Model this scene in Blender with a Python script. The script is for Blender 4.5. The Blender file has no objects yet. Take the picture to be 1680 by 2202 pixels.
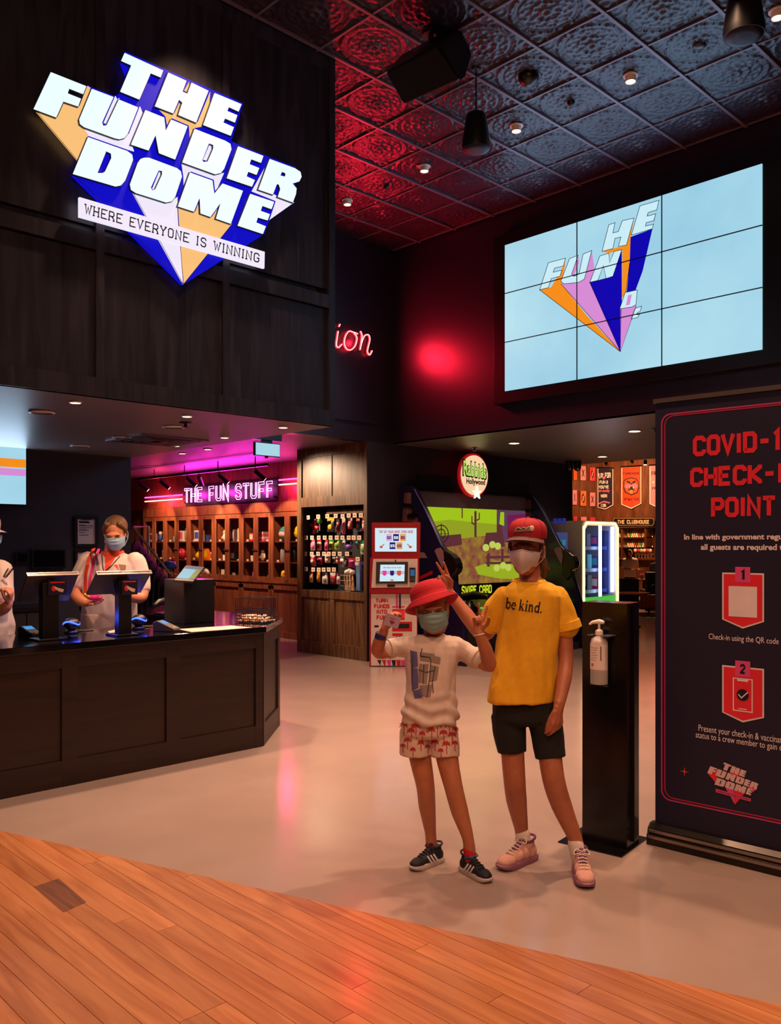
import bpy, bmesh, math, random
from mathutils import Vector, Matrix, noise
from mathutils.geometry import tessellate_polygon
from mathutils.bvhtree import BVHTree
random.seed(7)
PI = math.pi
SC = bpy.context.scene
COL = SC.collection

# ------------------------------------------------------------------ camera
FPX, HZ, CX, EYE = 1824.0, 1168.0, 840.0, 1.5      # focal length, horizon row, centre column (photo pixels), eye height (m)
TH = math.radians(-44.13)                          # the hall's walls stand at about 45 degrees to the lens
FW = Vector((-math.sin(TH), math.cos(TH), 0)); RT = Vector((math.cos(TH), math.sin(TH), 0))
cam_d = bpy.data.cameras.new('camera'); cam = bpy.data.objects.new('camera', cam_d); COL.objects.link(cam)
cam.location = (0, 0, EYE); cam.rotation_euler = (PI / 2, 0, TH)
cam_d.sensor_fit = 'HORIZONTAL'; cam_d.sensor_width = 36; cam_d.lens = 36 * FPX / 1680; cam_d.shift_y = (HZ - 1101) / 1680
cam_d.clip_start = .05; cam_d.clip_end = 120
SC.camera = cam

# ------------------------------------------------------------------ world, exposure
w = bpy.data.worlds.new('world'); SC.world = w; w.use_nodes = True
w.node_tree.nodes['Background'].inputs[0].default_value = (.10, .045, .075, 1)
w.node_tree.nodes['Background'].inputs[1].default_value = .22
vs = SC.view_settings
vs.view_transform = 'Standard'; vs.look = 'None'; vs.gamma = 1; vs.use_curve_mapping = False; vs.exposure = 0.0

# ------------------------------------------------------------------ lights of the place
def lamp(kind, loc, energy, col, size=.1, target=None, angle=60, blend=.6, name='lamp', sy=None, spread=None):
    d = bpy.data.lights.new(name, kind); d.energy = energy; d.color = col
    if kind == 'AREA':
        d.size = size
        if sy: d.shape = 'RECTANGLE'; d.size_y = sy
        if spread: d.spread = math.radians(spread)
    else: d.shadow_soft_size = size
    if kind == 'SPOT': d.spot_size = math.radians(angle); d.spot_blend = blend
    o = bpy.data.objects.new(name, d); COL.objects.link(o); o.location = loc
    t = Vector(target if target else (loc[0], loc[1], loc[2] - 1))
    o.rotation_euler = (t - Vector(loc)).to_track_quat('-Z', 'Y').to_euler()
    return o
WARM = (1, .57, .35); RED = (1, .12, .10); MAG = (1, .06, .42); CLUB = (1, .50, .22)
# concourse lights of the mall on the timber side, behind and above the photographer
lamp('AREA', (-1.2, -1.4, 4.6), 130, (1, .50, .28), 2.4, (1.4, 2.2, 0), name='concourse_light_offscreen', sy=2.4)
lamp('SPOT', (0.2, 1.2, 4.8), 240, (1, .52, .30), .25, (1.2, 2.4, 0), 80, .9, name='concourse_downlight_offscreen')
lamp('SPOT', (2.2, -0.6, 4.8), 240, (1, .52, .30), .25, (2.2, 1.0, 0), 80, .9, name='concourse_downlight_offscreen')
# downlights of the tin ceiling (their fittings are built below, at the same places)
CEIL_Z = 5.32
DOWN = [(6.22, 2.43), (6.22, 3.6), (6.22, 4.76), (6.22, 5.92), (6.22, 7.1)]
for x, y in DOWN:
    lamp('SPOT', (x, y, CEIL_Z - .07), 380, WARM, .06, None, 75, .8, name='ceiling_downlight')
# the same ceiling's downlights over the entrance, above the frame
for x, y, e in [(3.1, 1.25, 170), (3.1, 2.43, 150), (3.1, 3.6, 260), (3.1, 4.7, 260), (4.7, 2.43, 620)]:
    lamp('SPOT', (x, y, CEIL_Z - .07), e, WARM, .06, None, 85, .8, name='ceiling_downlight_offscreen')

# ------------------------------------------------------------------ pixel helpers: a photo pixel gives a direction, a plane gives the distance
def kx(px): return (px - CX) / FPX
def room(x, d, z=0.): return Vector((RT.x * x + FW.x * d, RT.y * x + FW.y * d, z))
def onD(px, py, d): return room(kx(px) * d, d, EYE - (py - HZ) / FPX * d)
def onZ(px, py, z=0.): return onD(px, py, (EYE - z) * FPX / (py - HZ))
def onY(px, py, Y): return onD(px, py, Y / (FW.y + RT.y * kx(px)))
def onX(px, py, X): return onD(px, py, X / (FW.x + RT.x * kx(px)))
def XatY(px, Y): return onY(px, HZ, Y).x
def YatX(px, X): return onX(px, HZ, X).y
CAMF = Matrix(((RT.x, FW.x, 0, 0), (RT.y, FW.y, 0, 0), (0, 0, 1, 0), (0, 0, 0, 1)))   # (right, depth, up) to room

# ------------------------------------------------------------------ materials
MATS = {}
def lin(c):
    if isinstance(c, str):
        c = c.lstrip('#'); c = [int(c[i:i + 2], 16) / 255 for i in (0, 2, 4)]
        return tuple((x / 12.92 if x <= .04045 else ((x + .055) / 1.055) ** 2.4) for x in c)
    return tuple(c)
def M(name, col, rough=.5, metal=0., emit=0., ns=0., na=.0, bump=0., bs=60., coat=0., ecol=None, stretch=None, sub=0., spec=None):
    """principled material with noise-driven colour variation (ns scale, na amount) and noise bump"""
    if name in MATS: return MATS[name]
    c = lin(col)
    m = bpy.data.materials.new(name); m.use_nodes = True; nt = m.node_tree; b = nt.nodes['Principled BSDF']
    b.inputs['Roughness'].default_value = rough; b.inputs['Metallic'].default_value = metal
    if coat: b.inputs['Coat Weight'].default_value = coat; b.inputs['Coat Roughness'].default_value = .08
    if spec is not None: b.inputs['Specular IOR Level'].default_value = spec
    if sub: b.inputs['Subsurface Weight'].default_value = sub; b.inputs['Subsurface Radius'].default_value = (.02, .008, .005)
    tc = nt.nodes.new('ShaderNodeTexCoord'); mp = nt.nodes.new('ShaderNodeMapping'); nt.links.new(tc.outputs['Object'], mp.inputs[0])
    if stretch: mp.inputs['Scale'].default_value = stretch
    n = nt.nodes.new('ShaderNodeTexNoise'); n.inputs['Scale'].default_value = ns or 8; n.inputs['Detail'].default_value = 5
    nt.links.new(mp.outputs[0], n.inputs['Vector'])
    r = nt.nodes.new('ShaderNodeValToRGB'); a = na or .06
    r.color_ramp.elements[0].position = .3; r.color_ramp.elements[1].position = .7
    r.color_ramp.elements[0].color = (*[x * (1 - a) for x in c], 1); r.color_ramp.elements[1].color = (*[min(1, x * (1 + a)) for x in c], 1)
    nt.links.new(n.outputs['Fac'], r.inputs[0]); nt.links.new(r.outputs[0], b.inputs['Base Color'])
    if bump:
        n2 = nt.nodes.new('ShaderNodeTexNoise'); n2.inputs['Scale'].default_value = bs; n2.inputs['Detail'].default_value = 4
        nt.links.new(mp.outputs[0], n2.inputs['Vector'])
        bp = nt.nodes.new('ShaderNodeBump'); bp.inputs['Strength'].default_value = bump; bp.inputs['Distance'].default_value = .01
        nt.links.new(n2.outputs['Fac'], bp.inputs['Height']); nt.links.new(bp.outputs[0], b.inputs['Normal'])
    if emit:
        b.inputs['Emission Color'].default_value = (*(lin(ecol) if ecol else c), 1); b.inputs['Emission Strength'].default_value = emit
        if emit > .6:
            for l in list(b.inputs['Base Color'].links): nt.links.remove(l)
            b.inputs['Base Color'].default_value = (*[x * .08 for x in c], 1)
    MATS[name] = m; return m
def GLOW(name, col, s): return M(name, col, .5, emit=s, ecol=col, spec=.2)
def WOOD(name, c1, c2, scale=3., rough=.4, stretch=(6, 6, .6), bump=.15, coat=0., rnd=0.):
    """procedural timber: stretched noise bands along one axis; rnd varies it from piece to piece"""
    if name in MATS: return MATS[name]
    m = bpy.data.materials.new(name); m.use_nodes = True; nt = m.node_tree; b = nt.nodes['Principled BSDF']
    b.inputs['Roughness'].default_value = rough
    if coat: b.inputs['Coat Weight'].default_value = coat; b.inputs['Coat Roughness'].default_value = .15
    tc = nt.nodes.new('ShaderNodeTexCoord'); mp = nt.nodes.new('ShaderNodeMapping'); mp.inputs['Scale'].default_value = stretch
    oi = nt.nodes.new('ShaderNodeObjectInfo'); ad = nt.nodes.new('ShaderNodeVectorMath'); ad.operation = 'ADD'
    ml = nt.nodes.new('ShaderNodeMath'); ml.operation = 'MULTIPLY'; ml.inputs[1].default_value = 37.
    nt.links.new(oi.outputs['Random'], ml.inputs[0]); nt.links.new(tc.outputs['Object'], ad.inputs[0]); nt.links.new(ml.outputs[0], ad.inputs[1])
    nt.links.new(ad.outputs[0], mp.inputs[0])
    n = nt.nodes.new('ShaderNodeTexNoise'); n.inputs['Scale'].default_value = scale; n.inputs['Detail'].default_value = 8; n.inputs['Distortion'].default_value = 1.1
    nt.links.new(mp.outputs[0], n.inputs['Vector'])
    r = nt.nodes.new('ShaderNodeValToRGB'); r.color_ramp.elements[0].position = .32; r.color_ramp.elements[1].position = .68
    r.color_ramp.elements[0].color = (*lin(c1), 1); r.color_ramp.elements[1].color = (*lin(c2), 1)
    nt.links.new(n.outputs['Fac'], r.inputs[0]); last = r.outputs[0]
    if rnd:
        hv = nt.nodes.new('ShaderNodeHueSaturation'); mr = nt.nodes.new('ShaderNodeMapRange')
        mr.inputs['To Min'].default_value = 1 - rnd; mr.inputs['To Max'].default_value = 1 + rnd
        nt.links.new(oi.outputs['Random'], mr.inputs['Value']); nt.links.new(mr.outputs[0], hv.inputs['Value']); nt.links.new(last, hv.inputs['Color']); last = hv.outputs[0]
    nt.links.new(last, b.inputs['Base Color'])
    bp = nt.nodes.new('ShaderNodeBump'); bp.inputs['Strength'].default_value = bump; bp.inputs['Distance'].default_value = .006
    nt.links.new(n.outputs['Fac'], bp.inputs['Height']); nt.links.new(bp.outputs[0], b.inputs['Normal'])
    MATS[name] = m; return m
def GLASS(name, col=(.9, .95, 1), rough=.02, alpha=.12):
    """thin pane: mostly clear with a glossy face"""
    if name in MATS: return MATS[name]
    m = bpy.data.materials.new(name); m.use_nodes = True; nt = m.node_tree; nt.nodes.clear()
    o = nt.nodes.new('ShaderNodeOutputMaterial'); mx = nt.nodes.new('ShaderNodeMixShader'); t = nt.nodes.new('ShaderNodeBsdfTransparent')
    g = nt.nodes.new('ShaderNodeBsdfGlossy'); g.inputs['Roughness'].default_value = rough; g.inputs['Color'].default_value = (*col, 1)
    t.inputs['Color'].default_value = (*col, 1); mx.inputs[0].default_value = alpha
    nt.links.new(t.outputs[0], mx.inputs[1]); nt.links.new(g.outputs[0], mx.inputs[2]); nt.links.new(mx.outputs[0], o.inputs[0])
    MATS[name] = m; return m

# ------------------------------------------------------------------ objects
INV = {}
def tag(o, label, cat=None, group=None, kind=None):
    o['label'] = label
    if cat: o['category'] = cat
    if group: o['group'] = group
    if kind: o['kind'] = kind
    return o
def thing(name, label, cat, loc, rotz=0., group=None):
    o = bpy.data.objects.new(name, None); COL.objects.link(o); o.empty_display_size = .05
    o.location = loc; o.rotation_euler = (0, 0, rotz)
    INV[o.name] = (Matrix.Translation(Vector(loc)) @ Matrix.Rotation(rotz, 4, 'Z')).inverted()
    return tag(o, label, cat, group)
def link(name, me, mat, parent=None, smooth=False):
    o = bpy.data.objects.new(name, me); COL.objects.link(o)
    if mat: me.materials.clear(); me.materials.append(mat)
    if smooth:
        for p in me.polygons: p.use_smooth = True
    if parent:
        o.parent = parent
        if parent.name in INV:
            me.transform(INV[parent.name]); INV[o.name] = INV[parent.name]
    return o
class MB:
    """collects shapes given in room coordinates (or in T's own frame) and links them as ONE mesh"""
    def __init__(s, T=None): s.v = []; s.f = []; s.T = T
    def add(s, vs, fs):
        k = len(s.v)
        s.v += [tuple(s.T @ Vector(v)) if s.T else tuple(v) for v in vs]
        s.f += [tuple(k + i for i in f) for f in fs]; return s
    def box(s, x0, x1, y0, y1, z0, z1):
        v = [(x, y, z) for z in (z0, z1) for y in (y0, y1) for x in (x0, x1)]
        return s.add(v, [(0, 2, 3, 1), (4, 5, 7, 6), (0, 1, 5, 4), (2, 6, 7, 3), (0, 4, 6, 2), (1, 3, 7, 5)])
    def cbox(s, c, dx, dy, dz): return s.box(c[0] - dx / 2, c[0] + dx / 2, c[1] - dy / 2, c[1] + dy / 2, c[2] - dz / 2, c[2] + dz / 2)
    def prism(s, loops, f, t0, t1):
        """2-D outline(s), first the outer one then holes; f(u, v, t) gives the point at thickness t"""
        if not isinstance(loops[0][0], (tuple, list, Vector)): loops = [loops]
        flat = [p for l in loops for p in l]
        tri = tessellate_polygon([[Vector((p[0], p[1], 0)) for p in l] for l in loops]); n = len(flat)
        a = [f(p[0], p[1], t1) for p in flat]
        if t0 is None: return s.add(a, [tuple(t) for t in tri])
        fs = [tuple(t) for t in tri] + [tuple(n + i for i in reversed(t)) for t in tri]; k = 0
        for l in loops:
            m = len(l); fs += [(k + i, k + (i + 1) % m, n + k + (i + 1) % m, n + k + i) for i in range(m)]; k += m
        return s.add(a + [f(p[0], p[1], t0) for p in flat], fs)
    def rings(s, rs, cap=True, closed=True):
        n = len(rs[0]); v = [p for r in rs for p in r]; fs = []
        for i in range(len(rs) - 1):
            for j in range(n if closed else n - 1):
                a, b = i * n + j, i * n + (j + 1) % n; fs.append((a, b, b + n, a + n))
        if cap: fs += [tuple(range(n - 1, -1, -1)), tuple(range((len(rs) - 1) * n, len(rs) * n))]
        return s.add(v, fs)
    def lathe(s, prof, c=(0, 0, 0), n=20, axis='Z', cap=True):
        rs = []
        for r, h in prof:
            ring = []
            for j in range(n):
                a = 2 * PI * j / n; p = (r * math.cos(a), r * math.sin(a), h)
                if axis == 'Y': p = (p[0], p[2], p[1])
                if axis == 'X': p = (p[2], p[0], p[1])
                ring.append((c[0] + p[0], c[1] + p[1], c[2] + p[2]))
            rs.append(ring)
        return s.rings(rs, cap)
    def tube(s, pts, r, n=8, closed=False, round_ends=False, flat=None):
        """tube through points; r a number or a list; flat=(axis, k) squeezes the section along an axis"""
        P = [Vector(p) for p in pts]; m = len(P); R = list(r) if isinstance(r, (list, tuple)) else [r] * m
        if round_ends and not closed:
            d0 = (P[0] - P[1]).normalized(); d1 = (P[-1] - P[-2]).normalized()
            A = [(P[0] + d0 * R[0] * math.sin(t), R[0] * math.cos(t)) for t in (1.45, 1.0, .5)]; B = [(P[-1] + d1 * R[-1] * math.sin(t), R[-1] * math.cos(t)) for t in (.5, 1.0, 1.45)]
            P = [a[0] for a in A] + P + [b[0] for b in B]; R = [a[1] for a in A] + R + [b[1] for b in B]; m = len(P)
        rs = []; up = None
        for i in range(m):
            a, b = (P[i - 1], P[(i + 1) % m]) if closed else (P[max(i - 1, 0)], P[min(i + 1, m - 1)])
            t = (b - a)
            t = t.normalized() if t.length > 1e-9 else Vector((0, 0, 1))
            if up is None: up = Vector((0, 0, 1)) if abs(t.z) < .9 else Vector((1, 0, 0))
            x = t.cross(up)
            if x.length < 1e-6: x = t.cross(Vector((0, 1, 0)))
            x.normalize(); y = x.cross(t).normalized(); up = y
            ring = []
            for j in range(n):
                q = x * math.cos(2 * PI * j / n) * R[i] + y * math.sin(2 * PI * j / n) * R[i]
                if flat: ax = Vector(flat[0]).normalized(); q = q - ax * q.dot(ax) * (1 - flat[1])
                ring.append(P[i] + q)
            rs.append(ring)
        if closed: rs.append(rs[0])
        return s.rings(rs, not closed)
    def ell(s, c, r, n=14, m=10, R=None):
        rs = []
        for i in range(1, m):
            a = PI * i / m - PI / 2; ring = []
            for j in range(n):
                p = Vector((r[0] * math.cos(a) * math.cos(2 * PI * j / n), r[1] * math.cos(a) * math.sin(2 * PI * j / n), r[2] * math.sin(a)))
                if R: p = R @ p
                ring.append(Vector(c) + p)
            rs.append(ring)
        return s.rings(rs)
    def grid(s, f, nu, nv):
        """open sheet f(u, v), u and v from 0 to 1"""
        v = [f(i / nu, j / nv) for j in range(nv + 1) for i in range(nu + 1)]; w = nu + 1
        return s.add(v, [(j * w + i, j * w + i + 1, (j + 1) * w + i + 1, (j + 1) * w + i) for j in range(nv) for i in range(nu)])
    def mesh(s, name='mesh'):
        me = bpy.data.meshes.new(name); me.from_pydata(s.v, [], s.f); me.validate()
        bm = bmesh.new(); bm.from_mesh(me); bmesh.ops.recalc_face_normals(bm, faces=bm.faces); bm.to_mesh(me); bm.free(); return me
    def build(s, name, mat, parent=None, smooth=False, bevel=0., seg=2, auto=None):
        me = s.mesh(name)
        if bevel:
            bm = bmesh.new(); bm.from_mesh(me)
            es = [e for e in bm.edges if len(e.link_faces) == 2 and e.calc_face_angle(0) > .6]
            bmesh.ops.bevel(bm, geom=es, offset=bevel, segments=seg, affect='EDGES', profile=.5, clamp_overlap=True); bm.to_mesh(me); bm.free()
        o = link(name, me, mat, parent, smooth)
        if auto:
            for p in me.polygons: p.use_smooth = True
            for e in me.edges: pass
            try: me.set_sharp_from_angle(angle=math.radians(auto))
            except Exception: pass
        return o
def struct(o, label, cat=None): o['kind'] = 'structure'; o['label'] = label; o['category'] = cat or 'structure'; return o
def copy_tree(o, loc=None, rotz=None, label=None, parent=None):
    c = o.copy(); COL.objects.link(c)
    if parent: c.parent = parent
    if loc is not None: c.location = loc
    if rotz is not None: c.rotation_euler = (0, 0, rotz)
    if label: c['label'] = label
    for ch in list(o.children): copy_tree(ch, parent=c)
    return c
BENCH = bpy.data.scenes.new('bench')       # a scratch scene that keeps modifier and text evaluation quick; removed at the end
def evaluated_mesh(o):
    for c in list(o.users_collection): c.objects.unlink(o)
    BENCH.collection.objects.link(o); vl = BENCH.view_layers[0]; vl.update(); dg = vl.depsgraph; dg.update()
    return bpy.data.meshes.new_from_object(o.evaluated_get(dg))
def remesh(mb, voxel=.005, it=6, fac=.5):
    """one continuous surface out of overlapping closed shapes"""
    me = mb.mesh('tmp'); o = bpy.data.objects.new('tmp', me); COL.objects.link(o)
    m = o.modifiers.new('r', 'REMESH'); m.mode = 'VOXEL'; m.voxel_size = voxel; m.use_smooth_shade = True
    if it: k = o.modifiers.new('s', 'SMOOTH'); k.factor = fac; k.iterations = it
    out = evaluated_mesh(o); bpy.data.objects.remove(o); bpy.data.meshes.remove(me); return out

# ------------------------------------------------------------------ lettering
TXT = {}
def glyph_text(s, bold=0., spacing=1.):
    """built-in font as flat triangles, normalised to a 0..1 box of its own height"""
    key = (s, bold, spacing)
    if key in TXT: return TXT[key]
    cu = bpy.data.curves.new('t', 'FONT'); cu.body = s; cu.offset = bold; cu.resolution_u = 3; cu.space_character = spacing; cu.fill_mode = 'FRONT'
    o = bpy.data.objects.new('t', cu); COL.objects.link(o); me = evaluated_mesh(o); bpy.data.objects.remove(o); bpy.data.curves.remove(cu)
    v = [(a.co.x, a.co.y) for a in me.vertices]; f = [tuple(p.vertices) for p in me.polygons]; bpy.data.meshes.remove(me)
    x0, x1 = min(a[0] for a in v), max(a[0] for a in v); y0, y1 = min(a[1] for a in v), max(a[1] for a in v)
    TXT[key] = ([((a[0] - x0) / (x1 - x0), (a[1] - y0) / (y1 - y0)) for a in v], f, (x1 - x0) / (y1 - y0)); return TXT[key]
BLK = {}
def _b(ch, *st): BLK[ch] = [list(p) for p in st]
c_ = .9
_b('A', [(0, 0), (0, 6 - c_), (c_, 6), (4 - c_, 6), (4, 6 - c_), (4, 0)], [(0, 2.5), (4, 2.5)])
_b('B', [(4 - c_, 3.1), (4, 4), (4, 6 - c_), (4 - c_, 6), (0, 6), (0, 0), (4 - c_, 0), (4, c_), (4, 2.3), (4 - c_, 3.1), (0, 3.1)])
_b('C', [(4, 4.4), (4, 6 - c_), (4 - c_, 6), (c_, 6), (0, 6 - c_), (0, c_), (c_, 0), (4 - c_, 0), (4, c_), (4, 1.6)])
_b('D', [(0, 0), (0, 6), (4 - c_, 6), (4, 6 - c_), (4, c_), (4 - c_, 0), (-.5, 0)])
_b('E', [(4, 6), (0, 6), (0, 0), (4, 0)], [(0, 3.05), (3.3, 3.05)])
_b('F', [(4, 6), (0, 6), (0, -.5)], [(0, 2.9), (3.3, 2.9)])
_b('G', [(4, 4.4), (4, 6 - c_), (4 - c_, 6), (c_, 6), (0, 6 - c_), (0, c_), (c_, 0), (4 - c_, 0), (4, c_), (4, 2.8), (2.2, 2.8)])
_b('H', [(0, -.5), (0, 6.5)], [(4, -.5), (4, 6.5)], [(0, 3), (4, 3)])
_b('I', [(2, -.5), (2, 6.5)])
_b('J', [(4, 6.5), (4, c_), (4 - c_, 0), (c_, 0), (0, c_), (0, 1.8)])
_b('K', [(0, -.5), (0, 6.5)], [(4, 6.5), (4, 5.6), (.6, 3), (4, .4), (4, -.5)])
_b('L', [(0, 6.5), (0, 0), (4, 0)])
_b('M', [(0, -.5), (0, 6.3), (2.4, 2.6), (4.8, 6.3), (4.8, -.5)])
_b('N', [(0, -.5), (0, 6.2), (4, -.2), (4, 6.5)])
_b('O', [(c_, 0), (0, c_), (0, 6 - c_), (c_, 6), (4 - c_, 6), (4, 6 - c_), (4, c_), (4 - c_, 0), (c_, 0), (.7, .2)])
_b('P', [(0, -.5), (0, 6), (4 - c_, 6), (4, 6 - c_), (4, 3.6), (4 - c_, 2.7), (0, 2.7)])
_b('Q', *BLK['O'], [(2.4, 1.6), (4.3, -.4)])
_b('R', [(0, -.5), (0, 6), (4 - c_, 6), (4, 6 - c_), (4, 3.7), (4 - c_, 2.8), (0, 2.8)], [(2, 2.8), (4, 1.2), (4, -.5)])
_b('S', [(4, 4.5), (4, 6 - c_), (4 - c_, 6), (c_, 6), (0, 6 - c_), (0, 4), (c_, 3.2), (4 - c_, 2.8), (4, 2), (4, c_), (4 - c_, 0), (c_, 0), (0, c_), (0, 1.5)])
_b('T', [(2, -.5), (2, 6)], [(-.4, 6), (4.4, 6)])
_b('U', [(0, 6.5), (0, c_), (c_, 0), (4 - c_, 0), (4, c_), (4, 6.5)])
_b('V', [(-.2, 6.5), (2, 0), (4.2, 6.5)])
_b('W', [(-.2, 6.5), (1.2, 0), (2.4, 4.6), (3.6, 0), (5, 6.5)])
_b('X', [(0, 6.5), (0, 6), (4, 0), (4, -.5)], [(4, 6.5), (4, 6), (0, 0), (0, -.5)])
_b('Y', [(0, 6.5), (0, 5.4), (2, 3), (4, 5.4), (4, 6.5)], [(2, 3), (2, -.5)])
_b('Z', [(-.2, 6), (4, 6), (0, 0), (4.2, 0)])
_b('0', *BLK['O']); _b('1', [(.9, 5), (2, 6), (2, -.5)]); _b('7', [(-.2, 6), (4, 6), (1.6, -.5)])
_b('2', [(0, 4.4), (0, 6 - c_), (c_, 6), (4 - c_, 6), (4, 6 - c_), (4, 3.8), (0, .3), (0, 0), (4.3, 0)])
_b('3', [(0, 4.8), (0, 6 - c_), (c_, 6), (4 - c_, 6), (4, 6 - c_), (4, 4), (3.2, 3.1), (1.4, 3.1)], [(3.2, 3.1), (4, 2.2), (4, c_), (4 - c_, 0), (c_, 0), (0, c_), (0, 1.3)])
_b('5', [(4, 6), (0, 6), (0, 3.5), (4 - c_, 3.5), (4, 2.7), (4, c_), (4 - c_, 0), (c_, 0), (0, c_), (0, 1.3)])
_b('6', [(4, 5), (4, 6 - c_), (4 - c_, 6), (c_, 6), (0, 6 - c_), (0, c_), (c_, 0), (4 - c_, 0), (4, c_), (4, 2.4), (4 - c_, 3.3), (0, 3.3)])
_b('9', [(0, 1), (0, c_), (c_, 0), (4 - c_, 0), (4, c_), (4, 6 - c_), (4 - c_, 6), (c_, 6), (0, 6 - c_), (0, 3.6), (c_, 2.7), (4, 2.7)])
_b('-', [(.4, 3), (3.6, 3)]); _b('.', [(1.4, 0), (2.4, 0)]); _b("'", [(2, 6.5), (2, 4.6)])
_b('$', *BLK['S'], [(2, -1.2), (2, 7.2)]); _b('#', [(1, 0), (1.6, 6)], [(2.6, 0), (3.2, 6)], [(0, 2), (4, 2)], [(0, 4), (4, 4)])
_b('&', [(4, 2.6), (2.6, 0), (c_, 0), (0, c_), (0, 2), (3, 4.4), (3, 5.4), (2.4, 6), (1.4, 6), (.8, 5.2), (4, 0)])
def offset_line(P, h):
    """mitred left and right offsets of a polyline"""
    L, R = [], []; n = len(P); P = [Vector((p[0], p[1])) for p in P]; cl = (P[0] - P[-1]).length < 1e-6
    for i in range(n):
        a = P[i - 1] if i > 0 else (P[-2] if cl else None); b = P[i + 1] if i < n - 1 else (P[1] if cl else None)
        d1 = (P[i] - a).normalized() if a is not None else None; d2 = (b - P[i]).normalized() if b is not None else None
        if d1 is None: d1 = d2
        if d2 is None: d2 = d1
        n1 = Vector((-d1.y, d1.x)); n2 = Vector((-d2.y, d2.x)); m = n1 + n2
        m = m.normalized() if m.length > 1e-6 else n1
        k = min(1 / max(m.dot(n1), .35), 2.2) * h; L.append(P[i] + m * k); R.append(P[i] - m * k)
    return L, R
def stroke(mb, P, h, f, t0=None, t1=0.):
    """one pen stroke of half-width h mapped by f(u, v, t)"""
    L, R = offset_line(P, h); n = len(P); v = [f(p.x, p.y, t1) for p in L + R]; fs = [(i, i + 1, n + i + 1, n + i) for i in range(n - 1)]
    if t0 is not None:
        v += [f(p.x, p.y, t0) for p in L + R]; m = 2 * n
        fs += [(m + n + i, m + n + i + 1, m + i + 1, m + i) for i in range(n - 1)] + [(i, m + i, m + i + 1, i + 1) for i in range(n - 1)] + [(n + i, n + i + 1, m + n + i + 1, m + n + i) for i in range(n - 1)]
        fs += [(0, n, m + n, m), (n - 1, m + n - 1, m + 2 * n - 1, 2 * n - 1)]
    mb.add(v, fs)
def gw(ch): return {'M': 4.8, 'W': 4.8, ' ': 2.2, 'I': 1., '1': 1.8, '.': 1.2, "'": 1., '-': 3.4}.get(ch, 4.)
def gx(ch): return {'I': 1.5, '1': .6, '.': 1.3, "'": 1.5, '-': .3}.get(ch, 0.)
def block_text(s, wgt=.55, gap=1.7):
    """athletic block capitals: (polylines, width, height) with centre lines on a 0..6 grid; each polyline tagged with its letter"""
    x = wgt; out = []
    for i, ch in enumerate(s):
        for st in BLK.get(ch, []): out.append((i, [(x + p[0] - gx(ch), p[1] + wgt) for p in st]))
        x += gw(ch) + gap
    return out, x - gap + wgt, 6 + 2 * wgt
def quadmap(q, f):
    """bilinear map of the unit square onto four plane points q = bottom-left, bottom-right, top-right, top-left given in the plane's (u, v)"""
    def g(u, v, t=0.):
        a = [q[0][i] * (1 - u) * (1 - v) + q[1][i] * u * (1 - v) + q[2][i] * u * v + q[3][i] * (1 - u) * v for i in (0, 1)]
        return f(a[0], a[1], t)
    return g
def put_text(mb, s, q, f, block=True, wgt=.6, t0=None, t1=0., bold=0., gap=1.7, shear=0., serif=0.):
    """write s into the quad q (bottom-left, bottom-right, top-right, top-left)"""
    g = quadmap(q, f)
    if block:
        st, W, H = block_text(s, wgt, gap)
        h = lambda u, v, t: g((u + shear * v) / W, v / H, t)
        for i, P in st:
            stroke(mb, P, wgt, h, t0, t1)
            for e in (P[0], P[-1]):
                y = e[1] - wgt
                if serif and (y < .01 or y > 5.9) and len(P) < 9: yy = (.0 if y < 3 else 6.) + wgt; stroke(mb, [(e[0] - serif, yy), (e[0] + serif, yy)], wgt * .8, h, t0, t1)
    else:
        v, fs, asp = glyph_text(s, bold)
        mb.add([g(a[0] + shear * a[1], a[1], t1) for a in v], fs)
def put_words(name, s, q, f, mat, parent, wgt=.6, t1=0., gap=1.7, serif=0.):
    """block capitals, each word a part of its own"""
    g = quadmap(q, f); st, W, H = block_text(s, wgt, gap); h = lambda u, v, t: g(u / W, v / H, t); wd = [s[:i].count(' ') for i in range(len(s))]
    for k in range(max(wd) + 1):
        mb = MB()
        for i, P in st:
            if wd[i] != k: continue
            stroke(mb, P, wgt, h, None, t1)
            for e in (P[0], P[-1]):
                y = e[1] - wgt
                if serif and (y < .01 or y > 5.9) and len(P) < 9: yy = (.0 if y < 3 else 6.) + wgt; stroke(mb, [(e[0] - serif, yy), (e[0] + serif, yy)], wgt * .8, h, None, t1)
        mb.build(name, mat, parent)
def rect(x0, y0, x1, y1): return [(x0, y0), (x1, y0), (x1, y1), (x0, y1)]
def disc(cx, cy, r, n=20, ry=None, a0=0., a1=2 * PI): return [(cx + r * math.cos(a0 + (a1 - a0) * i / n), cy + (ry or r) * math.sin(a0 + (a1 - a0) * i / n)) for i in range(n)]

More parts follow.
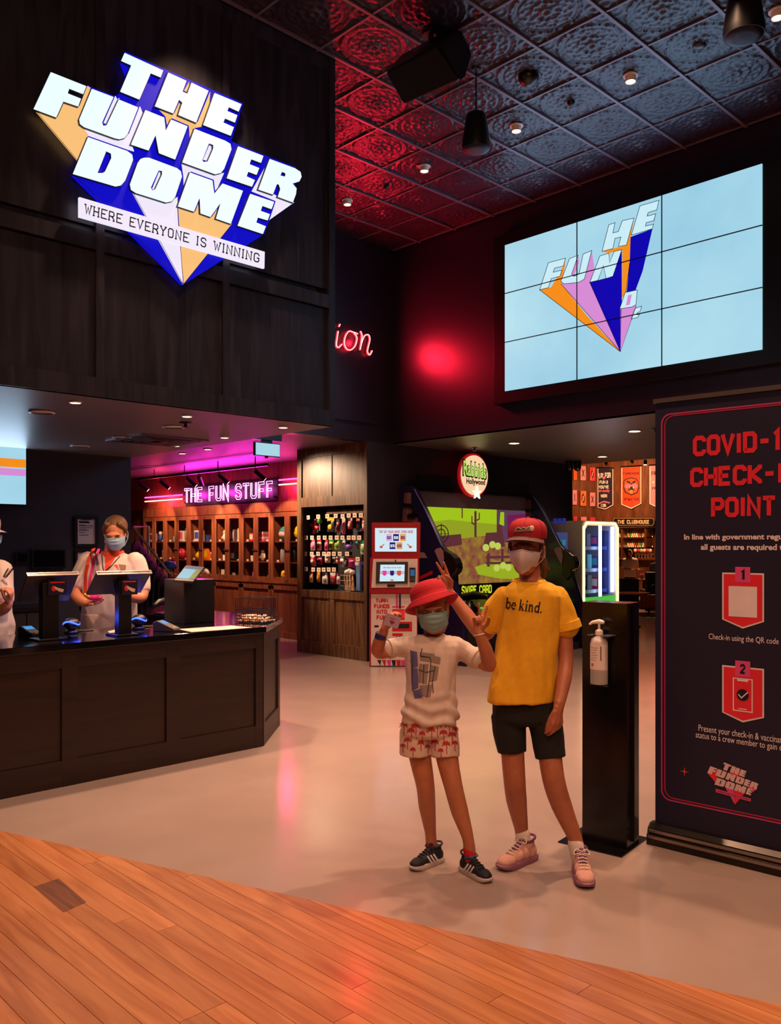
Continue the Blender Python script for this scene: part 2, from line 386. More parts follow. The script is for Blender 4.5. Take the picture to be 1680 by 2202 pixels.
# ================================================================== the setting
BX, BYF, BZ = 4.34, 5.10, 2.42          # bulkhead over the counter: right edge, front face, underside
WX, WY, PZ = 7.75, 7.91, 2.79           # video wall, neon wall, head of the openings below them
m_conc = M('polished_concrete', '#9d8b83', .17, ns=1.7, na=.07, bump=.012, bs=9)
m_navy = WOOD('navy_stained_timber', '#16151d', '#2e2c3a', 2.2, .42, (5, 5, .55), .35)
m_dark = M('dark_paint', '#272236', .6, ns=3, na=.12)
m_plum = M('plum_wall_paint', '#231a2c', .36, ns=2, na=.10, bump=.05, bs=90)
m_soff = M('taupe_soffit_paint', '#6a6065', .38, ns=2, na=.08)
m_tin = M('pressed_tin_black', '#2b1a28', .40, .0, ns=9, na=.15, bump=.10, bs=70, spec=.45)
m_bar = M('ceiling_grid_metal', '#6e5c68', .4, .2)
m_plank = WOOD('timber_floorboards', '#96582f', '#b67a4c', 2.2, .42, (9, .7, 9), .06, .10, rnd=.15)

o = MB().box(-6, 30, -6, 24, -.12, 0).build('floor', m_conc); struct(o, 'pale polished concrete floor of the entrance hall', 'floor')
# timber floorboards of the concourse, cut along the slanted edge where the concrete starts
wf = MB().box(-3.4, 3.2, -3.4, 5.2, -.125, -.121).build('floor_timber', M('subfloor', '#3a2416', .8)); struct(wf, 'orange timber floorboards meeting the concrete along a slanted edge', 'floor')
def edge_x(y): return 2.817 - .345 * (y - 1.09)
PW = .086; row = 0; x = -1.9
while x < 3.3:
    y = -1.2 - random.random() * 1.6
    ymax = 1.09 + (2.817 - x) / .345
    while y < ymax:
        L = random.choice([1.8, 2.4, 3.0, 3.6]); y1 = y + L; g = .001
        pts = []
        def yl(xx): return 1.09 + (2.817 - xx) / .345
        xa, xb = x + g, x + PW - g; ya0 = y + g
        pa, pb = min(y1 - g, yl(xa)), min(y1 - g, yl(xb))
        if pa - ya0 > .004:
            if pb < ya0: pts = [(xa, ya0), (edge_x(ya0), ya0), (xa, pa)]
            elif pa > y1 - g - 1e-6 and pb < y1 - g - 1e-6: pts = [(xa, ya0), (xb, ya0), (xb, pb), (edge_x(y1 - g), y1 - g), (xa, pa)]
            else: pts = [(xa, ya0), (xb, ya0), (xb, pb), (xa, pa)]
            mb = MB(); mb.prism(pts, lambda u, v, t: Vector((u, v, t)), .0004, .0055)
            c = (sum(p[0] for p in pts) / len(pts), sum(p[1] for p in pts) / len(pts))
            pb_ = (c[0] - RT.x * 0, c[1])
            dep = c[0] * FW.x + c[1] * FW.y
            if dep > -.6: mb.build('plank', m_plank, wf)
        y = y1
    x += PW; row += 1

# worn dark repair and a scuff in the boards
q = [onZ(x, y, .006) for x, y in ((73, 1907), (126, 1889), (186, 1940), (136, 1962))]
MB().prism([(v.x, v.y) for v in q], lambda u, v, t: Vector((u, v, t)), .0052, .0062).build('repair_board', WOOD('dark_repair', '#4a2614', '#7a4526', 3, .5, (9, .7, 9), .06), wf)
# ---- tin ceiling: one embossed tile, copied
T = .59; NG = 44
def tin_h(u, v):
    x, y = u - .5, v - .5; r = math.hypot(x, y) * 2; a = math.atan2(y, x); h = 0.
    for r0, wd, hh in ((.86, .020, .016), (.78, .014, .010), (.66, .016, .012), (.36, .024, .013), (.12, .05, .016)): h += hh * math.exp(-((r - r0) / wd) ** 2)
    if .40 < r < .66: h += .010 * max(0, math.sin(12 * a)) * math.exp(-((r - .57) / .04) ** 2) + .009 * max(0, math.sin(12 * a + PI)) * math.exp(-((r - .47) / .04) ** 2)
    if r < .38: h += .010 * max(0, math.cos(8 * a)) * math.exp(-((r - .27) / .07) ** 2)
    cx, cy = abs(x) - .42, abs(y) - .42; h += .014 * math.exp(-(cx * cx + cy * cy) / .0022) + .008 * math.exp(-((math.hypot(cx, cy) - .12) / .02) ** 2) * (r > .82)
    e = max(abs(x), abs(y)); h += .010 * math.exp(-((e - .475) / .012) ** 2)
    return h
def tile_mesh():
    mb = MB(); mb.grid(lambda u, v: (T * (u - .5), T * (v - .5), -tin_h(u, v)), NG, NG); me = mb.mesh('tile'); me.materials.append(m_tin)
    for p in me.polygons: p.use_smooth = True
    return me
ce = MB().box(-6, WX, -6, WY, CEIL_Z + .02, CEIL_Z + .14).build('ceiling', m_dark); struct(ce, 'high ceiling of dark embossed pressed tin tiles with medallions', 'ceiling')
tm = tile_mesh(); TX0, TY0 = 6.22 - T * 11, 3.59 - T * 9
bars_x = set(); bars_y = set()
for i in range(0, 14):
    for j in range(0, 17):
        cx, cy = TX0 + i * T, TY0 + j * T
        if cx > WX - .25 or cy > WY + .05: continue
        dep = cx * FW.x + cy * FW.y; xr = cx * RT.x + cy * RT.y
        if dep < 4.6 or xr / dep > .60 or xr / dep < -.36: continue
        if cx < BX - .1 and cy > BYF + .3: continue
        o = bpy.data.objects.new('ceiling_tile', tm); COL.objects.link(o); o.parent = ce; o.location = (cx, cy, CEIL_Z)
        bars_x.add(i); bars_y.add(j)
for i in sorted(bars_x) + [max(bars_x) + 1]:
    xx = TX0 + (i - .5) * T
    if xx < WX - .02: MB().box(xx - .008, xx + .008, 0., WY - .02, CEIL_Z - .020, CEIL_Z + .02).build('grid_bar', m_bar, ce)
for j in sorted(bars_y) + [max(bars_y) + 1]:
    yy = TY0 + (j - .5) * T
    if yy < WY - .02:
        x0 = BX + .02 if yy > BYF else 1.0
        MB().box(x0, WX - .02, yy - .012, yy + .012, CEIL_Z - .026, CEIL_Z + .02).build('grid_bar', m_bar, ce)

# ---- bulkhead over the counter, clad in navy stained framed panels
bk = MB().box(-6, BX - .02, BYF + .05, 8.48, BZ + .03, CEIL_Z).build('wall_bulkhead', m_navy); struct(bk, 'navy stained timber bulkhead hanging over the sales counter', 'wall')
ex = [XatY(216, BYF), XatY(487, BYF)]; mod = ex[1] - ex[0]
edges = [BX]; xx = ex[1]
while xx > -3: edges.append(xx); xx -= mod
edges = sorted(edges); st = .055; zr = [BZ, 3.22, 4.05, CEIL_Z]
zmid = onY(590, 618, BYF).z
for i in range(len(edges) - 1):
    a, b = edges[i], edges[i + 1]
    for z0, z1 in ((BZ, zmid), (zmid, CEIL_Z)):
        MB().box(a + .003, b - .003, BYF + .022, BYF + .048, z0 + .10, z1 - .06).build('panel', m_navy, bk)
for i, a in enumerate(edges):
    MB().box(a - (.06 if i == len(edges) - 1 else st / 2), a + (0 if i == len(edges) - 1 else st / 2), BYF, BYF + .05, BZ, CEIL_Z).build('stile', m_navy, bk)
for i in range(len(edges) - 1):
    a, b = edges[i] + st / 2, edges[i + 1] - (.06 if i == len(edges) - 2 else st / 2)
    for z, h in ((BZ, .12), (zmid - .05, .10), (CEIL_Z - .12, .12)):
        MB().box(a, b, BYF + .001, BYF + .049, z, z + h).build('rail', m_navy, bk)
sf = MB().box(-6, BX, BYF + .012, 8.48, BZ, BZ + .028).build('ceiling_counter', m_soff); struct(sf, 'low taupe soffit above the sales counter', 'ceiling')
o = MB().box(-6, BX, 8.48, 8.63, 0, BZ + .4).build('wall_counter', m_dark); struct(o, 'dark wall behind the sales counter with framed notices', 'wall')

# ---- neon wall, video wall, soffits beyond
o = MB().box(BX, WX, WY, WY + .15, PZ, CEIL_Z).build('wall_neon', m_plum); struct(o, 'dark plum wall that carries the red neon script', 'wall')
MB().box(BX, WX, WY - .015, WY, 3.02, 3.05).build('trim_neon', m_plum, o)
o = MB().box(WX, WX + .15, -4, WY + .15, PZ, CEIL_Z).build('wall_video', m_plum); struct(o, 'dark plum wall that carries the video wall above the arcade opening', 'wall')
o = MB().box(WX + .15, 11.9, -4, WY, PZ, PZ + .1).build('ceiling_arcade', m_soff); struct(o, 'low soffit over the arcade games', 'ceiling')
MB().box(WX, WX + .16, -4, WY, PZ - .001, PZ + .02).build('trim_opening', m_soff, o)
o = MB().box(7.66, 11.83, WY, WY + .14, 0, PZ).build('wall_arcade', M('arcade_wall_paint', '#2b2836', .55, ns=2, na=.1)); MB().box(7.26, 7.66, WY, WY + .012, 0, PZ).build('return_panel', M('arcade_wall_paint', '#2b2836'), o); struct(o, 'dark navy wall behind the shooting game', 'wall')
o = MB().box(11.75, 11.9, -4, 20, PZ + .1, 4.9).build('wall_club_front', m_dark); struct(o, 'dark wall above the far opening to the bar', 'wall')
# gift shop beyond the neon wall
SX = 8.1
m_shopc = M('shop_pressed_ceiling', '#5c5457', .5, ns=14, na=.2, bump=.8, bs=22)
o = MB().box(BX, 8.5, WY + .15, 21, PZ, PZ + .1).build('ceiling_shop', m_shopc); struct(o, 'textured gift shop ceiling glowing magenta from the neon', 'ceiling')
MB().box(-4, BX, 8.63, 21, PZ, PZ + .1).build('ceiling_panel', m_shopc, o)
m_oak = WOOD('red_brown_timber', '#5e3320', '#8a5231', 2.5, .4, (6, 6, .6), .15)
m_oakd = WOOD('smoked_timber', '#482c1e', '#84603f', 2.5, .4, (7, 7, .6), .2)
o = MB().box(SX + .35, SX + .5, 9.4, 21, 0, PZ).build('wall_shop', m_oak); struct(o, 'red brown timber wall of the gift shop', 'wall')
MB().box(SX + .02, SX + .35, 9.4, 21, 2.165, PZ).build('fascia', m_oak, o)
o = MB().box(-4, SX + .35, 19.5, 19.65, 0, PZ).build('wall_shop_end', m_oak); struct(o, 'far end wall of the gift shop', 'wall')
# bar beyond the arcade
CLX, CLY = 23., 14.5
m_club = WOOD('bar_panelling', '#4a2716', '#74442a', 2.2, .4, (3, 3, .5), .15)
o = MB().box(CLX, CLX + .2, 0, CLY, 0, 5.2).build('wall_club', m_club); struct(o, 'panelled timber wall of the far bar room', 'wall')
o = MB().box(11.9, CLX, CLY, CLY + .2, 0, 5.2).build('wall_club_side', m_club); struct(o, 'timber side wall carrying the noughts and crosses tiles', 'wall')
o = MB().box(11.9, CLX + .2, 0, CLY + .2, 4.6, 4.7).build('ceiling_club', m_dark); struct(o, 'dark ceiling of the far bar room', 'ceiling')
o = MB().box(15.6, CLX, 1, CLY, .0005, .004).build('floor_club', WOOD('bar_floor', '#8a6a55', '#b79a84', 2.5, .3, (.8, 10, 8), .1)); struct(o, 'pale boarded floor of the far bar room', 'floor')

# ================================================================== lit sign on the bulkhead
m_face = GLOW('lit_white_face', (.78, .93, 1.0), 1.08); m_blue = GLOW('lit_blue', (.004, .003, .46), 1.2); m_org = GLOW('lit_apricot', (.98, .55, .20), .95)
m_lil = GLOW('lit_pale_lilac', (.86, .80, .95), 1.0); m_ink = M('ink_outline', '#0b0a2a', .5); m_can = M('letter_return', '#8fb6d8', .4)
sg = thing('logo_sign', 'huge lit 3D sign THE FUNDER DOME with apricot and blue rays on the bulkhead', 'sign', (XatY(390, BYF), BYF, 3.0))
def S(u, v): return (u / 2.8 + 60, v / 2.8 + 100)      # traced on an enlargement of the photograph
def splane(off):                                      # traced pixel -> point of the sign's own plane, off metres in front of the panels
    return lambda u, v, t: onY(*S(u, v), BYF - off) + Vector((0, -t, 0))
back = [(549, 95), (572, 42), (1282, 350), (1210, 580), (1445, 676), (1600, 735), (1588, 947), (1440, 1052), (1408, 1137), (920, 1440), (258, 778), (352, 548), (300, 470), (348, 246), (375, 258), (515, 312), (543, 288), (585, 190)]
MB().prism(back, splane(.0), .002, .03).build('backing_board', m_blue, sg)
rays = [('apricot_ray', m_org, [(22, 387), (165, 438), (208, 342), (297, 372), (345, 250), (362, 262), (300, 450), (318, 500), (350, 545), (286, 700)]),
        ('pale_ray', m_lil, [(442, 470), (512, 310), (522, 330), (537, 322), (465, 480)]),
        ('pale_ray', m_lil, [(318, 492), (545, 566), (595, 535), (660, 372), (676, 415), (608, 598), (624, 642), (590, 632), (350, 548)]),
        ('apricot_ray', m_org, [(752, 368), (868, 413), (903, 332), (918, 345), (893, 420), (1006, 468), (1082, 285), (1070, 410), (1035, 492), (990, 500), (962, 580), (955, 485), (850, 440), (828, 508), (815, 432)]),
        ('apricot_ray', m_org, [(926, 277), (950, 287), (955, 225)]),
        ('pale_ray', m_lil, [(910, 705), (1120, 778), (1165, 770), (1115, 885), (1105, 810), (965, 760), (925, 880), (922, 790)]),
        ('pale_ray', m_lil, [(1040, 690), (1083, 590), (1108, 605), (1072, 700)]), ('pale_ray', m_lil, [(733, 868), (780, 752), (800, 760), (757, 870)]),
        ('pale_ray', m_lil, [(610, 880), (640, 889), (825, 948), (885, 915), (884, 985), (918, 1438)]),
        ('apricot_ray', m_org, [(890, 972), (993, 1003), (1025, 920), (1028, 1012), (1092, 1035), (1150, 950), (1120, 1043), (1213, 1076), (922, 1438)]),
        ('pale_ray', m_lil, [(1438, 690), (1332, 880), (1478, 938), (1440, 1052), (1588, 947), (1492, 912), (1468, 900), (1375, 868)])]
for n, m, p in rays: MB().prism(p, splane(.0), .028, .036).build(n, m, sg)
def ray_line(*p):
    mb = MB(); f = splane(0.); stroke(mb, p, 1.4, f, None, .0375); mb.build('outline', m_ink, sg)
ray_line((610, 880), (770, 1165), (918, 1438)); ray_line((884, 985), (890, 1080), (920, 1438)); ray_line((1213, 1076), (920, 1438)); ray_line((25, 390), (286, 700)); ray_line((258, 778), (610, 1130), (918, 1438)); ray_line((1588, 947), (1440, 1052))
LET = [('T', [[(572, 42), (810, 150), (793, 197), (733, 172), (665, 330), (543, 280), (610, 122), (549, 95)]]),
 ('H', [[(835, 160), (950, 212), (926, 277), (950, 287), (975, 220), (1083, 272), (1006, 468), (893, 420), (918, 345), (903, 332), (868, 413), (752, 368)]]),
 ('E', [[(1113, 282), (1282, 352), (1262, 402), (1203, 375), (1196, 393), (1256, 418), (1240, 468), (1180, 443), (1172, 462), (1235, 490), (1215, 547), (1043, 480)]]),
 ('F', [[(128, 158), (348, 245), (327, 298), (243, 265), (236, 288), (316, 320), (297, 372), (208, 342), (165, 438), (22, 385)]]),
 ('U', [[(375, 258), (512, 310), (442, 465), (447, 480), (463, 478), (537, 322), (660, 372), (595, 535), (575, 560), (545, 568), (515, 562), (330, 495), (303, 475), (298, 445)]]),
 ('N', [[(697, 385), (815, 432), (822, 508), (852, 442), (957, 485), (880, 690), (778, 650), (760, 545), (720, 636), (608, 598)]]),
 ('D', [[(993, 498), (1180, 570), (1213, 590), (1220, 625), (1175, 745), (1155, 770), (1120, 778), (917, 705)], [(1083, 592), (1105, 600), (1105, 620), (1072, 695), (1050, 698), (1044, 690)]]),
 ('E', [[(1255, 602), (1413, 662), (1397, 710), (1338, 688), (1330, 712), (1388, 735), (1370, 782), (1320, 763), (1312, 785), (1362, 808), (1342, 853), (1185, 800)]]),
 ('R', [[(1445, 678), (1600, 735), (1635, 758), (1642, 790), (1628, 820), (1590, 832), (1612, 858), (1608, 895), (1588, 947), (1492, 912), (1508, 862), (1500, 838), (1492, 838), (1468, 900), (1375, 868)], [(1522, 762), (1540, 770), (1538, 785), (1515, 780)]]),
 ('D', [[(352, 548), (590, 632), (622, 655), (628, 690), (580, 815), (555, 845), (520, 852), (258, 775)], [(465, 640), (490, 652), (492, 675), (455, 755), (440, 765), (415, 765)]]),
 ('O', [[(690, 672), (720, 672), (890, 735), (915, 755), (922, 790), (880, 915), (860, 940), (825, 948), (640, 890), (610, 870), (603, 835), (650, 705), (668, 680)], [(780, 755), (797, 757), (797, 775), (757, 862), (740, 868), (735, 855)]]),
 ('M', [[(965, 760), (1105, 810), (1115, 885), (1162, 826), (1290, 872), (1215, 1076), (1120, 1043), (1150, 950), (1092, 1035), (1028, 1012), (1025, 920), (993, 1003), (890, 970)]]),
 ('E', [[(1328, 888), (1478, 938), (1460, 988), (1405, 968), (1397, 992), (1452, 1012), (1437, 1055), (1378, 1038), (1370, 1062), (1428, 1085), (1408, 1137), (1250, 1085)]])]
def shrink(loop, d):
    P = loop + [loop[0]]; L, R = offset_line(P, d); ar = sum(P[i][0] * P[i + 1][1] - P[i + 1][0] * P[i][1] for i in range(len(loop)))
    return [tuple(p) for p in (L if ar > 0 else R)[:-1]]
for ch, loops in LET:
    o = MB().prism(loops, splane(.036), .0, .016).build('letter', m_ink, sg); o['label'] = 'raised white lit letter ' + ch
    inner = [shrink(l, 4 if i == 0 else -3.4) for i, l in enumerate(loops)]
    MB().prism(inner, splane(.036), .012, .022).build('letter_face', m_face, o)
MB().prism([(302, 912), (1417, 1240), (1415, 1340), (302, 1030)], splane(.036), .0, .02).build('tagline_board', m_lil, sg)
mb = MB(); f = splane(.036)
put_words('tagline_word', 'WHERE EVERYONE IS WINNING', [(332, 1012), (1382, 1308), (1386, 1252), (336, 952)], f, m_ink, sg, t1=.0215, wgt=.46, gap=2.6, serif=.95)

# ================================================================== video wall
VX = WX - .09
va, vb = onX(1088, 528, VX), onX(1647, 752, VX); y1, y0, zt, zb = va.y, vb.y, va.z, vb.z
y0 = onX(1642, 353, VX).y
vw = thing('video_wall', 'video wall of nine bright screens showing the logo, high on the plum wall', 'video wall', (WX, (y0 + y1) / 2, zb))
m_bez = M('black_bezel', '#0a0a10', .35)
MB().box(WX - .10, WX, y0 - .17, y1 + .17, zb - .13, zt + .13).build('surround', m_bez, vw, bevel=.004)
m_scr = M('screen_sky', (.45, .75, .9), .7, spec=.1, emit=.92, ecol=(.40, .74, .92), ns=.55, na=.0)
nt = m_scr.node_tree; b = nt.nodes['Principled BSDF']
rmp = [n for n in nt.nodes if n.type == 'VALTORGB'][0]; rmp.color_ramp.elements[0].color = (.30, .62, .82, 1); rmp.color_ramp.elements[1].color = (.52, .84, .95, 1)
nt.links.new(rmp.outputs[0], b.inputs['Emission Color'])
PWd, PHt = (y1 - y0) / 3, (zt - zb) / 3
for i in range(3):
    for j in range(3):
        MB().box(WX - .112, WX - .10, y0 + i * PWd + .0035, y0 + (i + 1) * PWd - .0035, zb + j * PHt + .0035, zb + (j + 1) * PHt - .0035).build('screen', m_scr, vw)
def V(u, v): return (u / 1.7143 + 700, v / 1.7143 + 320)
def vplane(off): return lambda u, v, t: onX(*V(u, v), WX - .112 - off)
s_or = GLOW('screen_orange', (.90, .27, .012), 1.0); s_bl = GLOW('screen_blue', (.003, .002, .42), 1.0); s_pk = GLOW('screen_pink', (.66, .26, .66), 1.0); s_wh = GLOW('screen_pale_letter', (.58, .84, .93), 1.0)
m_line = M('screen_line', '#0a0a28', .5)
vr = [(s_bl, [(975, 492), (1060, 470), (1093, 372), (1093, 560), (1088, 748)]), (s_or, [(790, 520), (833, 510), (868, 447), (872, 500), (960, 610), (1088, 748)]), (s_or, [(885, 403), (882, 440), (868, 500), (862, 470)]),
      (s_pk, [(868, 495), (935, 492), (955, 480), (982, 375), (992, 440), (975, 495), (1088, 748)]), (s_pk, [(905, 465), (932, 392), (936, 420), (916, 470)]),
      (s_or, [(1020, 378), (1110, 355), (1138, 255), (1126, 325), (1122, 420), (1108, 540), (1093, 548), (1095, 372), (1045, 385)]), (s_bl, [(1125, 325), (1205, 295), (1222, 225), (1228, 200), (1170, 450), (1135, 545), (1110, 535), (1122, 420)]),
      (s_pk, [(1085, 590), (1130, 583), (1146, 575), (1088, 748)])]
for m, p in vr: MB().prism(p, vplane(.003), None, 0).build('logo_ray', m, vw)
vl = [[(822, 420), (885, 403), (878, 432), (845, 440), (840, 455), (872, 447), (865, 470), (833, 478), (822, 512), (790, 520)],
      [(900, 405), (932, 392), (908, 462), (915, 470), (935, 462), (950, 388), (982, 375), (955, 480), (935, 492), (880, 498), (868, 488)],
      [(1012, 395), (1045, 385), (1048, 420), (1065, 378), (1093, 372), (1060, 470), (1035, 478), (1025, 430), (1005, 485), (975, 492)],
      [(1045, 280), (1068, 272), (1060, 310), (1080, 305), (1095, 265), (1138, 255), (1110, 355), (1080, 360), (1090, 325), (1068, 330), (1060, 368), (1020, 378)],
      [(1160, 210), (1230, 190), (1222, 225), (1190, 235), (1186, 248), (1218, 240), (1211, 265), (1183, 272), (1180, 285), (1210, 278), (1205, 295), (1128, 318)],
      [(1105, 530), (1150, 520), (1145, 575), (1130, 583), (1085, 590)], [(1142, 588), (1166, 580), (1160, 600), (1150, 604), (1148, 612), (1158, 610), (1152, 622), (1128, 627)]]
for p in vl:
    o = MB().prism(p, vplane(.005), None, 0).build('logo_letter', s_wh, vw)
    mb = MB(); stroke(mb, p + [p[0]], 1.0, vplane(.006), None, 0); mb.build('outline', m_line, o)
MB().prism([(1116, 540), (1130, 537), (1122, 575), (1108, 578)], vplane(.006), None, 0).build('logo_ray', s_pk, vw)
mb = MB(); f = vplane(.0065)
for p in ([(790, 520), (1088, 748)], [(868, 497), (1088, 748)], [(975, 493), (1088, 748)], [(1085, 592), (1088, 748), (1146, 578)], [(1122, 420), (1108, 530)]): stroke(mb, p, 1.0, f, None, 0)
mb.build('ray_outline', m_line, vw)
# bezel lines in front of the picture
mb = MB()
for i in (1, 2):
    mb.box(WX - .1205, WX - .11, y0 + i * PWd - .0045, y0 + i * PWd + .0045, zb, zt); mb.box(WX - .1205, WX - .11, y0, y1, zb + i * PHt - .0045, zb + i * PHt + .0045)
mb.build('bezel', m_bez, vw)
lamp('AREA', (WX - .125, (y0 + y1) / 2, (zb + zt) / 2), 30, (.38, .60, 1), y1 - y0, (0, (y0 + y1) / 2, (zb + zt) / 2), name='video_wall_light', sy=zt - zb)   # the light of the nine screens, at their faces

# ================================================================== red neon script
m_neon = GLOW('red_neon', (1, .02, .03), 6); m_neonw = GLOW('red_neon_core', (1, .30, .28), 3.2)
NY = WY - .05
ns_ = thing('neon_sign', 'red neon script ending in ion on the plum wall', 'neon sign', (XatY(760, NY), WY, 3.6))
def nz(px, py): return onY(px, py, NY)
def smooth_path(pts, k=6):
    out = []; P = [Vector(p) for p in pts]; n = len(P)
    for i in range(n - 1):
        a, b, c, d = P[max(i - 1, 0)], P[i], P[i + 1], P[min(i + 2, n - 1)]
        for j in range(k):
            t = j / k; out.append(.5 * ((2 * b) + (c - a) * t + (2 * a - 5 * b + 4 * c - d) * t * t + (3 * b - a - 3 * c + d) * t ** 3))
    return out + [P[-1]]
NI = [(728, 712), (726, 725), (724, 742), (729, 747), (736, 740)]; ND = [(732, 697), (730, 702)]
NO = [(762, 715), (752, 712), (744, 722), (741, 738), (746, 750), (756, 752), (765, 742), (768, 726), (762, 715), (770, 718)]
NN = [(776, 712), (779, 722), (777, 740), (775, 752), (779, 735), (785, 722), (793, 720), (796, 730), (792, 748), (791, 757), (796, 763), (801, 754)]
for nm, P in (('letter', NI), ('dot', ND), ('letter', NO), ('letter', NN)):
    MB().tube(smooth_path([nz(*p) for p in P]), .0055, 8).build(nm, m_neonw, ns_, smooth=True)
    MB().tube(smooth_path([nz(*p) + Vector((0, .014, 0)) for p in P]), .010, 6).build('glow_tube', m_neon, ns_, smooth=True)
for p in ((726, 742), (744, 745), (775, 750), (792, 757)): MB().tube([nz(*p), nz(*p) + Vector((0, .049, 0))], .004, 6).build('standoff', m_bez, ns_)
nl = nz(764, 735)      # the light of the visible tubes
lamp('AREA', nl + Vector((0, -.03, 0)), 46, (1, .012, .04), .42, (nl.x, 0, nl.z), name='neon_light', sy=.25); lamp('POINT', nl + Vector((0, -.02, 0)), 4, (1, .012, .04), .03, name='neon_light')

# ================================================================== things on the high ceiling
m_blk = M('black_plastic', '#0c0b10', .38, ns=20, na=.2); m_grill = M('speaker_mesh', '#232029', .55, .4, bump=.6, bs=400)
m_trimw = M('white_trim', '#d8cfc6', .4)
m_bulb = GLOW('lamp_face', (1, .74, .5), 16)
for x, y in DOWN:
    t = thing('ceiling_downlight', 'small white adjustable downlight in the tin ceiling', 'downlight', (x, y, CEIL_Z), 0, 'downlights in the tin ceiling')
    T_ = Matrix.Translation((x, y, CEIL_Z))
    MB(T_).lathe([(.040, .0), (.062, -.004), (.062, -.014), (.046, -.020), (.040, -.010)], n=24, cap=False).build('trim_ring', m_trimw, t, smooth=True)
    MB(T_).lathe([(.040, -.016), (.036, -.05), (.040, -.062), (.044, -.062), (.044, -.014)], n=20, cap=False).build('gimbal', m_trimw, t, smooth=True)
    MB(T_).lathe([(.036, -.050), (.004, -.056)], n=20).build('bulb', m_bulb, t)
def detector(px, py, z, name, label, r=.05, h=.06, grp=None):
    p = onZ(px, py, z); t = thing(name, label, 'detector' if 'det' in name else 'sprinkler', p, 0, grp); T_ = Matrix.Translation(p)
    MB(T_).lathe([(r, .0), (r, -h * .3), (r * .8, -h * .7), (r * .3, -h)], n=20).build('body', m_blk, t, smooth=True)
    MB(T_).lathe([(r * 1.15, .0), (r * 1.15, -.006), (.01, -.007)], n=20).build('base_ring', m_blk, t)
detector(1137, 163, CEIL_Z, 'smoke_detector', 'black domed smoke detector in a medallion of the tin ceiling', .085, .08)
detector(1228, 216, CEIL_Z, 'ceiling_sprinkler', 'tiny black sprinkler head in the tin ceiling beside the pendant speakers', .035, .05)
detector(1505, 95, CEIL_Z, 'motion_detector', 'round dark motion detector in the tin ceiling', .055, .03)
detector(831, 397, CEIL_Z, 'ceiling_sprinkler', 'tiny black sprinkler head in the red-lit corner of the tin ceiling', .03, .05)
# pendant speakers: tapered cans on a cable
def pendant(px, ptop, pbot, hw, zc, label):
    d = None
    # distance from the ceiling grid: the can hangs about a metre in front of the video wall
    c = onZ(px, ptop, zc); dd = c.x * FW.x + c.y * FW.y; s = dd / FPX
    h = (pbot - ptop) * s; r = hw * s
    t = thing('pendant_speaker', label, 'speaker', (c.x, c.y, zc - h), 0); T_ = Matrix.Translation((c.x, c.y, zc))
    MB(T_).lathe([(.01, .0), (r * .62, -.004), (r * .72, -.03), (r, -h * .86), (r * .97, -h)], n=32).build('housing', m_blk, t, smooth=False, auto=40)
    MB(T_).lathe([(r * .93, -h - .001), (r * .55, -h - .012), (.005, -h - .016)], n=32).build('grille', m_grill, t, smooth=True)
    MB(T_).tube([(0, 0, 0), (0, 0, CEIL_Z - zc)], .006, 6).build('cable', m_blk, t)
    MB(T_).lathe([(.04, CEIL_Z - zc), (.035, CEIL_Z - zc - .02)], n=16).build('ceiling_cup', m_blk, t)
pendant(1024, 245, 322, 31, 4.95, 'black tapered pendant speaker hanging beside the big box speaker')
pendant(1600, -28, 78, 43, 4.95, 'black tapered pendant speaker hanging alone near the video wall')
# box speaker on a bracket: built in its own frame, turned to the hall
bs = onZ(925, 120, 4.98); d0 = bs.x * FW.x + bs.y * FW.y
t = thing('box_speaker', 'big black wedge loudspeaker bracketed under the tin ceiling', 'speaker', bs, TH)
s = d0 / FPX
def bp_(px, py, dd): return onD(px, py, d0 + dd)
fr = [(828, 152), (838, 130), (870, 120), (965, 60), (1000, 90), (960, 160), (885, 226), (866, 222)]
front = [bp_(x, y, .0) for x, y in ((829, 155), (940, 97), (992, 170), (868, 226))]; rear = [bp_(x, y, .30) for x, y in ((862, 118), (965, 62), (992, 98), (890, 150))]
MB().add(front + rear, [(0, 1, 2, 3), (4, 7, 6, 5), (0, 4, 5, 1), (1, 5, 6, 2), (2, 6, 7, 3), (3, 7, 4, 0)]).build('cabinet', m_blk, t, bevel=.015)
c4 = [bp_(x, y, -.006) for x, y in ((834, 157), (938, 103), (985, 168), (870, 220))]; MB().add(c4, [(0, 1, 2, 3)]).build('grille', m_grill, t)
MB().add([bp_(x, y, dd) for x, y, dd in ((945, 95, .0), (985, 55, .25), (1008, 95, .25), (1014, 118, .2), (1000, 165, .05), (990, 172, .0))], [(0, 1, 2, 3, 4, 5)]).build('end_plate', m_blk, t)
ctr = sum((Vector(p) for p in rear), Vector()) / 4
MB().tube([ctr, (ctr.x, ctr.y, CEIL_Z)], .022, 10).build('bracket_pole', m_blk, t); MB().lathe([(.07, CEIL_Z), (.07, CEIL_Z - .02)], (ctr.x, ctr.y, 0), n=16).build('ceiling_plate', m_blk, t)

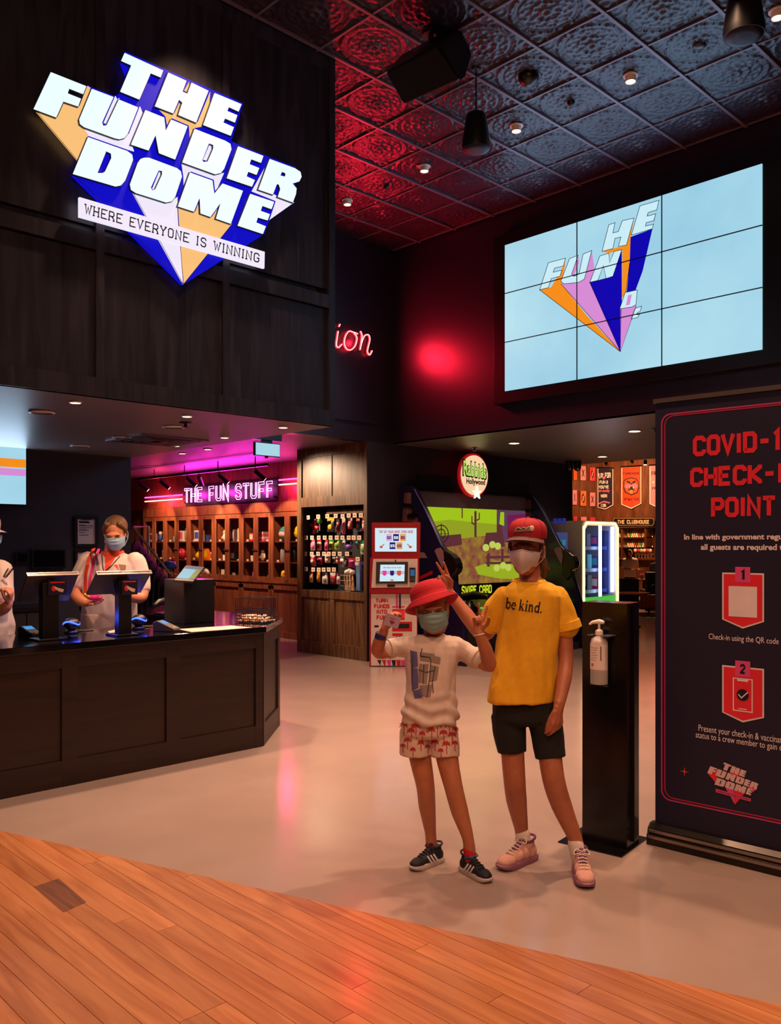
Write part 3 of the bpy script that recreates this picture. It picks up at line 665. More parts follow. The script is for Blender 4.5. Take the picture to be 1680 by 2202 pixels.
# ================================================================== things in the counter soffit
def spotdisc(px, py, z, label, grp, r=.06, e=None, lit=True, es=60, name='recessed_downlight'):
    p = onZ(px, py, z); t = thing(name, label, 'downlight', p, 0, grp); T_ = Matrix.Translation(p)
    MB(T_).lathe([(r, .002), (r * 1.18, -.003), (r * 1.2, -.009), (r * .95, -.012)], n=24, cap=False).build('trim_ring', m_trimw, t, smooth=True)
    MB(T_).lathe([(r * .98, -.002), (.002, -.003)], n=20).build('lens', m_bulb if lit else M('unlit_lens', '#c9b9ac', .3), t)
    if lit: lamp('SPOT', p + Vector((0, 0, -.03)), es, WARM, .04, None, 125, .8, name='soffit_downlight')
G_ = 'recessed downlights in the counter soffit'
for px, py, lit in ((162, 863, True), (402, 893, True), (609, 917, True), (483, 939, True), (378, 957, True)): spotdisc(px, py, BZ, 'small lit recessed downlight in the soffit over the counter', G_, .035, lit=lit, es=90)
for px, py in ((90, 885), (373, 917), (264, 940), (172, 958)): spotdisc(px, py, BZ, 'round pale ceiling speaker in the soffit over the counter', 'ceiling speakers in the counter soffit', .075, lit=False, name='ceiling_speaker')
def sprinkler(px, py, z, label, grp=None):
    p = onZ(px, py, z); t = thing('fire_sprinkler', label, 'sprinkler', p, 0, grp); T_ = Matrix.Translation(p)
    MB(T_).lathe([(.05, .001), (.05, -.006), (.02, -.012)], n=20).build('rosette', m_blk, t); MB(T_).lathe([(.012, -.01), (.012, -.035), (.028, -.038), (.028, -.041)], n=14).build('head', m_blk, t)
sprinkler(399, 908, BZ, 'dark fire sprinkler in the soffit over the counter')
p = onZ(338, 946, BZ); t = thing('air_grille', 'square dark air conditioning grille in the counter soffit', 'vent', p)
for k in range(5):
    s0 = .33 - k * .06
    mb = MB(Matrix.Translation(p)); h = -.012 - .0012 * k
    for a in ((-s0, s0, -s0, -s0 + .035), (-s0, s0, s0 - .035, s0), (-s0, -s0 + .035, -s0 + .035, s0 - .035), (s0 - .035, s0, -s0 + .035, s0 - .035)): mb.box(*a, h, -.001)
    mb.build('frame' if k == 0 else 'vane', m_blk if k else m_bar, t)

# exit sign hanging under the neon wall
a, b = onY(546, 950, WY - .02), onY(600, 984, WY - .02)
t = thing('exit_sign', 'pale lit exit box sign hanging at the gift shop opening', 'sign', ((a.x + b.x) / 2, WY - .02, b.z))
MB().box(a.x, b.x, WY - .045, WY - .005, b.z, a.z).build('housing', m_bez, t, bevel=.004)
MB().box(a.x + .008, b.x - .008, WY - .048, WY - .044, b.z + .008, a.z - .008).build('lit_panel', GLOW('exit_panel', (.42, .72, .84), .9), t)
MB().box(a.x - .02, b.x + .02, WY - .05, WY, a.z + .03, PZ).build('mounting_bar', m_bez, t); MB().box(a.x + .1, b.x - .1, WY - .03, WY - .02, a.z - .002, a.z + .035).build('bracket', m_bez, t)
MB().lathe([(.02, b.z), (.02, b.z - .02)], ((a.x + b.x) / 2, WY - .02, 0), n=12).build('test_button', m_bez, t)

# menu screen behind the counter, framed notices, tablets on the wall
BW = 8.48
a, b = onY(-90, 916, BW - .06), onY(54, 1085, BW - .06)
t = thing('menu_screen', 'bright menu screen with orange and violet stripes on the wall behind the counter', 'screen', ((a.x + b.x) / 2, BW - .05, b.z))
MB().box(a.x, b.x + .015, BW - .075, BW, b.z - .015, a.z).build('housing', m_bez, t, bevel=.004)
zt_ = onY(54, 930, BW - .06).z
MB().box(a.x + .01, b.x, BW - .082, BW - .074, b.z, zt_).build('display', m_scr, t)
for z0, z1, m in ((onY(50, 1006, BW - .08).z, onY(50, 988, BW - .08).z, s_or), (onY(50, 1024, BW - .08).z, onY(50, 1009, BW - .08).z, s_pk)):
    MB().box(a.x + .012, b.x - .002, BW - .084, BW - .0825, z0, z1).build('stripe', m, t)
lamp('AREA', ((a.x + b.x) / 2, BW - .09, (b.z + zt_) / 2), 6, (.5, .75, 1), b.x - a.x, ((a.x + b.x) / 2, 0, (b.z + zt_) / 2), name='menu_screen_light', sy=zt_ - b.z)   # at the screen's face
def framed(px0, py0, px1, py1, label, text=True, name='framed_notice'):
    a, b = onY(px0, py0, BW - .03), onY(px1, py1, BW - .03)
    t = thing(name, label, 'picture frame', ((a.x + b.x) / 2, BW, b.z))
    mb = MB(); x0, x1, z0, z1 = a.x, b.x, b.z, a.z; w_ = .03
    for q in ((x0, x1, z0, z0 + w_), (x0, x1, z1 - w_, z1), (x0, x0 + w_, z0 + w_, z1 - w_), (x1 - w_, x1, z0 + w_, z1 - w_)): mb.box(q[0], q[1], BW - .03, BW, q[2], q[3])
    mb.build('frame', m_bez, t)
    MB().box(x0 + w_, x1 - w_, BW - .012, BW - .004, z0 + w_, z1 - w_).build('paper', M('notice_paper', '#d9cfdd', .7), t)
    if text:
        mb = MB(); W, H = x1 - x0, z1 - z0
        for k, (u0, u1, v, h) in enumerate(((.28, .72, .88, .012), (.2, .62, .80, .022), (.2, .66, .775, .018), (.2, .5, .70, .01), (.2, .8, .68, .01), (.2, .75, .62, .008), (.2, .5, .57, .008), (.2, .62, .53, .008), (.2, .45, .46, .008), (.2, .6, .38, .008))):
            mb.box(x0 + u0 * W, x0 + u1 * W, BW - .0135, BW - .0122, z0 + v * H, z0 + v * H + h * .8)
        mb.build('print', M('grey_print', '#4a4652', .7), t)
framed(161, 1110, 212, 1176, 'black framed notice with printed lines on the wall behind the counter')
framed(161, 1182, 212, 1232, 'lower black framed notice half hidden behind the crew member', False)
for (px0, py0, px1, py1, lb) in ((68, 1180, 142, 1222, 'wide black wall screen switched off behind the tills'), (34, 1186, 63, 1213, 'small black wall panel beside the switched off screen')):
    a, b = onY(px0, py0, BW - .04), onY(px1, py1, BW - .04); t = thing('wall_screen', lb, 'screen', ((a.x + b.x) / 2, BW, b.z))
    MB().box(a.x, b.x, BW - .04, BW, b.z, a.z).build('housing', m_bez, t, bevel=.003); MB().box(a.x + .02, b.x - .02, BW - .044, BW - .039, b.z + .02, a.z - .02).build('glass_face', M('dead_screen', '#050509', .08), t)
# low cabinet against that wall
a, b = onY(24, 1281, BW - .4), onY(90, 1355, BW - .4)
t = thing('back_cabinet', 'low dark cabinet under the wall screens behind the counter', 'cabinet', ((a.x + b.x) / 2, BW - .2, 0))
MB().box(a.x, b.x + .1, BW - .42, BW - .002, 0, .86).build('body', M('charcoal_laminate', '#2b2426', .5), t); MB().box(a.x - .02, b.x + .12, BW - .45, BW - .002, .86, .9).build('top', m_blk, t)
for k in range(3): w3 = (b.x + .1 - a.x) / 3; MB().box(a.x + k * w3 + .006, a.x + (k + 1) * w3 - .006, BW - .436, BW - .4205, .05, .85).build('door', M('charcoal_laminate', '#2b2426', .5), t)

# ================================================================== sales counter
CT = .885; CF = 5.15; CXE = 3.68; CX2, CY2 = 4.22, 5.67; CIN_Y, CIN_X, CEND = 5.85, 3.62, 8.1
m_cnt = WOOD('dark_counter_timber', '#1b0c08', '#2d1811', 2.4, .42, (.5, 5, 6), .12)
m_top = M('black_stone_top', '#0d0b0f', .09, coat=.3)
ct = thing('sales_counter', 'long dark panelled sales counter with a chamfered corner', 'counter', (CXE, CF, 0))
body = [(-3.2, CF + .02), (CXE, CF + .02), (CX2 - .02, CY2), (CX2 - .02, CEND), (CIN_X, CEND), (CIN_X, CIN_Y), (-3.2, CIN_Y)]
flatz = lambda u, v, t: Vector((u, v, t))
MB().prism(body, flatz, 0, CT - .045).build('carcass', m_cnt, ct)
def frame_face(p0, p1, stiles, zb0=.0, zt0=CT - .045, hb=.16, ht=.11, parent=ct, mat=m_cnt, th=.022, pn='panel'):
    """framed panels on the vertical face from p0 to p1; stiles = list of (start, end) along it in metres"""
    p0, p1 = Vector((*p0, 0)), Vector((*p1, 0)); d = (p1 - p0).normalized(); n = Vector((d.y, -d.x, 0))
    def bx(a, b, z0, z1, t0, t1, name):
        MB().add([p0 + d * s_ + n * t_ + Vector((0, 0, z)) for z in (z0, z1) for t_ in (t0, t1) for s_ in (a, b)], [(0, 2, 3, 1), (4, 5, 7, 6), (0, 1, 5, 4), (2, 6, 7, 3), (0, 4, 6, 2), (1, 3, 7, 5)]).build(name, mat, parent)
    for a, b in stiles: bx(a, b, zb0, zt0, 0, th, 'stile')
    for (a0, a), (b, b1) in zip(stiles, stiles[1:]):
        bx(a, b, zb0, zb0 + hb, 0, th - .001, 'rail'); bx(a, b, zt0 - ht, zt0, 0, th - .001, 'rail'); bx(a + .001, b - .001, zb0 + hb, zt0 - ht, 0, .006, pn)
xs = [XatY(133, CF), XatY(168, CF), XatY(358, CF), XatY(387, CF), XatY(550, CF)]
modw = xs[2] - xs[0]; O_ = -3.2
sts = [(xs[4] - O_, CXE - O_), (xs[2] - O_, xs[3] - O_), (xs[0] - O_, xs[1] - O_)]
k = 1
while xs[0] - k * modw - O_ > .2: sts.append((xs[0] - k * modw - O_, xs[1] - k * modw - O_)); k += 1
frame_face((O_, CF + .02), (CXE, CF + .02), sorted(sts))
Lc = math.hypot(CX2 - .02 - CXE, CY2 - CF - .02); frame_face((CXE, CF + .02), (CX2 - .02, CY2), [(0, .05), (Lc - .09, Lc)])
frame_face((CX2 - .02, CY2), (CX2 - .02, CEND), [(0, .08), (.8, .88), (1.6, 1.68), (2.35, 2.43)])
top = [(-3.2, CF - .03), (CXE + .012, CF - .03), (CX2 + .028, CY2 - .012), (CX2 + .028, CEND), (CIN_X - .02, CEND), (CIN_X - .02, CIN_Y + .02), (-3.2, CIN_Y + .02)]
o = MB().prism(top, flatz, CT - .045, CT).build('countertop', m_top, bevel=.004); tag(o, 'glossy black stone countertop of the sales counter', 'countertop')

# ---- tills: tilted screens on black posts, seen from behind
m_till = M('till_grey', '#3d383c', .42); m_led = GLOW('blue_led', (.02, .05, 1), 7)
def pane(mb, c, ux, uy, w, h, th):
    n = ux.cross(uy).normalized(); vs_ = []
    for t_ in (0, th):
        for a, b in ((-1, -1), (1, -1), (1, 1), (-1, 1)): vs_.append(c + ux * (a * w / 2) + uy * (b * h / 2) + n * t_)
    mb.add(vs_, [(0, 3, 2, 1), (4, 5, 6, 7), (0, 1, 5, 4), (1, 2, 6, 5), (2, 3, 7, 6), (3, 0, 4, 7)])
def till(px, pw, base_y, label, tx0, tx1, ty, by):
    b = onZ(px, base_y, CT); t = thing('till_terminal', label, 'till', (b.x, b.y, CT)); r = pw
    MB().box(b.x - r, b.x + r, b.y - .035, b.y + .035, CT, 1.25).build('post', m_blk, t, bevel=.006)
    MB().box(b.x - r * 1.7, b.x + r * 1.7, b.y - .07, b.y + .10, CT, CT + .012).build('foot_plate', m_blk, t, bevel=.003)
    Yt = b.y - .02; A, B = onY(tx0, ty, Yt), onY(tx1, ty, Yt); w_ = B.x - A.x; zt_ = A.z; zb_ = onY(tx0, by, Yt + .16).z
    c = Vector(((A.x + B.x) / 2, Yt + .08, (zt_ + zb_) / 2)); uy = Vector((0, -.16, zt_ - zb_)); h = uy.length; uy.normalize(); ux = Vector((1, 0, 0))
    mb = MB(); pane(mb, c, ux, uy, w_, h, .022); s_ = mb.build('screen_back', m_till, t, bevel=.005)
    n = ux.cross(uy); mb = MB(); pane(mb, c - n * .004, ux, uy, w_ - .03, h - .03, .003); mb.build('screen_glass', M('till_display', '#101830', .1, emit=.25, ecol='#4080c0'), t)
    mb = MB(); pane(mb, c + uy * (h / 2) + n * .012, ux, n, w_, .03, .008); mb.build('top_edge', M('silver_edge', '#8d8482', .35, .6), t)
    mb = MB(); pane(mb, Vector((b.x, b.y + .03, 1.22)), Vector((1, 0, 0)), Vector((0, .3, 1)).normalized(), .10, .08, .03); mb.build('tilt_joint', m_blk, t)
    return b, t
def tap_card(px0, py0, px1, py1, Y, label):
    A, B = onY(px0, py0, Y), onY(px1, py1, Y); t = thing('tap_card_sign', label, 'sign', ((A.x + B.x) / 2, Y, B.z))
    W, H = B.x - A.x, A.z - B.z; MB().box(A.x, B.x, Y, Y + .004, B.z, A.z).build('card', M('navy_card', '#1b1030', .5), t)
    f = lambda u, v, t_: Vector((A.x + u * W, Y - .0006 - t_, B.z + v * H))
    MB().prism(rect(.1, .83, .9, .91), f, None, 0).build('heading_bar', M('card_red', '#e0323c', .5), t)
    MB().prism(disc(.3, .45, .13, 18, .2), f, None, 0).build('button', M('card_red', '#e0323c', .5), t)
    MB().prism([(.3, .5), (.36, .58), (.55, .48), (.86, .36), (.8, .16), (.62, .2), (.42, .36)], f, None, .0004).build('hand_icon', M('card_cream', '#e8cdb8', .5), t)
b1, t1 = till(105, .052, 1376, 'black post till beside the crew member holding pens', 57, 168, 1232, 1291)
b2, t2 = till(265, .045, 1366, 'black post till in front of the crew member with the pink toy', 207, 325, 1229, 1274)
tap_card(104, 1249, 143, 1278, b1.y - .045, 'navy card with tapping hand icon on the till post beside the blue scanner')
tap_card(262, 1247, 296, 1278, b2.y - .045, 'navy card with tapping hand icon on the till post before the crew member')
def tube_led(px0, py0, px1, py1, Y): pass
def eftpos(px, py, rz, label, m_body, L=.17):
    p = onZ(px, py, CT); t = thing('card_terminal', label, 'card terminal', p, rz); T_ = Matrix.Translation(p) @ Matrix.Rotation(rz, 4, 'Z')
    side = [(-.085, 0), (.085, 0), (.085, .022), (-.055, .075), (-.085, .06)]
    mb = MB(T_); mb.prism(side, lambda u, v, t_: Vector((t_, -u, v)), -.042, .042); mb.build('body', m_body, t, bevel=.006)
    sl = Vector((0, -.14, -.053)).normalized()
    def on(u, v, e=.0012): c = Vector((0, .055, .075)); nn = Vector((0, -.053, .14)).normalized(); return T_ @ (c + Vector((u, 0, 0)) + sl * v + nn * e)
    MB().add([on(-.032, .012), on(.032, .012), on(.032, .062), on(-.032, .062)], [(0, 1, 2, 3)]).build('display', GLOW('terminal_display', (.05, .30, .75), .9), t)
    for i in range(3):
        for j in range(4):
            m = M('key_grey', '#55565c', .5) if j < 3 else (M('key_red', '#c02028', .5), M('key_yellow', '#d8b020', .5), M('key_green', '#20a040', .5))[i]
            u, v = -.028 + i * .021, .073 + j * .0155; mb = MB(); mb.add([on(u, v, .0015), on(u + .016, v, .0015), on(u + .016, v + .011, .0015), on(u, v + .011, .0015)], [(0, 1, 2, 3)]); mb.build('key', m, t)
eftpos(66, 1371, .2, 'black card terminal beside the first till post', m_blk)
eftpos(358, 1357, .5, 'grey card terminal beside the white leaflet', M('terminal_grey', '#4a4646', .4))
def scanner(px, py, label, rz=0.):
    p = onZ(px, py, CT); t = thing('presentation_scanner', label, 'scanner', p, rz); T_ = Matrix.Translation(p) @ Matrix.Rotation(rz, 4, 'Z')
    MB(T_).lathe([(.045, 0), (.048, .012), (.03, .022), (.022, .03)], n=20).build('base', m_blk, t, smooth=True)
    mb = MB(T_); mb.ell((0, -.005, .065), (.055, .05, .042), 20, 12); mb.build('head', m_blk, t, smooth=True)
    mb = MB(T_); mb.tube([(.052 * math.cos(a), -.005 + .047 * math.sin(a), .072 + .012 * math.sin(a * 2)) for a in [2 * PI * i / 28 for i in range(28)]], .006, 8, closed=True); mb.build('light_ring', m_led, t, smooth=True)
    mb = MB(T_); mb.ell((0, -.04, .062), (.026, .014, .02), 14, 8); mb.build('window', M('scanner_window', '#2030c0', .1, emit=1.2, ecol='#3050ff'), t, smooth=True)
    mb = MB(T_); mb.tube(smooth_path([(.03, .03, .03), (.06, .07, .015), (.12, .08, .006), (.2, .09, .005)]), .004, 6); mb.build('cord', m_blk, t)
    lamp('POINT', p + Vector((0, -.10, .10)), 1.0, (.05, .1, 1), .03, name='scanner_light')
scanner(153, 1362, 'blue glowing scanner dome beside the first till post'); scanner(298, 1353, 'blue glowing scanner dome beside the grey card terminal')
# barcode gun lying on the return
p = onZ(350, 1322, CT); t = thing('barcode_gun', 'black barcode scanner gun in its cradle on the counter return', 'scanner', p, .2); T_ = Matrix.Translation(p) @ Matrix.Rotation(.2, 4, 'Z')
MB(T_).box(-.05, .05, -.04, .05, 0, .02).build('cradle', m_blk, t, bevel=.006)
mb = MB(T_); mb.tube([(-.10, -.02, .09), (-.05, -.01, .11), (.04, 0, .12), (.075, .0, .10)], [.022, .03, .032, .02], 12, round_ends=True); mb.build('head', m_blk, t, smooth=True)
mb = MB(T_); mb.tube([(.05, 0, .11), (.06, .0, .06), (.05, .01, .042)], [.028, .022, .02], 12, round_ends=True); mb.build('grip', m_blk, t, smooth=True)
# leaflet
q = [onZ(x / 4.2 + 260, y / 4.2 + 940, CT) for x, y in ((520, 1735), (1000, 1703), (1190, 1722), (640, 1762))]
o = MB().prism([(v.x, v.y) for v in q], flatz, CT + .0006, CT + .0018).build('leaflet', M('leaflet_paper', '#d8b6a6', .6)); tag(o, 'large pale leaflet lying flat on the black countertop', 'leaflet')
q2 = [onZ(x, y, CT) for x, y in ((232, 1358), (250, 1354), (250, 1362), (238, 1364))]
o = MB().prism([(v.x, v.y) for v in q2], flatz, CT + .0006, CT + .002).build('receipt', M('leaflet_paper', '#d8b6a6', .6)); tag(o, 'small white paper slip beside the middle till post', 'paper')
# wire basket of wrapped sweets
bl, br, bb = onZ(507, 1339, CT), onZ(566, 1342, CT), onZ(580, 1332, CT)
ang = math.atan2((br - bl).y, (br - bl).x); bw = (br - bl).length; bd = .19; bh = .19
t = thing('wire_basket', 'black wire basket of wrapped sweets on the end of the counter', 'basket', bl, ang); T_ = Matrix.Translation(bl) @ Matrix.Rotation(ang, 4, 'Z')
mb = MB(T_)
for k in range(6):
    z = .006 + k * .024 if k < 5 else bh
    mb.tube([(0, 0, z), (bw, 0, z), (bw, bd, z), (0, bd, z)], .003, 5, closed=True)
mb.build('hoop_wires', m_blk, t)
mb = MB(T_)
for k in range(15): xx = bw * k / 14; mb.tube([(xx, 0, .004), (xx, 0, bh if k in (0, 14) else .128)], .0016, 5); mb.tube([(xx, bd, .004), (xx, bd, bh + .03 if k in (0, 14) else bh)], .0016, 5); mb.tube([(xx, 0, .004), (xx, bd, .004)], .0016, 5)
for k in range(1, 8): yy = bd * k / 8; mb.tube([(0, yy, .004), (0, yy, bh)], .0016, 5); mb.tube([(bw, yy, .004), (bw, yy, bh)], .0016, 5)
mb.build('upright_wires', m_blk, t)
sw = MB(); sw.ell((0, 0, 0), (.012, .010, .009), 8, 6); sm = sw.mesh('sweet')
swm = [M('sweet_cream', '#f0d8c0', .3), M('sweet_orange', '#e08850', .3), M('sweet_white', '#f4e8e0', .3)]
sms = []
for m in swm:
    me = sm.copy(); me.materials.append(m); sms.append(me)
    for pp in me.polygons: pp.use_smooth = True
for k in range(120):
    lx, ly = random.uniform(.016, bw - .016), random.uniform(.016, bd - .016); lz = .016 + (k // 45) * .016
    if lz > .03 and (abs(lx - bw * .4) > bw * .4): lz = .016
    o = bpy.data.objects.new('wrapped_sweet', sms[k % 3]); COL.objects.link(o); o.location = T_ @ Vector((lx, ly, lz)); o.rotation_euler = (random.random() * 3, random.random() * 3, 0)
    tag(o, 'small wrapped %s sweet heaped in the wire basket' % ('cream', 'orange', 'white')[k % 3], 'sweet', 'sweets in the wire basket')
# self-service tower with touchscreen on the return
p = onZ(428, 1340, CT); t = thing('touchscreen_tower', 'black tower with a tilted cyan touchscreen on the counter return', 'kiosk', (p.x, p.y, CT))
xa, xb = XatY(396, p.y), XatY(462, p.y); zt_ = onY(430, 1246, p.y).z
MB().box(xa, xb, p.y, p.y + .30, CT, zt_).build('tower', m_blk, t, bevel=.006)
Q = [onY(x, y, yy) for x, y, yy in ((374, 1247, p.y - .08), (416, 1250, p.y - .08), (441, 1219, p.y + .22), (400, 1215, p.y + .22))]
n = (Q[1] - Q[0]).cross(Q[3] - Q[0]).normalized(); n = n if n.z > 0 else -n
MB().add([q - n * .02 for q in Q] + [q for q in Q], [(0, 3, 2, 1), (4, 5, 6, 7), (0, 1, 5, 4), (1, 2, 6, 5), (2, 3, 7, 6), (3, 0, 4, 7)]).build('screen_body', m_blk, t, bevel=.004)
def Qf(u, v, t_): return Q[0] * (1 - u) * (1 - v) + Q[1] * u * (1 - v) + Q[2] * u * v + Q[3] * (1 - u) * v + n * (.0015 + t_)
for r_, m, nm in ((rect(.05, .12, .95, .95), GLOW('ui_cyan', (.08, .42, .62), .9), 'display'), (rect(.05, .75, .95, .95), GLOW('ui_navy', (.02, .09, .18), .8), 'menu_bar'), (rect(.68, .12, .95, .74), GLOW('ui_olive', (.12, .22, .03), .8), 'side_list')):
    MB().prism(r_, Qf, None, 0 if nm == 'display' else .0006).build(nm, m, t)

# ================================================================== gift shop: glazed cupboards along the back wall
ORD = ['first', 'second', 'third', 'fourth', 'fifth', 'sixth', 'seventh']
bnd = [YatX(p, SX) for p in (307.6, 353, 404, 459, 518, 582.6)]
wdt = (bnd[0] - bnd[5]) / 5; bnd = [bnd[5] + wdt * k for k in range(-1, 7)]      # even cupboards, nearest to the merchandise bay first
m_shelf = M('shelf_timber', '#6b3f28', .4); m_in = m_oak; m_pane = GLASS('cupboard_glass', (.96, .93, .9), .03, .07)
m_steel = M('bright_steel', '#d8d2cc', .25, .9)
SH = [.905, 1.20, 1.53]; DZ0, DZ1 = .89, 1.99
def cupboard(k):
    y0, y1 = bnd[k], bnd[k + 1]; yc = (y0 + y1) / 2
    t = thing('glass_cupboard', 'red brown glazed cupboard, %s from the merchandise bay' % ORD[k], 'cupboard', (SX + .18, yc, 0), 0, 'glazed cupboards along the gift shop wall')
    MB().box(SX + .02, SX + .34, y0 + .002, y1 - .002, 0, .86).build('base', m_oak, t)
    for a, b, z0, z1 in ((y0 + .02, y0 + .07, .1, .82), (y1 - .07, y1 - .02, .1, .82), (y0 + .02, y1 - .02, 0, .1), (y0 + .02, y1 - .02, .76, .86)): MB().box(SX, SX + .02, a, b, z0, z1).build('base_frame', m_oak, t)
    mb = MB(); mb.box(SX + .33, SX + .345, y0, y1, .86, 2.02); mb.build('back', m_in, t)
    for yy in (y0 + .001, y1 - .02): MB().box(SX + .022, SX + .33, yy, yy + .019, .86, 2.02).build('side', m_oak, t)
    MB().box(SX + .0, SX + .34, y0 + .002, y1 - .002, 2.0, 2.16).build('head', m_oak, t); MB().box(SX - .012, SX + .34, y0 + .002, y1 - .002, .86, .893).build('ledge', m_oak, t)
    for z in SH[1:]: MB().box(SX + .03, SX + .33, y0 + .02, y1 - .02, z - .016, z).build('shelf', m_shelf, t)
    for a, b, hs in ((y0 + .004, yc - .002, 1), (yc + .002, y1 - .004, -1)):
        mb = MB(); w_ = .062
        for q in ((a, a + w_, DZ0, DZ1), (b - w_, b, DZ0, DZ1), (a + w_, b - w_, DZ0, DZ0 + .07), (a + w_, b - w_, DZ1 - .07, DZ1)): mb.box(SX, SX + .02, *q)
        d = mb.build('door', m_oak, t); MB().box(SX + .008, SX + .012, a + w_, b - w_, DZ0 + .07, DZ1 - .07).build('pane', m_pane, d)
        hy = yc - hs * .03; MB().box(SX - .02, SX - .012, hy - .045, hy + .045, 1.385, 1.40).build('handle', m_steel, d)
        MB().tube([(SX - .001, hy, .925), (SX - .012, hy, .925)], .008, 8).build('lock', m_steel, d)
    return t
for k in range(6): cupboard(k)
# what stands in them: one maker per kind of merchandise
def item(kind, col, col2, x, y, z, s, label, grp):
    m1 = M('item_' + col, col, .45); m2 = M('item_' + col2, col2, .45); t = thing({'plush': 'round_plush', 'box': 'toy_box', 'stack': 'stacked_game_boxes', 'ring': 'spinning_top', 'mug': 'mug', 'helmet': 'toy_helmet', 'cap': 'cap', 'bottle': 'drink_bottle', 'figure': 'toy_figure'}[kind], label, {'plush': 'plush toy', 'stack': 'game boxes', 'ring': 'toy', 'helmet': 'helmet', 'bottle': 'bottle', 'figure': 'toy'}.get(kind, kind), (x, y, z), 0, grp)
    T_ = Matrix.Translation((x, y, z)); 
    if kind == 'plush':
        MB(T_).ell((0, 0, s * .5), (s * .5, s * .55, s * .5), 14, 10).build('body', m1, t, smooth=True)
        for sg_ in (-1, 1): MB(T_).ell((0, sg_ * s * .3, s * .95), (s * .1, s * .1, s * .16), 8, 6).build('ear', m2, t, smooth=True); MB(T_).ell((-s * .42, sg_ * s * .2, s * .6), (s * .06, s * .07, s * .08), 8, 6).build('eye', m2, t, smooth=True)
    elif kind == 'box':
        MB(T_).box(-s * .3, s * .3, -s * .42, s * .42, 0, s).build('carton', m1, t, bevel=.004); MB(T_).box(-s * .3 - .002, -s * .3, -s * .32, s * .32, s * .25, s * .85).build('print', m2, t)
    elif kind == 'stack':
        for q in range(4): MB(T_).box(-s * .3, s * .3, -s * .5 + q * .006, s * .5 - q * .006, q * s * .2, q * s * .2 + s * .18).build('box', (m1, m2)[q % 2], t, bevel=.003)
    elif kind == 'ring':
        MB(T_).tube([(0, s * .42 * math.cos(a), s * .5 + s * .42 * math.sin(a)) for a in [2 * PI * i / 20 for i in range(20)]], s * .07, 8, closed=True).build('rim', m1, t, smooth=True)
        MB(T_).ell((0, 0, s * .5), (s * .08, s * .28, s * .28), 12, 8).build('hub', m2, t, smooth=True); MB(T_).box(-.04, .04, -.05, .05, 0, .012).build('stand', m2, t)
    elif kind == 'mug':
        MB(T_).lathe([(s * .36, 0), (s * .38, s * .02), (s * .38, s * .85), (s * .34, s * .85), (s * .33, s * .1)], n=16, cap=True).build('cup', m1, t, smooth=False, auto=40); MB(T_).tube([(0, s * .37, s * .7), (0, s * .62, s * .66), (0, s * .62, s * .3), (0, s * .37, s * .22)], s * .06, 6).build('handle', m2, t)
    elif kind == 'helmet':
        MB(T_).ell((0, 0, s * .5), (s * .46, s * .5, s * .5), 16, 10).build('shell', m1, t, smooth=True); MB(T_).ell((-s * .2, 0, s * .45), (s * .32, s * .38, s * .26), 12, 8).build('visor', m2, t, smooth=True)
    elif kind == 'cap':
        MB(T_).lathe([(s * .5, .0), (s * .49, s * .2), (s * .36, s * .42), (.01, s * .5)], n=18).build('crown', m1, t, smooth=True); MB(T_).prism([(-s * .48, -s * .36), (-s * .95, -s * .2), (-s * .98, s * .2), (-s * .48, s * .36)], lambda u, v, t_: Vector((u, v, t_)), .004, .014).build('peak', m2, t)
    elif kind == 'bottle':
        MB(T_).lathe([(s * .18, 0), (s * .2, s * .05), (s * .2, s * .65), (s * .1, s * .8), (s * .1, s * .86)], n=14).build('body', m1, t, smooth=False, auto=40); MB(T_).lathe([(s * .12, s * .86), (s * .12, s)], n=12).build('lid', m2, t)
    elif kind == 'figure':
        MB(T_).tube([(0, 0, s * .2), (0, 0, s * .35), (0, 0, s * .6)], [s * .19, s * .24, s * .18], 12, round_ends=True).build('body', m1, t, smooth=True); MB(T_).ell((0, 0, s * .8), (s * .2, s * .22, s * .2), 12, 8).build('head', m2, t, smooth=True)
        for sg_ in (-1, 1): MB(T_).tube([(0, sg_ * s * .2, s * .55), (-s * .1, sg_ * s * .34, s * .3)], s * .07, 8, round_ends=True).build('arm', m1, t, smooth=True)
NAME = {'plush': 'round plush toy', 'box': 'boxed toy', 'stack': 'game box stack', 'ring': 'toy ring', 'mug': 'mug', 'helmet': 'toy helmet', 'cap': 'cap', 'bottle': 'drink bottle', 'figure': 'toy figure'}
CN = {'#e8c81c': 'yellow', '#151515': 'black', '#e8e2da': 'white', '#c8283c': 'red', '#e86aa0': 'pink', '#e07820': 'orange', '#38a050': 'green', '#2a5ac0': 'blue', '#8a8a92': 'grey', '#48b0b8': 'teal', '#6a3aa8': 'purple', '#e0b890': 'tan'}
Y_, K_, W_, R_, P_, O2, G2, B_, A_, TL, V_, TN = CN.keys()
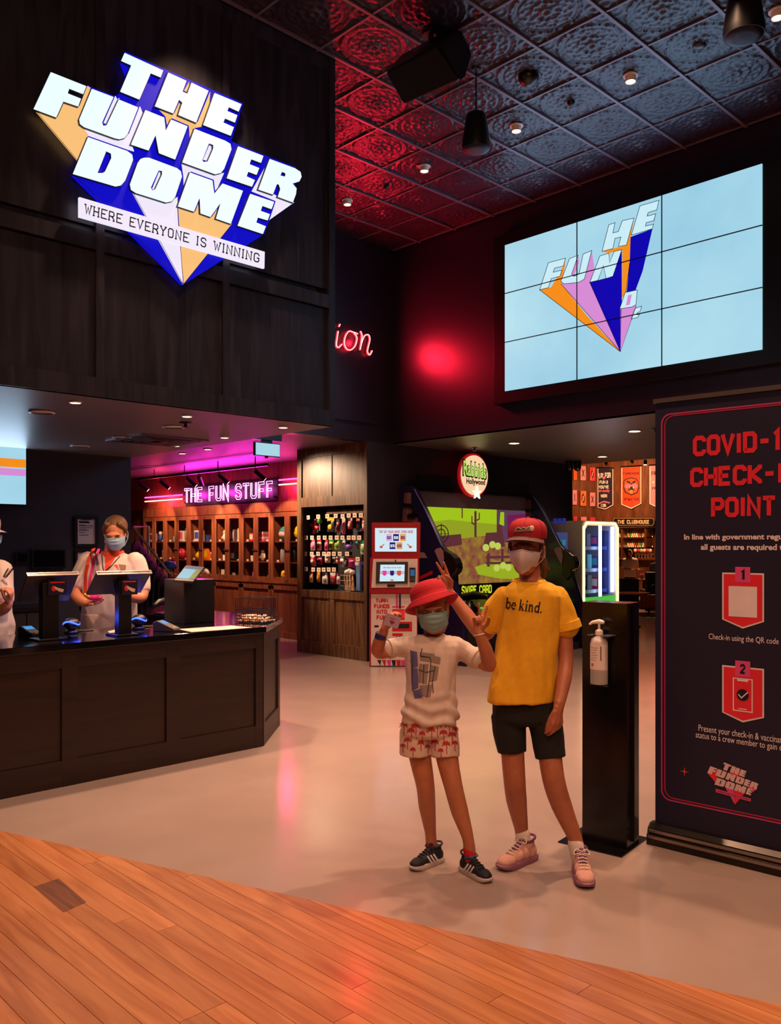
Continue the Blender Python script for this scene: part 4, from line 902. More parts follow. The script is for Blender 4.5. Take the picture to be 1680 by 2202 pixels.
STOCK = [  # per cupboard: top, middle, bottom shelf; (kind, colour, second colour, size)
 [[('plush', Y_, K_, .27), ('helmet', TL, W_, .25)], [('stack', K_, W_, .2), ('bottle', K_, A_, .28), ('bottle', A_, K_, .28)], [('helmet', Y_, K_, .2), ('plush', Y_, K_, .18)]],
 [[('stack', R_, P_, .18), ('stack', P_, W_, .2), ('box', R_, W_, .14)], [('box', K_, W_, .18), ('figure', W_, A_, .2), ('mug', W_, P_, .11)], [('ring', G2, A_, .2), ('box', V_, P_, .12)]],
 [[('box', TN, W_, .22), ('box', A_, W_, .2), ('figure', W_, TN, .2)], [('stack', A_, K_, .17), ('box', K_, A_, .15), ('mug', W_, R_, .11)], [('box', G2, A_, .14), ('mug', W_, B_, .1), ('box', K_, W_, .16)]],
 [[('figure', W_, R_, .2), ('mug', B_, W_, .12), ('box', W_, B_, .2)], [('plush', P_, W_, .2), ('box', O2, Y_, .2), ('plush', Y_, O2, .14)], [('bottle', V_, W_, .18), ('helmet', W_, A_, .16), ('ring', Y_, K_, .14)]],
 [[('box', G2, W_, .24), ('box', W_, P_, .2), ('mug', TL, W_, .12)], [('cap', G2, K_, .11), ('plush', R_, W_, .22), ('cap', R_, K_, .11)], [('box', R_, W_, .14), ('ring', Y_, K_, .14)]],
 [[('box', TL, W_, .2), ('figure', B_, W_, .2), ('box', W_, V_, .16)], [('box', W_, A_, .16), ('mug', W_, K_, .11)], [('box', W_, R_, .12), ('box', K_, W_, .12)]]]
for k, unit in enumerate(STOCK):
    y0, y1 = bnd[k], bnd[k + 1]
    for si, its in enumerate(unit):
        n = len(its)
        for q, (kd, c1, c2, s) in enumerate(its):
            yy = y0 + (y1 - y0) * (q + .5) / n; s = min(s, (y1 - y0) / n * (1.0 if kd in ('plush', 'helmet') else 1.15) * .9); z = SH[2 - si] + .001
            item(kd, c1, c2, SX + .15, yy, z, s, '%s %s, %s shelf of the %s cupboard from the merchandise bay' % (CN[c1], NAME[kd], ('top', 'middle', 'bottom')[si], ORD[k]), 'merchandise in the glazed cupboards')
            o = MB().box(SX + .036, SX + .04, yy - .03, yy + .03, z, z + .03).build('price_ticket', M('ticket_cream', '#f0dcc8', .6)); tag(o, 'small cream price ticket on a shelf of the glazed cupboards', 'price ticket', 'price tickets in the glazed cupboards')
# neon sign, neon bars and track lights over the cupboards
m_npk = GLOW('pink_neon', (1, .30, .80), 4.5); m_nmag = GLOW('magenta_neon', (1, .05, .6), 6); m_nred = GLOW('red_bar_neon', (1, .16, .12), 8)
NX = SX - .045
t = thing('fun_stuff_neon', 'pink neon outline letters THE FUN STUFF above the cupboards', 'neon sign', (NX, YatX(490, NX), 2.2))
MB().box(NX + .045, NX + .064, YatX(592, NX), YatX(395, NX), onX(592, 1072, NX).z - .03, onX(592, 1032, NX).z + .03).build('backing_board', M('sign_board_black', '#181318', .4), t)
st, W, H = block_text('THE FUN STUFF', .75, 2.4); ya, yb = YatX(396, NX), YatX(588, NX); za, zb_ = onX(588, 1070, NX).z, onX(588, 1033, NX).z
byl = {}
for i, P in st: byl.setdefault(i, []).append(P)
for i, Ps in byl.items():
    mb = MB()
    for P in Ps:
        L, R = offset_line(P, .55); loop = [*L, *reversed(R)]
        mb.tube([(NX, ya + (yb - ya) * p.x / W, za + (zb_ - za) * p.y / H) for p in loop], .0055, 5, closed=True)
    mb.build('letter', m_npk, t)
mb = MB(); mb.box(NX + .005, NX + .05, yb - .0, yb + .02, za, za + .03); mb.box(NX + .005, NX + .05, ya - .02, ya, za, za + .03); mb.build('standoff', m_blk, t)
for (p0, p1, q0, q1) in ((312, 392, 1080.5, 1071), (600, 640, 1042.5, 1039.5)):
    for dz, m, nm in ((0, m_nred, 'red'), (-.075, m_nmag, 'pink')):
        A, B = onX(p0, q0, NX), onX(p1, q1, NX); zz = (A.z + B.z) / 2 - dz
        o = MB().tube([(NX, A.y, zz), (NX, B.y, zz)], .011, 8).build('neon_bar', m, smooth=True); MB().box(NX, SX + .021, B.y + .02, B.y + .03, zz - .005, zz + .005).build('standoff', m_blk, o); MB().box(NX, SX + .021, A.y - .03, A.y - .02, zz - .005, zz + .005).build('standoff', m_blk, o)
        tag(o, '%s neon bar %s the pink neon letters' % (nm, 'at the start of' if p0 < 400 else 'at the end of'), 'neon bar')
ym = YatX(490, NX)
lamp('AREA', (NX - .03, ym, (za + zb_) / 2), 70, (1, .015, .55), ya - yb, (0, ym, (za + zb_) / 2), name='neon_light', sy=.25)      # the tubes' light, at the tubes
for u_ in (.15, .5, .85): lamp('POINT', (NX - .06, ya + (yb - ya) * u_, (za + zb_) / 2), 9, (1, .015, .55), .05, name='neon_light')
lamp('POINT', (NX - .08, YatX(350, NX), 2.3), 14, (1, .05, .10), .1, name='neon_light'); lamp('POINT', (NX - .08, YatX(625, NX), 2.35), 12, (1, .04, .25), .1, name='neon_light')
TRX = 7.35
t = thing('track_rail', 'black lighting track running along the gift shop ceiling', 'track', (TRX, 12, PZ)); yt0, yt1 = YatX(575, TRX), YatX(290, TRX)
MB().box(TRX - .02, TRX + .02, yt0, yt1, PZ - .16, PZ - .12).build('rail', m_blk, t)
for q in range(4): yy = yt0 + (yt1 - yt0) * (q + .3) / 4; MB().box(TRX - .006, TRX + .006, yy - .006, yy + .006, PZ - .12, PZ).build('hanger', m_blk, t)
for q, (px, flip) in enumerate(((300, 1), (345, 1), (402, 1), (428, -1), (470, 1), (548, 1))):
    yy = YatX(px, TRX); t = thing('track_spotlight', 'black cylinder spotlight hanging from the gift shop track', 'spotlight', (TRX, yy, PZ - .17), 0, 'spotlights on the gift shop track')
    a = Vector((TRX, yy, PZ - .21)); d = Vector((.55, flip * -.45, -.62)).normalized()
    MB().tube([a, a + d * .2], .036, 12).build('can', m_blk, t); MB().tube([(TRX, yy, PZ - .162), tuple(a + d * .05)], .01, 6).build('arm', m_blk, t); MB().tube([a + d * .2, a + d * .202], .03, 12).build('lens', GLOW('track_lens', (1, .6, .45), 2), t)
    kq = 5 - q; yc = (bnd[kq] + bnd[kq + 1]) / 2; lamp('SPOT', a + d * .21, 170, (1, .55, .34), .03, (SX + .1, yc, 1.45), 66, .35, name='track_spot')      # each can washes one cupboard
spotdisc(317, 1003, PZ, 'white rimmed unlit ceiling fitting in the gift shop ceiling', None, .09, lit=False, name='ceiling_fitting')
for px, py, e_, tg in ((392, 974, 90, None), (447, 965, 420, (7.26, 8.7, 1.75))):
    spotdisc(px, py, PZ, 'small pink tinted downlight in the gift shop ceiling', 'downlights in the gift shop ceiling', .05, lit=True, es=8); q_ = onZ(px, py, PZ); lamp('SPOT', q_ + Vector((0, 0, -.03)), e_, (1, .66, .42), .04, tg, 60, .8, name='shop_downlight')
# jacket rack and table between counter and cupboards
m_cloth = M('black_cloth', '#08070b', .75, bump=.3, bs=40)
J0 = onD(300, 1300, 10.2) + FW * .38
t = thing('jacket_rack', 'sloping rack of black hooded jackets behind the crew member', 'clothes rack', (J0.x, J0.y, 0))
ap, ae = onD(286, 1134, 10.2), onD(366, 1234, 10.2)
MB().tube([ap, ae], .015, 8).build('sloping_arm', m_steel, t); MB().tube([(J0.x, J0.y, 0), (J0.x, J0.y, ap.z + .02), tuple(ap)], .018, 8).build('post', m_steel, t); MB().lathe([(.25, 0), (.25, .02), (.03, .03)], (J0.x, J0.y, 0), n=20).build('foot', m_blk, t)
for q in range(7):
    u = (q + .7) / 7; c = ap.lerp(ae, u); n = FW
    o = thing('black_jacket', 'black hooded jacket hanging on the sloping rack', 'jacket', (c.x, c.y, c.z - .75), TH, 'black jackets on the sloping rack')
    T_ = Matrix.Translation(c - Vector((0, 0, .085))) @ Matrix.Rotation(TH, 4, 'Z')
    mb = MB(T_); prof = [(.07, -.02, .018), (.16, -.06, .022), (.23, -.13, .025), (.25, -.4, .0275), (.27, -.78, .0275), (.24, -.80, .024)]
    mb.rings([[(a[2] * math.cos(2 * PI * j / 14) * (1 + .2 * math.sin(3 * 2 * PI * j / 14 + q)), a[0] * math.sin(2 * PI * j / 14), a[1]) for j in range(14)] for a in prof]); mb.build('jacket_body', m_cloth, o, smooth=True)
    MB(T_).tube([(0, 0, -.03), (0, .030, .03), (0, .032, .085), (0, 0, .122), (0, -.030, .095)], .004, 6).build('hanger_hook', m_steel, o)
    if q == 6: MB(T_).box(.034, .038, -.02, .04, -.36, -.26).build('swing_tag', M('red_white_tag', '#d89a90', .5), o)
tb = onD(382, 1270, 11.7); t = thing('shop_table', 'low timber table with folded white goods in the gift shop', 'table', (tb.x, tb.y, 0), TH); T_ = Matrix.Translation((tb.x, tb.y, 0)) @ Matrix.Rotation(TH, 4, 'Z')
zt_ = tb.z
MB(T_).box(-.25, .3, -.25, .25, zt_ - .16, zt_).build('top', m_oak, t)
for a in (-.22, .27):
    for b in (-.22, .22): MB(T_).box(a - .025, a + .025, b - .025, b + .025, 0, zt_ - .16).build('leg', m_oak, t)
for q in range(5):
    u = -.18 + q * .09; o = MB(T_).box(u - .038, u + .038, -.2, -.04, zt_ + .001, zt_ + .035).build('folded_shirt', M('white_fabric', '#e8e0dc', .8)); tag(o, 'folded white shirt on the low gift shop table', 'folded shirt', 'folded shirts on the shop table')
item('cap', B_, K_, *(onD(364, 1222, 11.0)), .2, 'blue cap topping the stand behind the tilted touchscreen', None)
c = onD(364, 1222, 11.0); t = thing('cap_stand', 'slim dark stand carrying the blue cap', 'stand', (c.x, c.y, 0)); MB().tube([(c.x, c.y, .02), (c.x, c.y, c.z - .001)], .02, 8).build('pole', m_blk, t); MB().lathe([(.16, 0), (.16, .02)], (c.x, c.y, 0), n=18).build('foot', m_blk, t); MB().lathe([(.10, c.z - .012), (.12, c.z - .001)], (c.x, c.y, 0), n=16).build('cap_rest', m_blk, t)

# ================================================================== merchandise bay: timber surround, black recess, hooks of packets
MX = 7.26; my0, my1 = WY + .013, YatX(639, MX); oy0, oy1 = YatX(794.5, MX), YatX(648, MX)
oz0, oz1 = onX(648, 1267, MX).z, onX(648, 1091, MX).z
t = thing('merchandise_bay', 'tall smoked timber wall bay with a black recess of hanging merchandise', 'display cabinet', (MX + .2, (my0 + my1) / 2, 0))
oy0 = max(oy0, my0 + .05)
for nm, q in (('stile', (my0, oy0, 0, PZ)), ('stile', (oy1, my1, 0, PZ)), ('lintel', (oy0, oy1, oz1, oz1 + .13)), ('sill', (oy0, oy1, oz0 - .10, oz0)), ('plinth', (oy0, oy1, 0, .17)), ('top_rail', (oy0, oy1, PZ - .12, PZ))): MB().box(MX, MX + .03, *q).build(nm, m_oakd, t)
ymid = (oy0 + oy1) / 2
for a, b in ((oy0, ymid - .012), (ymid + .012, oy1)):
    MB().box(MX + .018, MX + .028, a, b, oz1 + .13, PZ - .12).build('upper_panel', m_oakd, t); MB().box(MX + .018, MX + .028, a, b, .17, oz0 - .1).build('lower_panel', m_oakd, t)
MB().box(MX + .004, MX + .028, ymid - .05, ymid + .05, .17, oz0 - .1).build('lower_stile', m_oakd, t); MB().box(MX + .027, MX + .03, ymid - .012, ymid + .012, oz1 + .13, PZ - .12).build('upper_joint', m_oakd, t)
m_rec = M('recess_black', '#100c10', .6)
MB().box(MX + .34, MX + .36, my0, my1, 0, PZ).build('recess_back', m_rec, t); MB().box(MX + .03, MX + .34, oy1, oy1 + .015, oz0, oz1).build('recess_side', m_rec, t); MB().box(MX + .03, MX + .34, oy0 - .015, oy0, oz0, oz1).build('recess_side', m_rec, t)
MB().box(MX + .03, MX + .34, oy0, oy1, oz1, oz1 + .015).build('recess_top', m_rec, t); MB().box(MX + .03, MX + .34, oy0, oy1, oz0 - .015, oz0).build('recess_floor', m_rec, t)
MB().box(MX + .10, MX + .12, oy0, oy1 - .42, oz1 - .105, oz1 - .05).build('light_pelmet', m_oakd, t)
MB().box(MX + .03, MX + my1 * 0 + .34, my1 - .03, my1, 0, PZ).build('end_panel', m_oakd, t)
def BC(u, v): return (u / 10.5 + 640, v / 10.5 + 1080)
PX_ = MX + .14
PKN = [0]
def packet(u, v, w_, h, c1, c2, label, kind='pack', c3=None):
    PKN[0] += 1; PX_ = MX + .11 + .065 * (PKN[0] % 2)      # neighbours hang on hooks of different reach
    p = onX(*BC(u, v), PX_); s = onX(*BC(u, v), PX_) ; a, b = onX(*BC(u - w_ / 2, v), PX_), onX(*BC(u + w_ / 2, v), PX_); W = abs(a.y - b.y) * .95; top, bot = onX(*BC(u, v - h / 2), PX_).z, onX(*BC(u, v + h / 2), PX_).z; H = top - bot
    bot = max(bot, oz0 + .004); p.y = min(max(p.y, oy0 + W / 2 + .014), oy1 - W / 2 - .014)
    t = thing({'pack': 'hanging_packet', 'disc': 'flying_disc', 'ball': 'bat_and_ball', 'tube': 'foam_tube', 'plush': 'plush_mask'}[kind], label, {'disc': 'toy', 'ball': 'toy', 'tube': 'toy', 'plush': 'toy'}.get(kind, 'packet'), (PX_, p.y, bot), 0, 'hanging merchandise in the wall bay')
    m1, m2 = M('item_' + c1, c1, .35), M('item_' + c2, c2, .35); T_ = Matrix.Translation((PX_, p.y, bot))
    if kind == 'pack':
        mb = MB(T_); mb.rings([[(.016 * k_ * math.sin(2 * PI * j / 10), W / 2 * math.cos(2 * PI * j / 10) * (1 if k_ > .5 else .96), z) for j in range(10)] for z, k_ in ((0, .15), (H * .12, .9), (H * .45, 1.2), (H * .7, .8), (H * .8, .2))]); mb.build('bag', m1, t, smooth=True)
        MB(T_).box(-.004, .003, -W * .46, W * .46, H * .76, H).build('header_card', m2, t)
        MB(T_).ell((-.016, 0, H * .36), (.012, W * .3, H * .2), 10, 6).build('contents', M('item_' + (c3 or c2), c3 or c2, .35), t, smooth=True)
    elif kind == 'disc':
        MB(T_).ell((0, 0, H / 2), (.012, W / 2, H / 2), 20, 10).build('plate', m1, t, smooth=True)
        for q in range(4): a_ = q * PI / 2 + .3; MB(T_).tube([(-.016, 0, H / 2), (-.016, W * .4 * math.cos(a_), H / 2 + H * .4 * math.sin(a_))], [.016, .03], 8, round_ends=True).build('blade', m2, t, smooth=True)
    elif kind == 'ball':
        MB(T_).ell((0, 0, H * .75), (.03, W * .5, H * .22), 12, 8).build('ball', m1, t, smooth=True); MB(T_).tube([(0, -.005, 0), (0, 0, H * .6)], .007, 6).build('stick', m2, t)
    elif kind == 'tube':
        for q in range(3): yy = W * (q - 1) / 3; MB(T_).tube([(0, yy, W / 6.5 + .004), (0, yy, H * .93)], W / 6.5, 10, round_ends=True).build('tube', m1, t, smooth=True)
        MB(T_).box(-.03, -.026, -W * .45, W * .45, H * .86, H * .97).build('label_band', m2, t)
    elif kind == 'plush':
        MB(T_).ell((0, 0, H * .4), (.03, W * .45, H * .36), 14, 8).build('face', m1, t, smooth=True)
        for sg_ in (-1, 1): MB(T_).ell((0, sg_ * W * .32, H * .85), (.015, W * .13, H * .16), 8, 6).build('ear', m2, t, smooth=True)
    MB().tube([(MX + .338, p.y, top + .012), (PX_ - .03, p.y, top + .012), (PX_ - .04, p.y, top + .02)], .003, 5).build('hook', m_steel, t)
RN = ['top', 'second', 'third', 'bottom']
PK = [[(310, 550, 190, 330, '#48608a', R_, 'blue flying disc with red blades', 'disc'), (500, 500, 100, 290, G2, TN, 'green bat and ball toy', 'ball'), (755, 510, 180, 340, '#3a3640', Y_, 'dark packet with yellow shapes', 'pack'), (915, 530, 90, 300, '#7a1820', K_, 'dark red packet', 'pack'), (1045, 540, 85, 370, P_, W_, 'long pink packet', 'pack'), (1190, 480, 110, 250, R_, W_, 'red card with white heart box', 'pack'), (1370, 500, 90, 270, B_, O2, 'slim blue and orange packet', 'pack'), (1515, 490, 130, 320, '#a02838', W_, 'red and white bagged toy', 'pack')],
 [(225, 960, 85, 250, P_, W_, 'pale pink beauty packet nearest the end panel', 'pack'), (350, 970, 120, 260, '#d89ab0', P_, 'rose packet with pink beads', 'pack'), (490, 970, 115, 250, '#f0d0c8', R_, 'cream card with a red ball', 'pack'), (655, 970, 90, 250, P_, R_, 'pink card with a red toy', 'pack'), (768, 960, 115, 240, '#b8c838', G2, 'lime card with green ball half overlapped', 'pack'), (898, 950, 125, 250, '#c8d048', G2, 'lime card with green ball in full view', 'pack'), (1055, 920, 80, 180, W_, TL, 'short white packet', 'pack'), (1160, 990, 190, 180, V_, '#4a2a5a', 'purple eared eye mask', 'plush'), (1360, 970, 70, 200, TL, K_, 'teal beaded trinket', 'ball'), (1495, 1030, 150, 320, '#d8cba0', G2, 'large cream card with drawings', 'pack')],
 [(240, 1320, 100, 240, W_, R_, 'white packet with red straps', 'pack'), (350, 1300, 130, 210, R_, W_, 'red sachet', 'pack'), (500, 1310, 140, 200, '#b02040', '#283070', 'red and navy sachet', 'pack'), (680, 1270, 130, 200, TN, W_, 'tan novelty packet', 'pack'), (830, 1290, 85, 190, A_, K_, 'grey keyring packet', 'pack'), (915, 1310, 80, 170, '#c04858', W_, 'small red and white packet', 'pack'), (1010, 1345, 100, 250, W_, A_, 'tall white packet', 'pack'), (1105, 1345, 80, 230, K_, A_, 'tall black packet', 'pack'), (1225, 1370, 160, 220, '#b01890', R_, 'magenta bag of rods', 'pack'), (1375, 1670, 90, 690, '#7aa8e0', W_, 'long pale blue foam tubes', 'tube'), (1510, 1665, 140, 690, '#382058', '#503080', 'long dark purple foam tubes', 'tube')],
 [(310, 1690, 90, 250, '#d8cba0', R_, 'cream tagged trinket', 'pack'), (475, 1680, 90, 260, O2, Y_, 'orange tagged trinket', 'pack'), (625, 1720, 140, 260, W_, A_, 'white netted packet', 'pack'), (800, 1720, 140, 260, R_, W_, 'red and white netted packet', 'pack'), (930, 1730, 90, 250, W_, P_, 'white netted packet beside the wire basket', 'pack')]]
TK = [[(235, 345), (465, 325), (670, 315), (860, 310), (1018, 318), (1155, 300), (1290, 295), (1428, 295), (1590, 285)], [(x, 800) for x in (185, 328, 478, 612, 745, 885, 1015, 1155, 1267, 1390, 1580)], [(x, 1165) for x in (172, 320, 465, 597, 703, 818, 950, 1117)] + [(1355, 1285), (1570, 1290)], [(185, 1510), (352, 1520), (478, 1525), (588, 1522), (703, 1520), (820, 1520)]]
for r_, rw in enumerate(PK):
    for (u, v, w_, h, c1, c2, nm, kd) in rw: packet(u, v, w_, h, c1, c2, nm + ' in the %s row of the wall bay' % RN[r_], kd)
tk = M('ticket_cream', '#f0dcc8', .6); tki = M('ticket_print', '#8a5a50', .6)
for r_, rw in enumerate(TK):
    for (u, v) in rw:
        p = onX(*BC(u, v), MX + .06); o = MB().box(MX + .06, MX + .063, p.y - .038, p.y + .038, p.z - .028, p.z + .028).build('price_tag', tk)
        tag(o, 'cream price tag on a hook in the %s row of the wall bay' % RN[r_], 'price tag', 'price tags in the wall bay'); MB().box(MX + .0592, MX + .0598, p.y - .015, p.y + .015, p.z - .006, p.z + .008).build('price_print', tki, o)
# wire basket of sticks on the bay floor
p = onX(*BC(1180, 1900), MX + .13); t = thing('bay_basket', 'black wire basket of pale sticks on the floor of the wall bay', 'basket', (MX + .13, p.y, oz0)); W = .21; H = .21; T_ = Matrix.Translation((MX + .13, p.y, oz0 + .002))
mb = MB(T_)
for z in (.004, .07, .14, H): mb.tube([(-.07, -W / 2, z), (.07, -W / 2, z), (.07, W / 2, z), (-.07, W / 2, z)], .003, 5, closed=True)
for k in range(6): yy = -W / 2 + W * k / 5; mb.tube([(-.07, yy, 0.002), (-.07, yy, H)], .002, 5)
mb.build('wires', m_blk, t)
for k in range(10): yy = -W / 2 + .02 + k * (W - .04) / 9; MB(T_).tube([(0, yy, .01), (-.02 + .01 * (k % 3), yy, .2 + .02 * (k % 2))], .008, 6).build('stick', M('item_' + TN, TN, .5), t)
for k in range(3): MB(T_).ell((0, -.05 + k * .05, .25 + .015 * (k == 1)), (.04, .04, .035), 10, 8).build('wrapped_bundle', M('item_' + W_, W_, .4), t, smooth=True)

# ================================================================== red card kiosk, turned to the hall
KD = 10.3
m_kred = M('kiosk_red', '#a8101c', .3, coat=.3); m_kwh = M('kiosk_cream', '#e8d4cc', .45); m_knv = M('kiosk_navy', '#1c1440', .45); m_kpk = M('kiosk_pink', '#e0409a', .45); m_kr2 = M('kiosk_scarlet', '#d01828', .4)
def K(u, v): return (u / 4.2333 + 630, v / 4.2333 + 940)
def kp(u, v, t): return onD(*K(u, v), KD) - FW * t
kb = onZ(848, 1433, 0); kc = onD(848, 1433, KD)
t = thing('card_kiosk', 'red game card kiosk with two screens standing at the column', 'kiosk', (kc.x, kc.y, 0), TH)
kk = t
def kprism(p, t0, t1, nm, m, par=None): return MB().prism(p, kp, t0, t1).build(nm, m, par or kk)
kprism([(718, 778), (1162, 775), (1158, 1095), (718, 1100)], -.16, .0, 'screen_head', m_kred); kprism([(705, 1098), (1150, 1093), (1150, 1420), (697, 1420)], -.30, .03, 'console', m_kred); kprism([(697, 1418), (1135, 1418), (1135, 2088), (697, 2088)], -.34, .0, 'pedestal', m_kred)
kprism([(748, 828), (1126, 828), (1126, 1042), (748, 1042)], 0, .006, 'upper_screen', GLOW('kiosk_screen', (.62, .82, .92), .95))
o = kprism([(732, 1108), (1135, 1108), (1135, 1365), (715, 1370)], .03, .036, 'console_plate', m_kwh)
kprism([(760, 1135), (1048, 1135), (1045, 1332), (755, 1332)], .036, .046, 'lower_bezel', M('kiosk_bezel', '#3a3230', .4)); kprism([(798, 1160), (1018, 1160), (1014, 1310), (790, 1312)], .046, .050, 'lower_screen', GLOW('kiosk_screen', (.62, .82, .92), .95))
kprism([(860, 1338), (930, 1338), (930, 1362), (860, 1362)], .036, .040, 'card_slot', m_blk)
kprism([(1060, 1188), (1115, 1188), (1112, 1318), (1062, 1318)], .036, .066, 'card_reader', m_blk); kprism([(1068, 1205), (1108, 1205), (1106, 1262), (1068, 1262)], .066, .068, 'reader_display', GLOW('reader_display', (.03, .12, .30), .8))
for q in range(9): u, v = 1068 + (q % 3) * 14, 1270 + (q // 3) * 13; kprism(rect(u, v, u + 10, v + 8), .066, .068, 'reader_key', (M('key_grey', '#55565c'), M('key_red', '#c02028'), M('key_green', '#20a040'))[2 if q == 8 else 1 if q == 6 else 0])
kprism(disc(935, 1123, 7, 12), .036, .040, 'camera_eye', m_blk)
kprism([(712, 1428), (1128, 1428), (1128, 2080), (712, 2080)], 0, .005, 'graphic_panel', m_kwh)
def ktext(s, x0, y0, x1, y1, m, t1=.0066, wgt=.75, nm='lettering', gap=1.9):
    mb = MB(); put_text(mb, s, [(x0, y1), (x1, y1), (x1, y0), (x0, y0)], kp, wgt=wgt, t1=t1, gap=gap); return mb.build(nm, m, kk)
scr_r = GLOW('screen_red', (.75, .10, .06), .8); scr_n = GLOW('screen_navy', (.03, .01, .22), .8); scr_p = GLOW('screen_lilac', (.75, .42, .72), .9); scr_o = GLOW('screen_amber', (.9, .35, .06), .9); scr_w = GLOW('screen_white', (.8, .9, .95), .9)
ktext('TOP UP YOUR GAME CARD HERE', 782, 850, 1096, 874, scr_r, .0072)
for u, v, m, tx, m2 in ((850, 882, scr_p, '$20', scr_n), (913, 882, scr_n, '$30', scr_w), (976, 882, scr_o, '$50', scr_n), (881, 957, scr_n, '$70', scr_w), (944, 957, scr_o, '$100', scr_n)):
    kprism(rect(u, v, u + 52, v + 63), .006, .0068, 'price_tile', m); ktext(tx, u + 7, v + 20, u + 46, v + 46, m2, .0078, .9, gap=1.6)
for x, sgn in ((812, 1), (1062, -1)): mb = MB(); stroke(mb, [(x + sgn * 20, 972), (x - sgn * 6, 998)], 4, kp, None, .0072); mb.prism(disc(x - sgn * 8, 1000, 15, 12, 11), kp, None, .0072); mb.build('pointing_hand', scr_r, kk)
ktext('WHAT WOULD YOU LIKE TO BUY', 824, 1182, 986, 1193, scr_n, .0512, .6)
kprism(rect(793, 1222, 1016, 1228), .050, .0505, 'ribbon', scr_r); kprism(rect(793, 1236, 1016, 1242), .050, .0505, 'ribbon', scr_r)
for u, m in ((835, GLOW('screen_hot_pink', (.8, .05, .35), .9)), (903, scr_n), (967, scr_r)): kprism([(u - 18, 1214), (u + 18, 1214), (u + 18, 1252), (u, 1262), (u - 18, 1252)], .0505, .0515, 'badge', m)
kprism([(880, 1295), (925, 1295), (903, 1310)], .050, .0515, 'small_logo', scr_r)
for s, y, x0, x1 in (('TURN', 1468, 752, 866), ('FUNDS', 1520, 738, 882), ('INTO', 1570, 760, 858), ('FUN', 1622, 762, 850)): ktext(s, x0, y, x1, y + 38, m_kr2, wgt=.95)
for u0, u1, v0, v1, m in ((938, 956, 1428, 1560, m_kpk), (966, 984, 1428, 1560, m_knv), (905, 1018, 1540, 1550, m_kr2), (905, 1018, 1566, 1578, m_kr2), (905, 1018, 1650, 1662, m_kr2), (905, 1085, 1680, 1690, m_kr2), (905, 1085, 1748, 1768, m_kr2), (905, 1000, 1785, 1810, m_kr2), (938, 956, 1810, 1900, m_kpk), (966, 984, 1810, 1900, m_knv)): kprism(rect(u0, v0, u1, v1), .005, .0062, 'graphic_bar', m)
kprism(rect(905, 1578, 1018, 1650), .005, .008, 'red_window', GLOW('kiosk_red_glow', (.7, .02, .02), .8)); kprism(rect(905, 1690, 1085, 1748), .005, .0065, 'cash_tray_frame', m_kr2); kprism(rect(958, 1698, 1060, 1740), .0065, .008, 'cash_tray', m_blk)
kprism([(725, 1690), (790, 1675), (800, 1765), (738, 1785)], .005, .006, 'card_picture', m_kwh); kprism(rect(742, 1712, 782, 1732), .006, .0066, 'card_picture_mark', m_knv)
for q, m in enumerate((m_knv, m_kr2, m_kpk, m_knv, m_kr2, m_kpk, m_knv)):
    a = 765 + q * 44; kprism([(a, 2025), (a + 40, 2025), (a + (3 - q) * -8 + 55 - q * 6, 2078), (a + 30 - q * 6, 2078)], .005, .0064, 'graphic_ray', m); kprism([(a + 2, 1990), (a + 12, 2000), (a + 34, 2000), (a + 38, 1990), (a + 38, 2028), (a + 2, 2028)], .0062, .0070, 'graphic_hand', m_kwh)
kprism(rect(700, 2080, 1133, 2092), -.3, .004, 'kick_plate', M('kiosk_kick', '#3a0a10', .4))

# ================================================================== shooting game: slanted side panels, big screen, round topper
m_gnv = M('game_navy', '#141238', .3, coat=.2); m_gblk = M('game_black', '#0b0a0e', .3); m_gwood = WOOD('game_plank_print', '#4a3236', '#7a5650', 3, .4, (6, 6, .8), .1); m_ggrey = M('game_grey_band', '#6f6473', .5)
GX0, GX1, GYB = 7.86, 10.42, WY - .03
t = thing('shooting_game', 'large shooting arcade game with slanted navy sides and a desert screen', 'arcade game', ((GX0 + GX1) / 2, GYB - .6, 0)); g_ = t
def gp(px, py): q = onX(px, py, GX0); return (q.y, q.z)
shield = [gp(*p) for p in ((981, 1250), (980, 1237), (987, 1231), (990, 1222), (989, 1212), (984, 1200), (975, 1191), (963, 1184), (952, 1178), (958, 1240), (970, 1262))]
prof = [(GYB, .0), (6.76, 0), (6.78, .3)] + [gp(*p) for p in ((1002, 1330), (994, 1298), (987, 1271), (981, 1248), (980, 1236), (987, 1231), (990, 1222), (984, 1200), (963, 1184), (954, 1174), (915, 1090), (895, 1052))] + [(7.70, 2.24), (GYB, 2.24)]
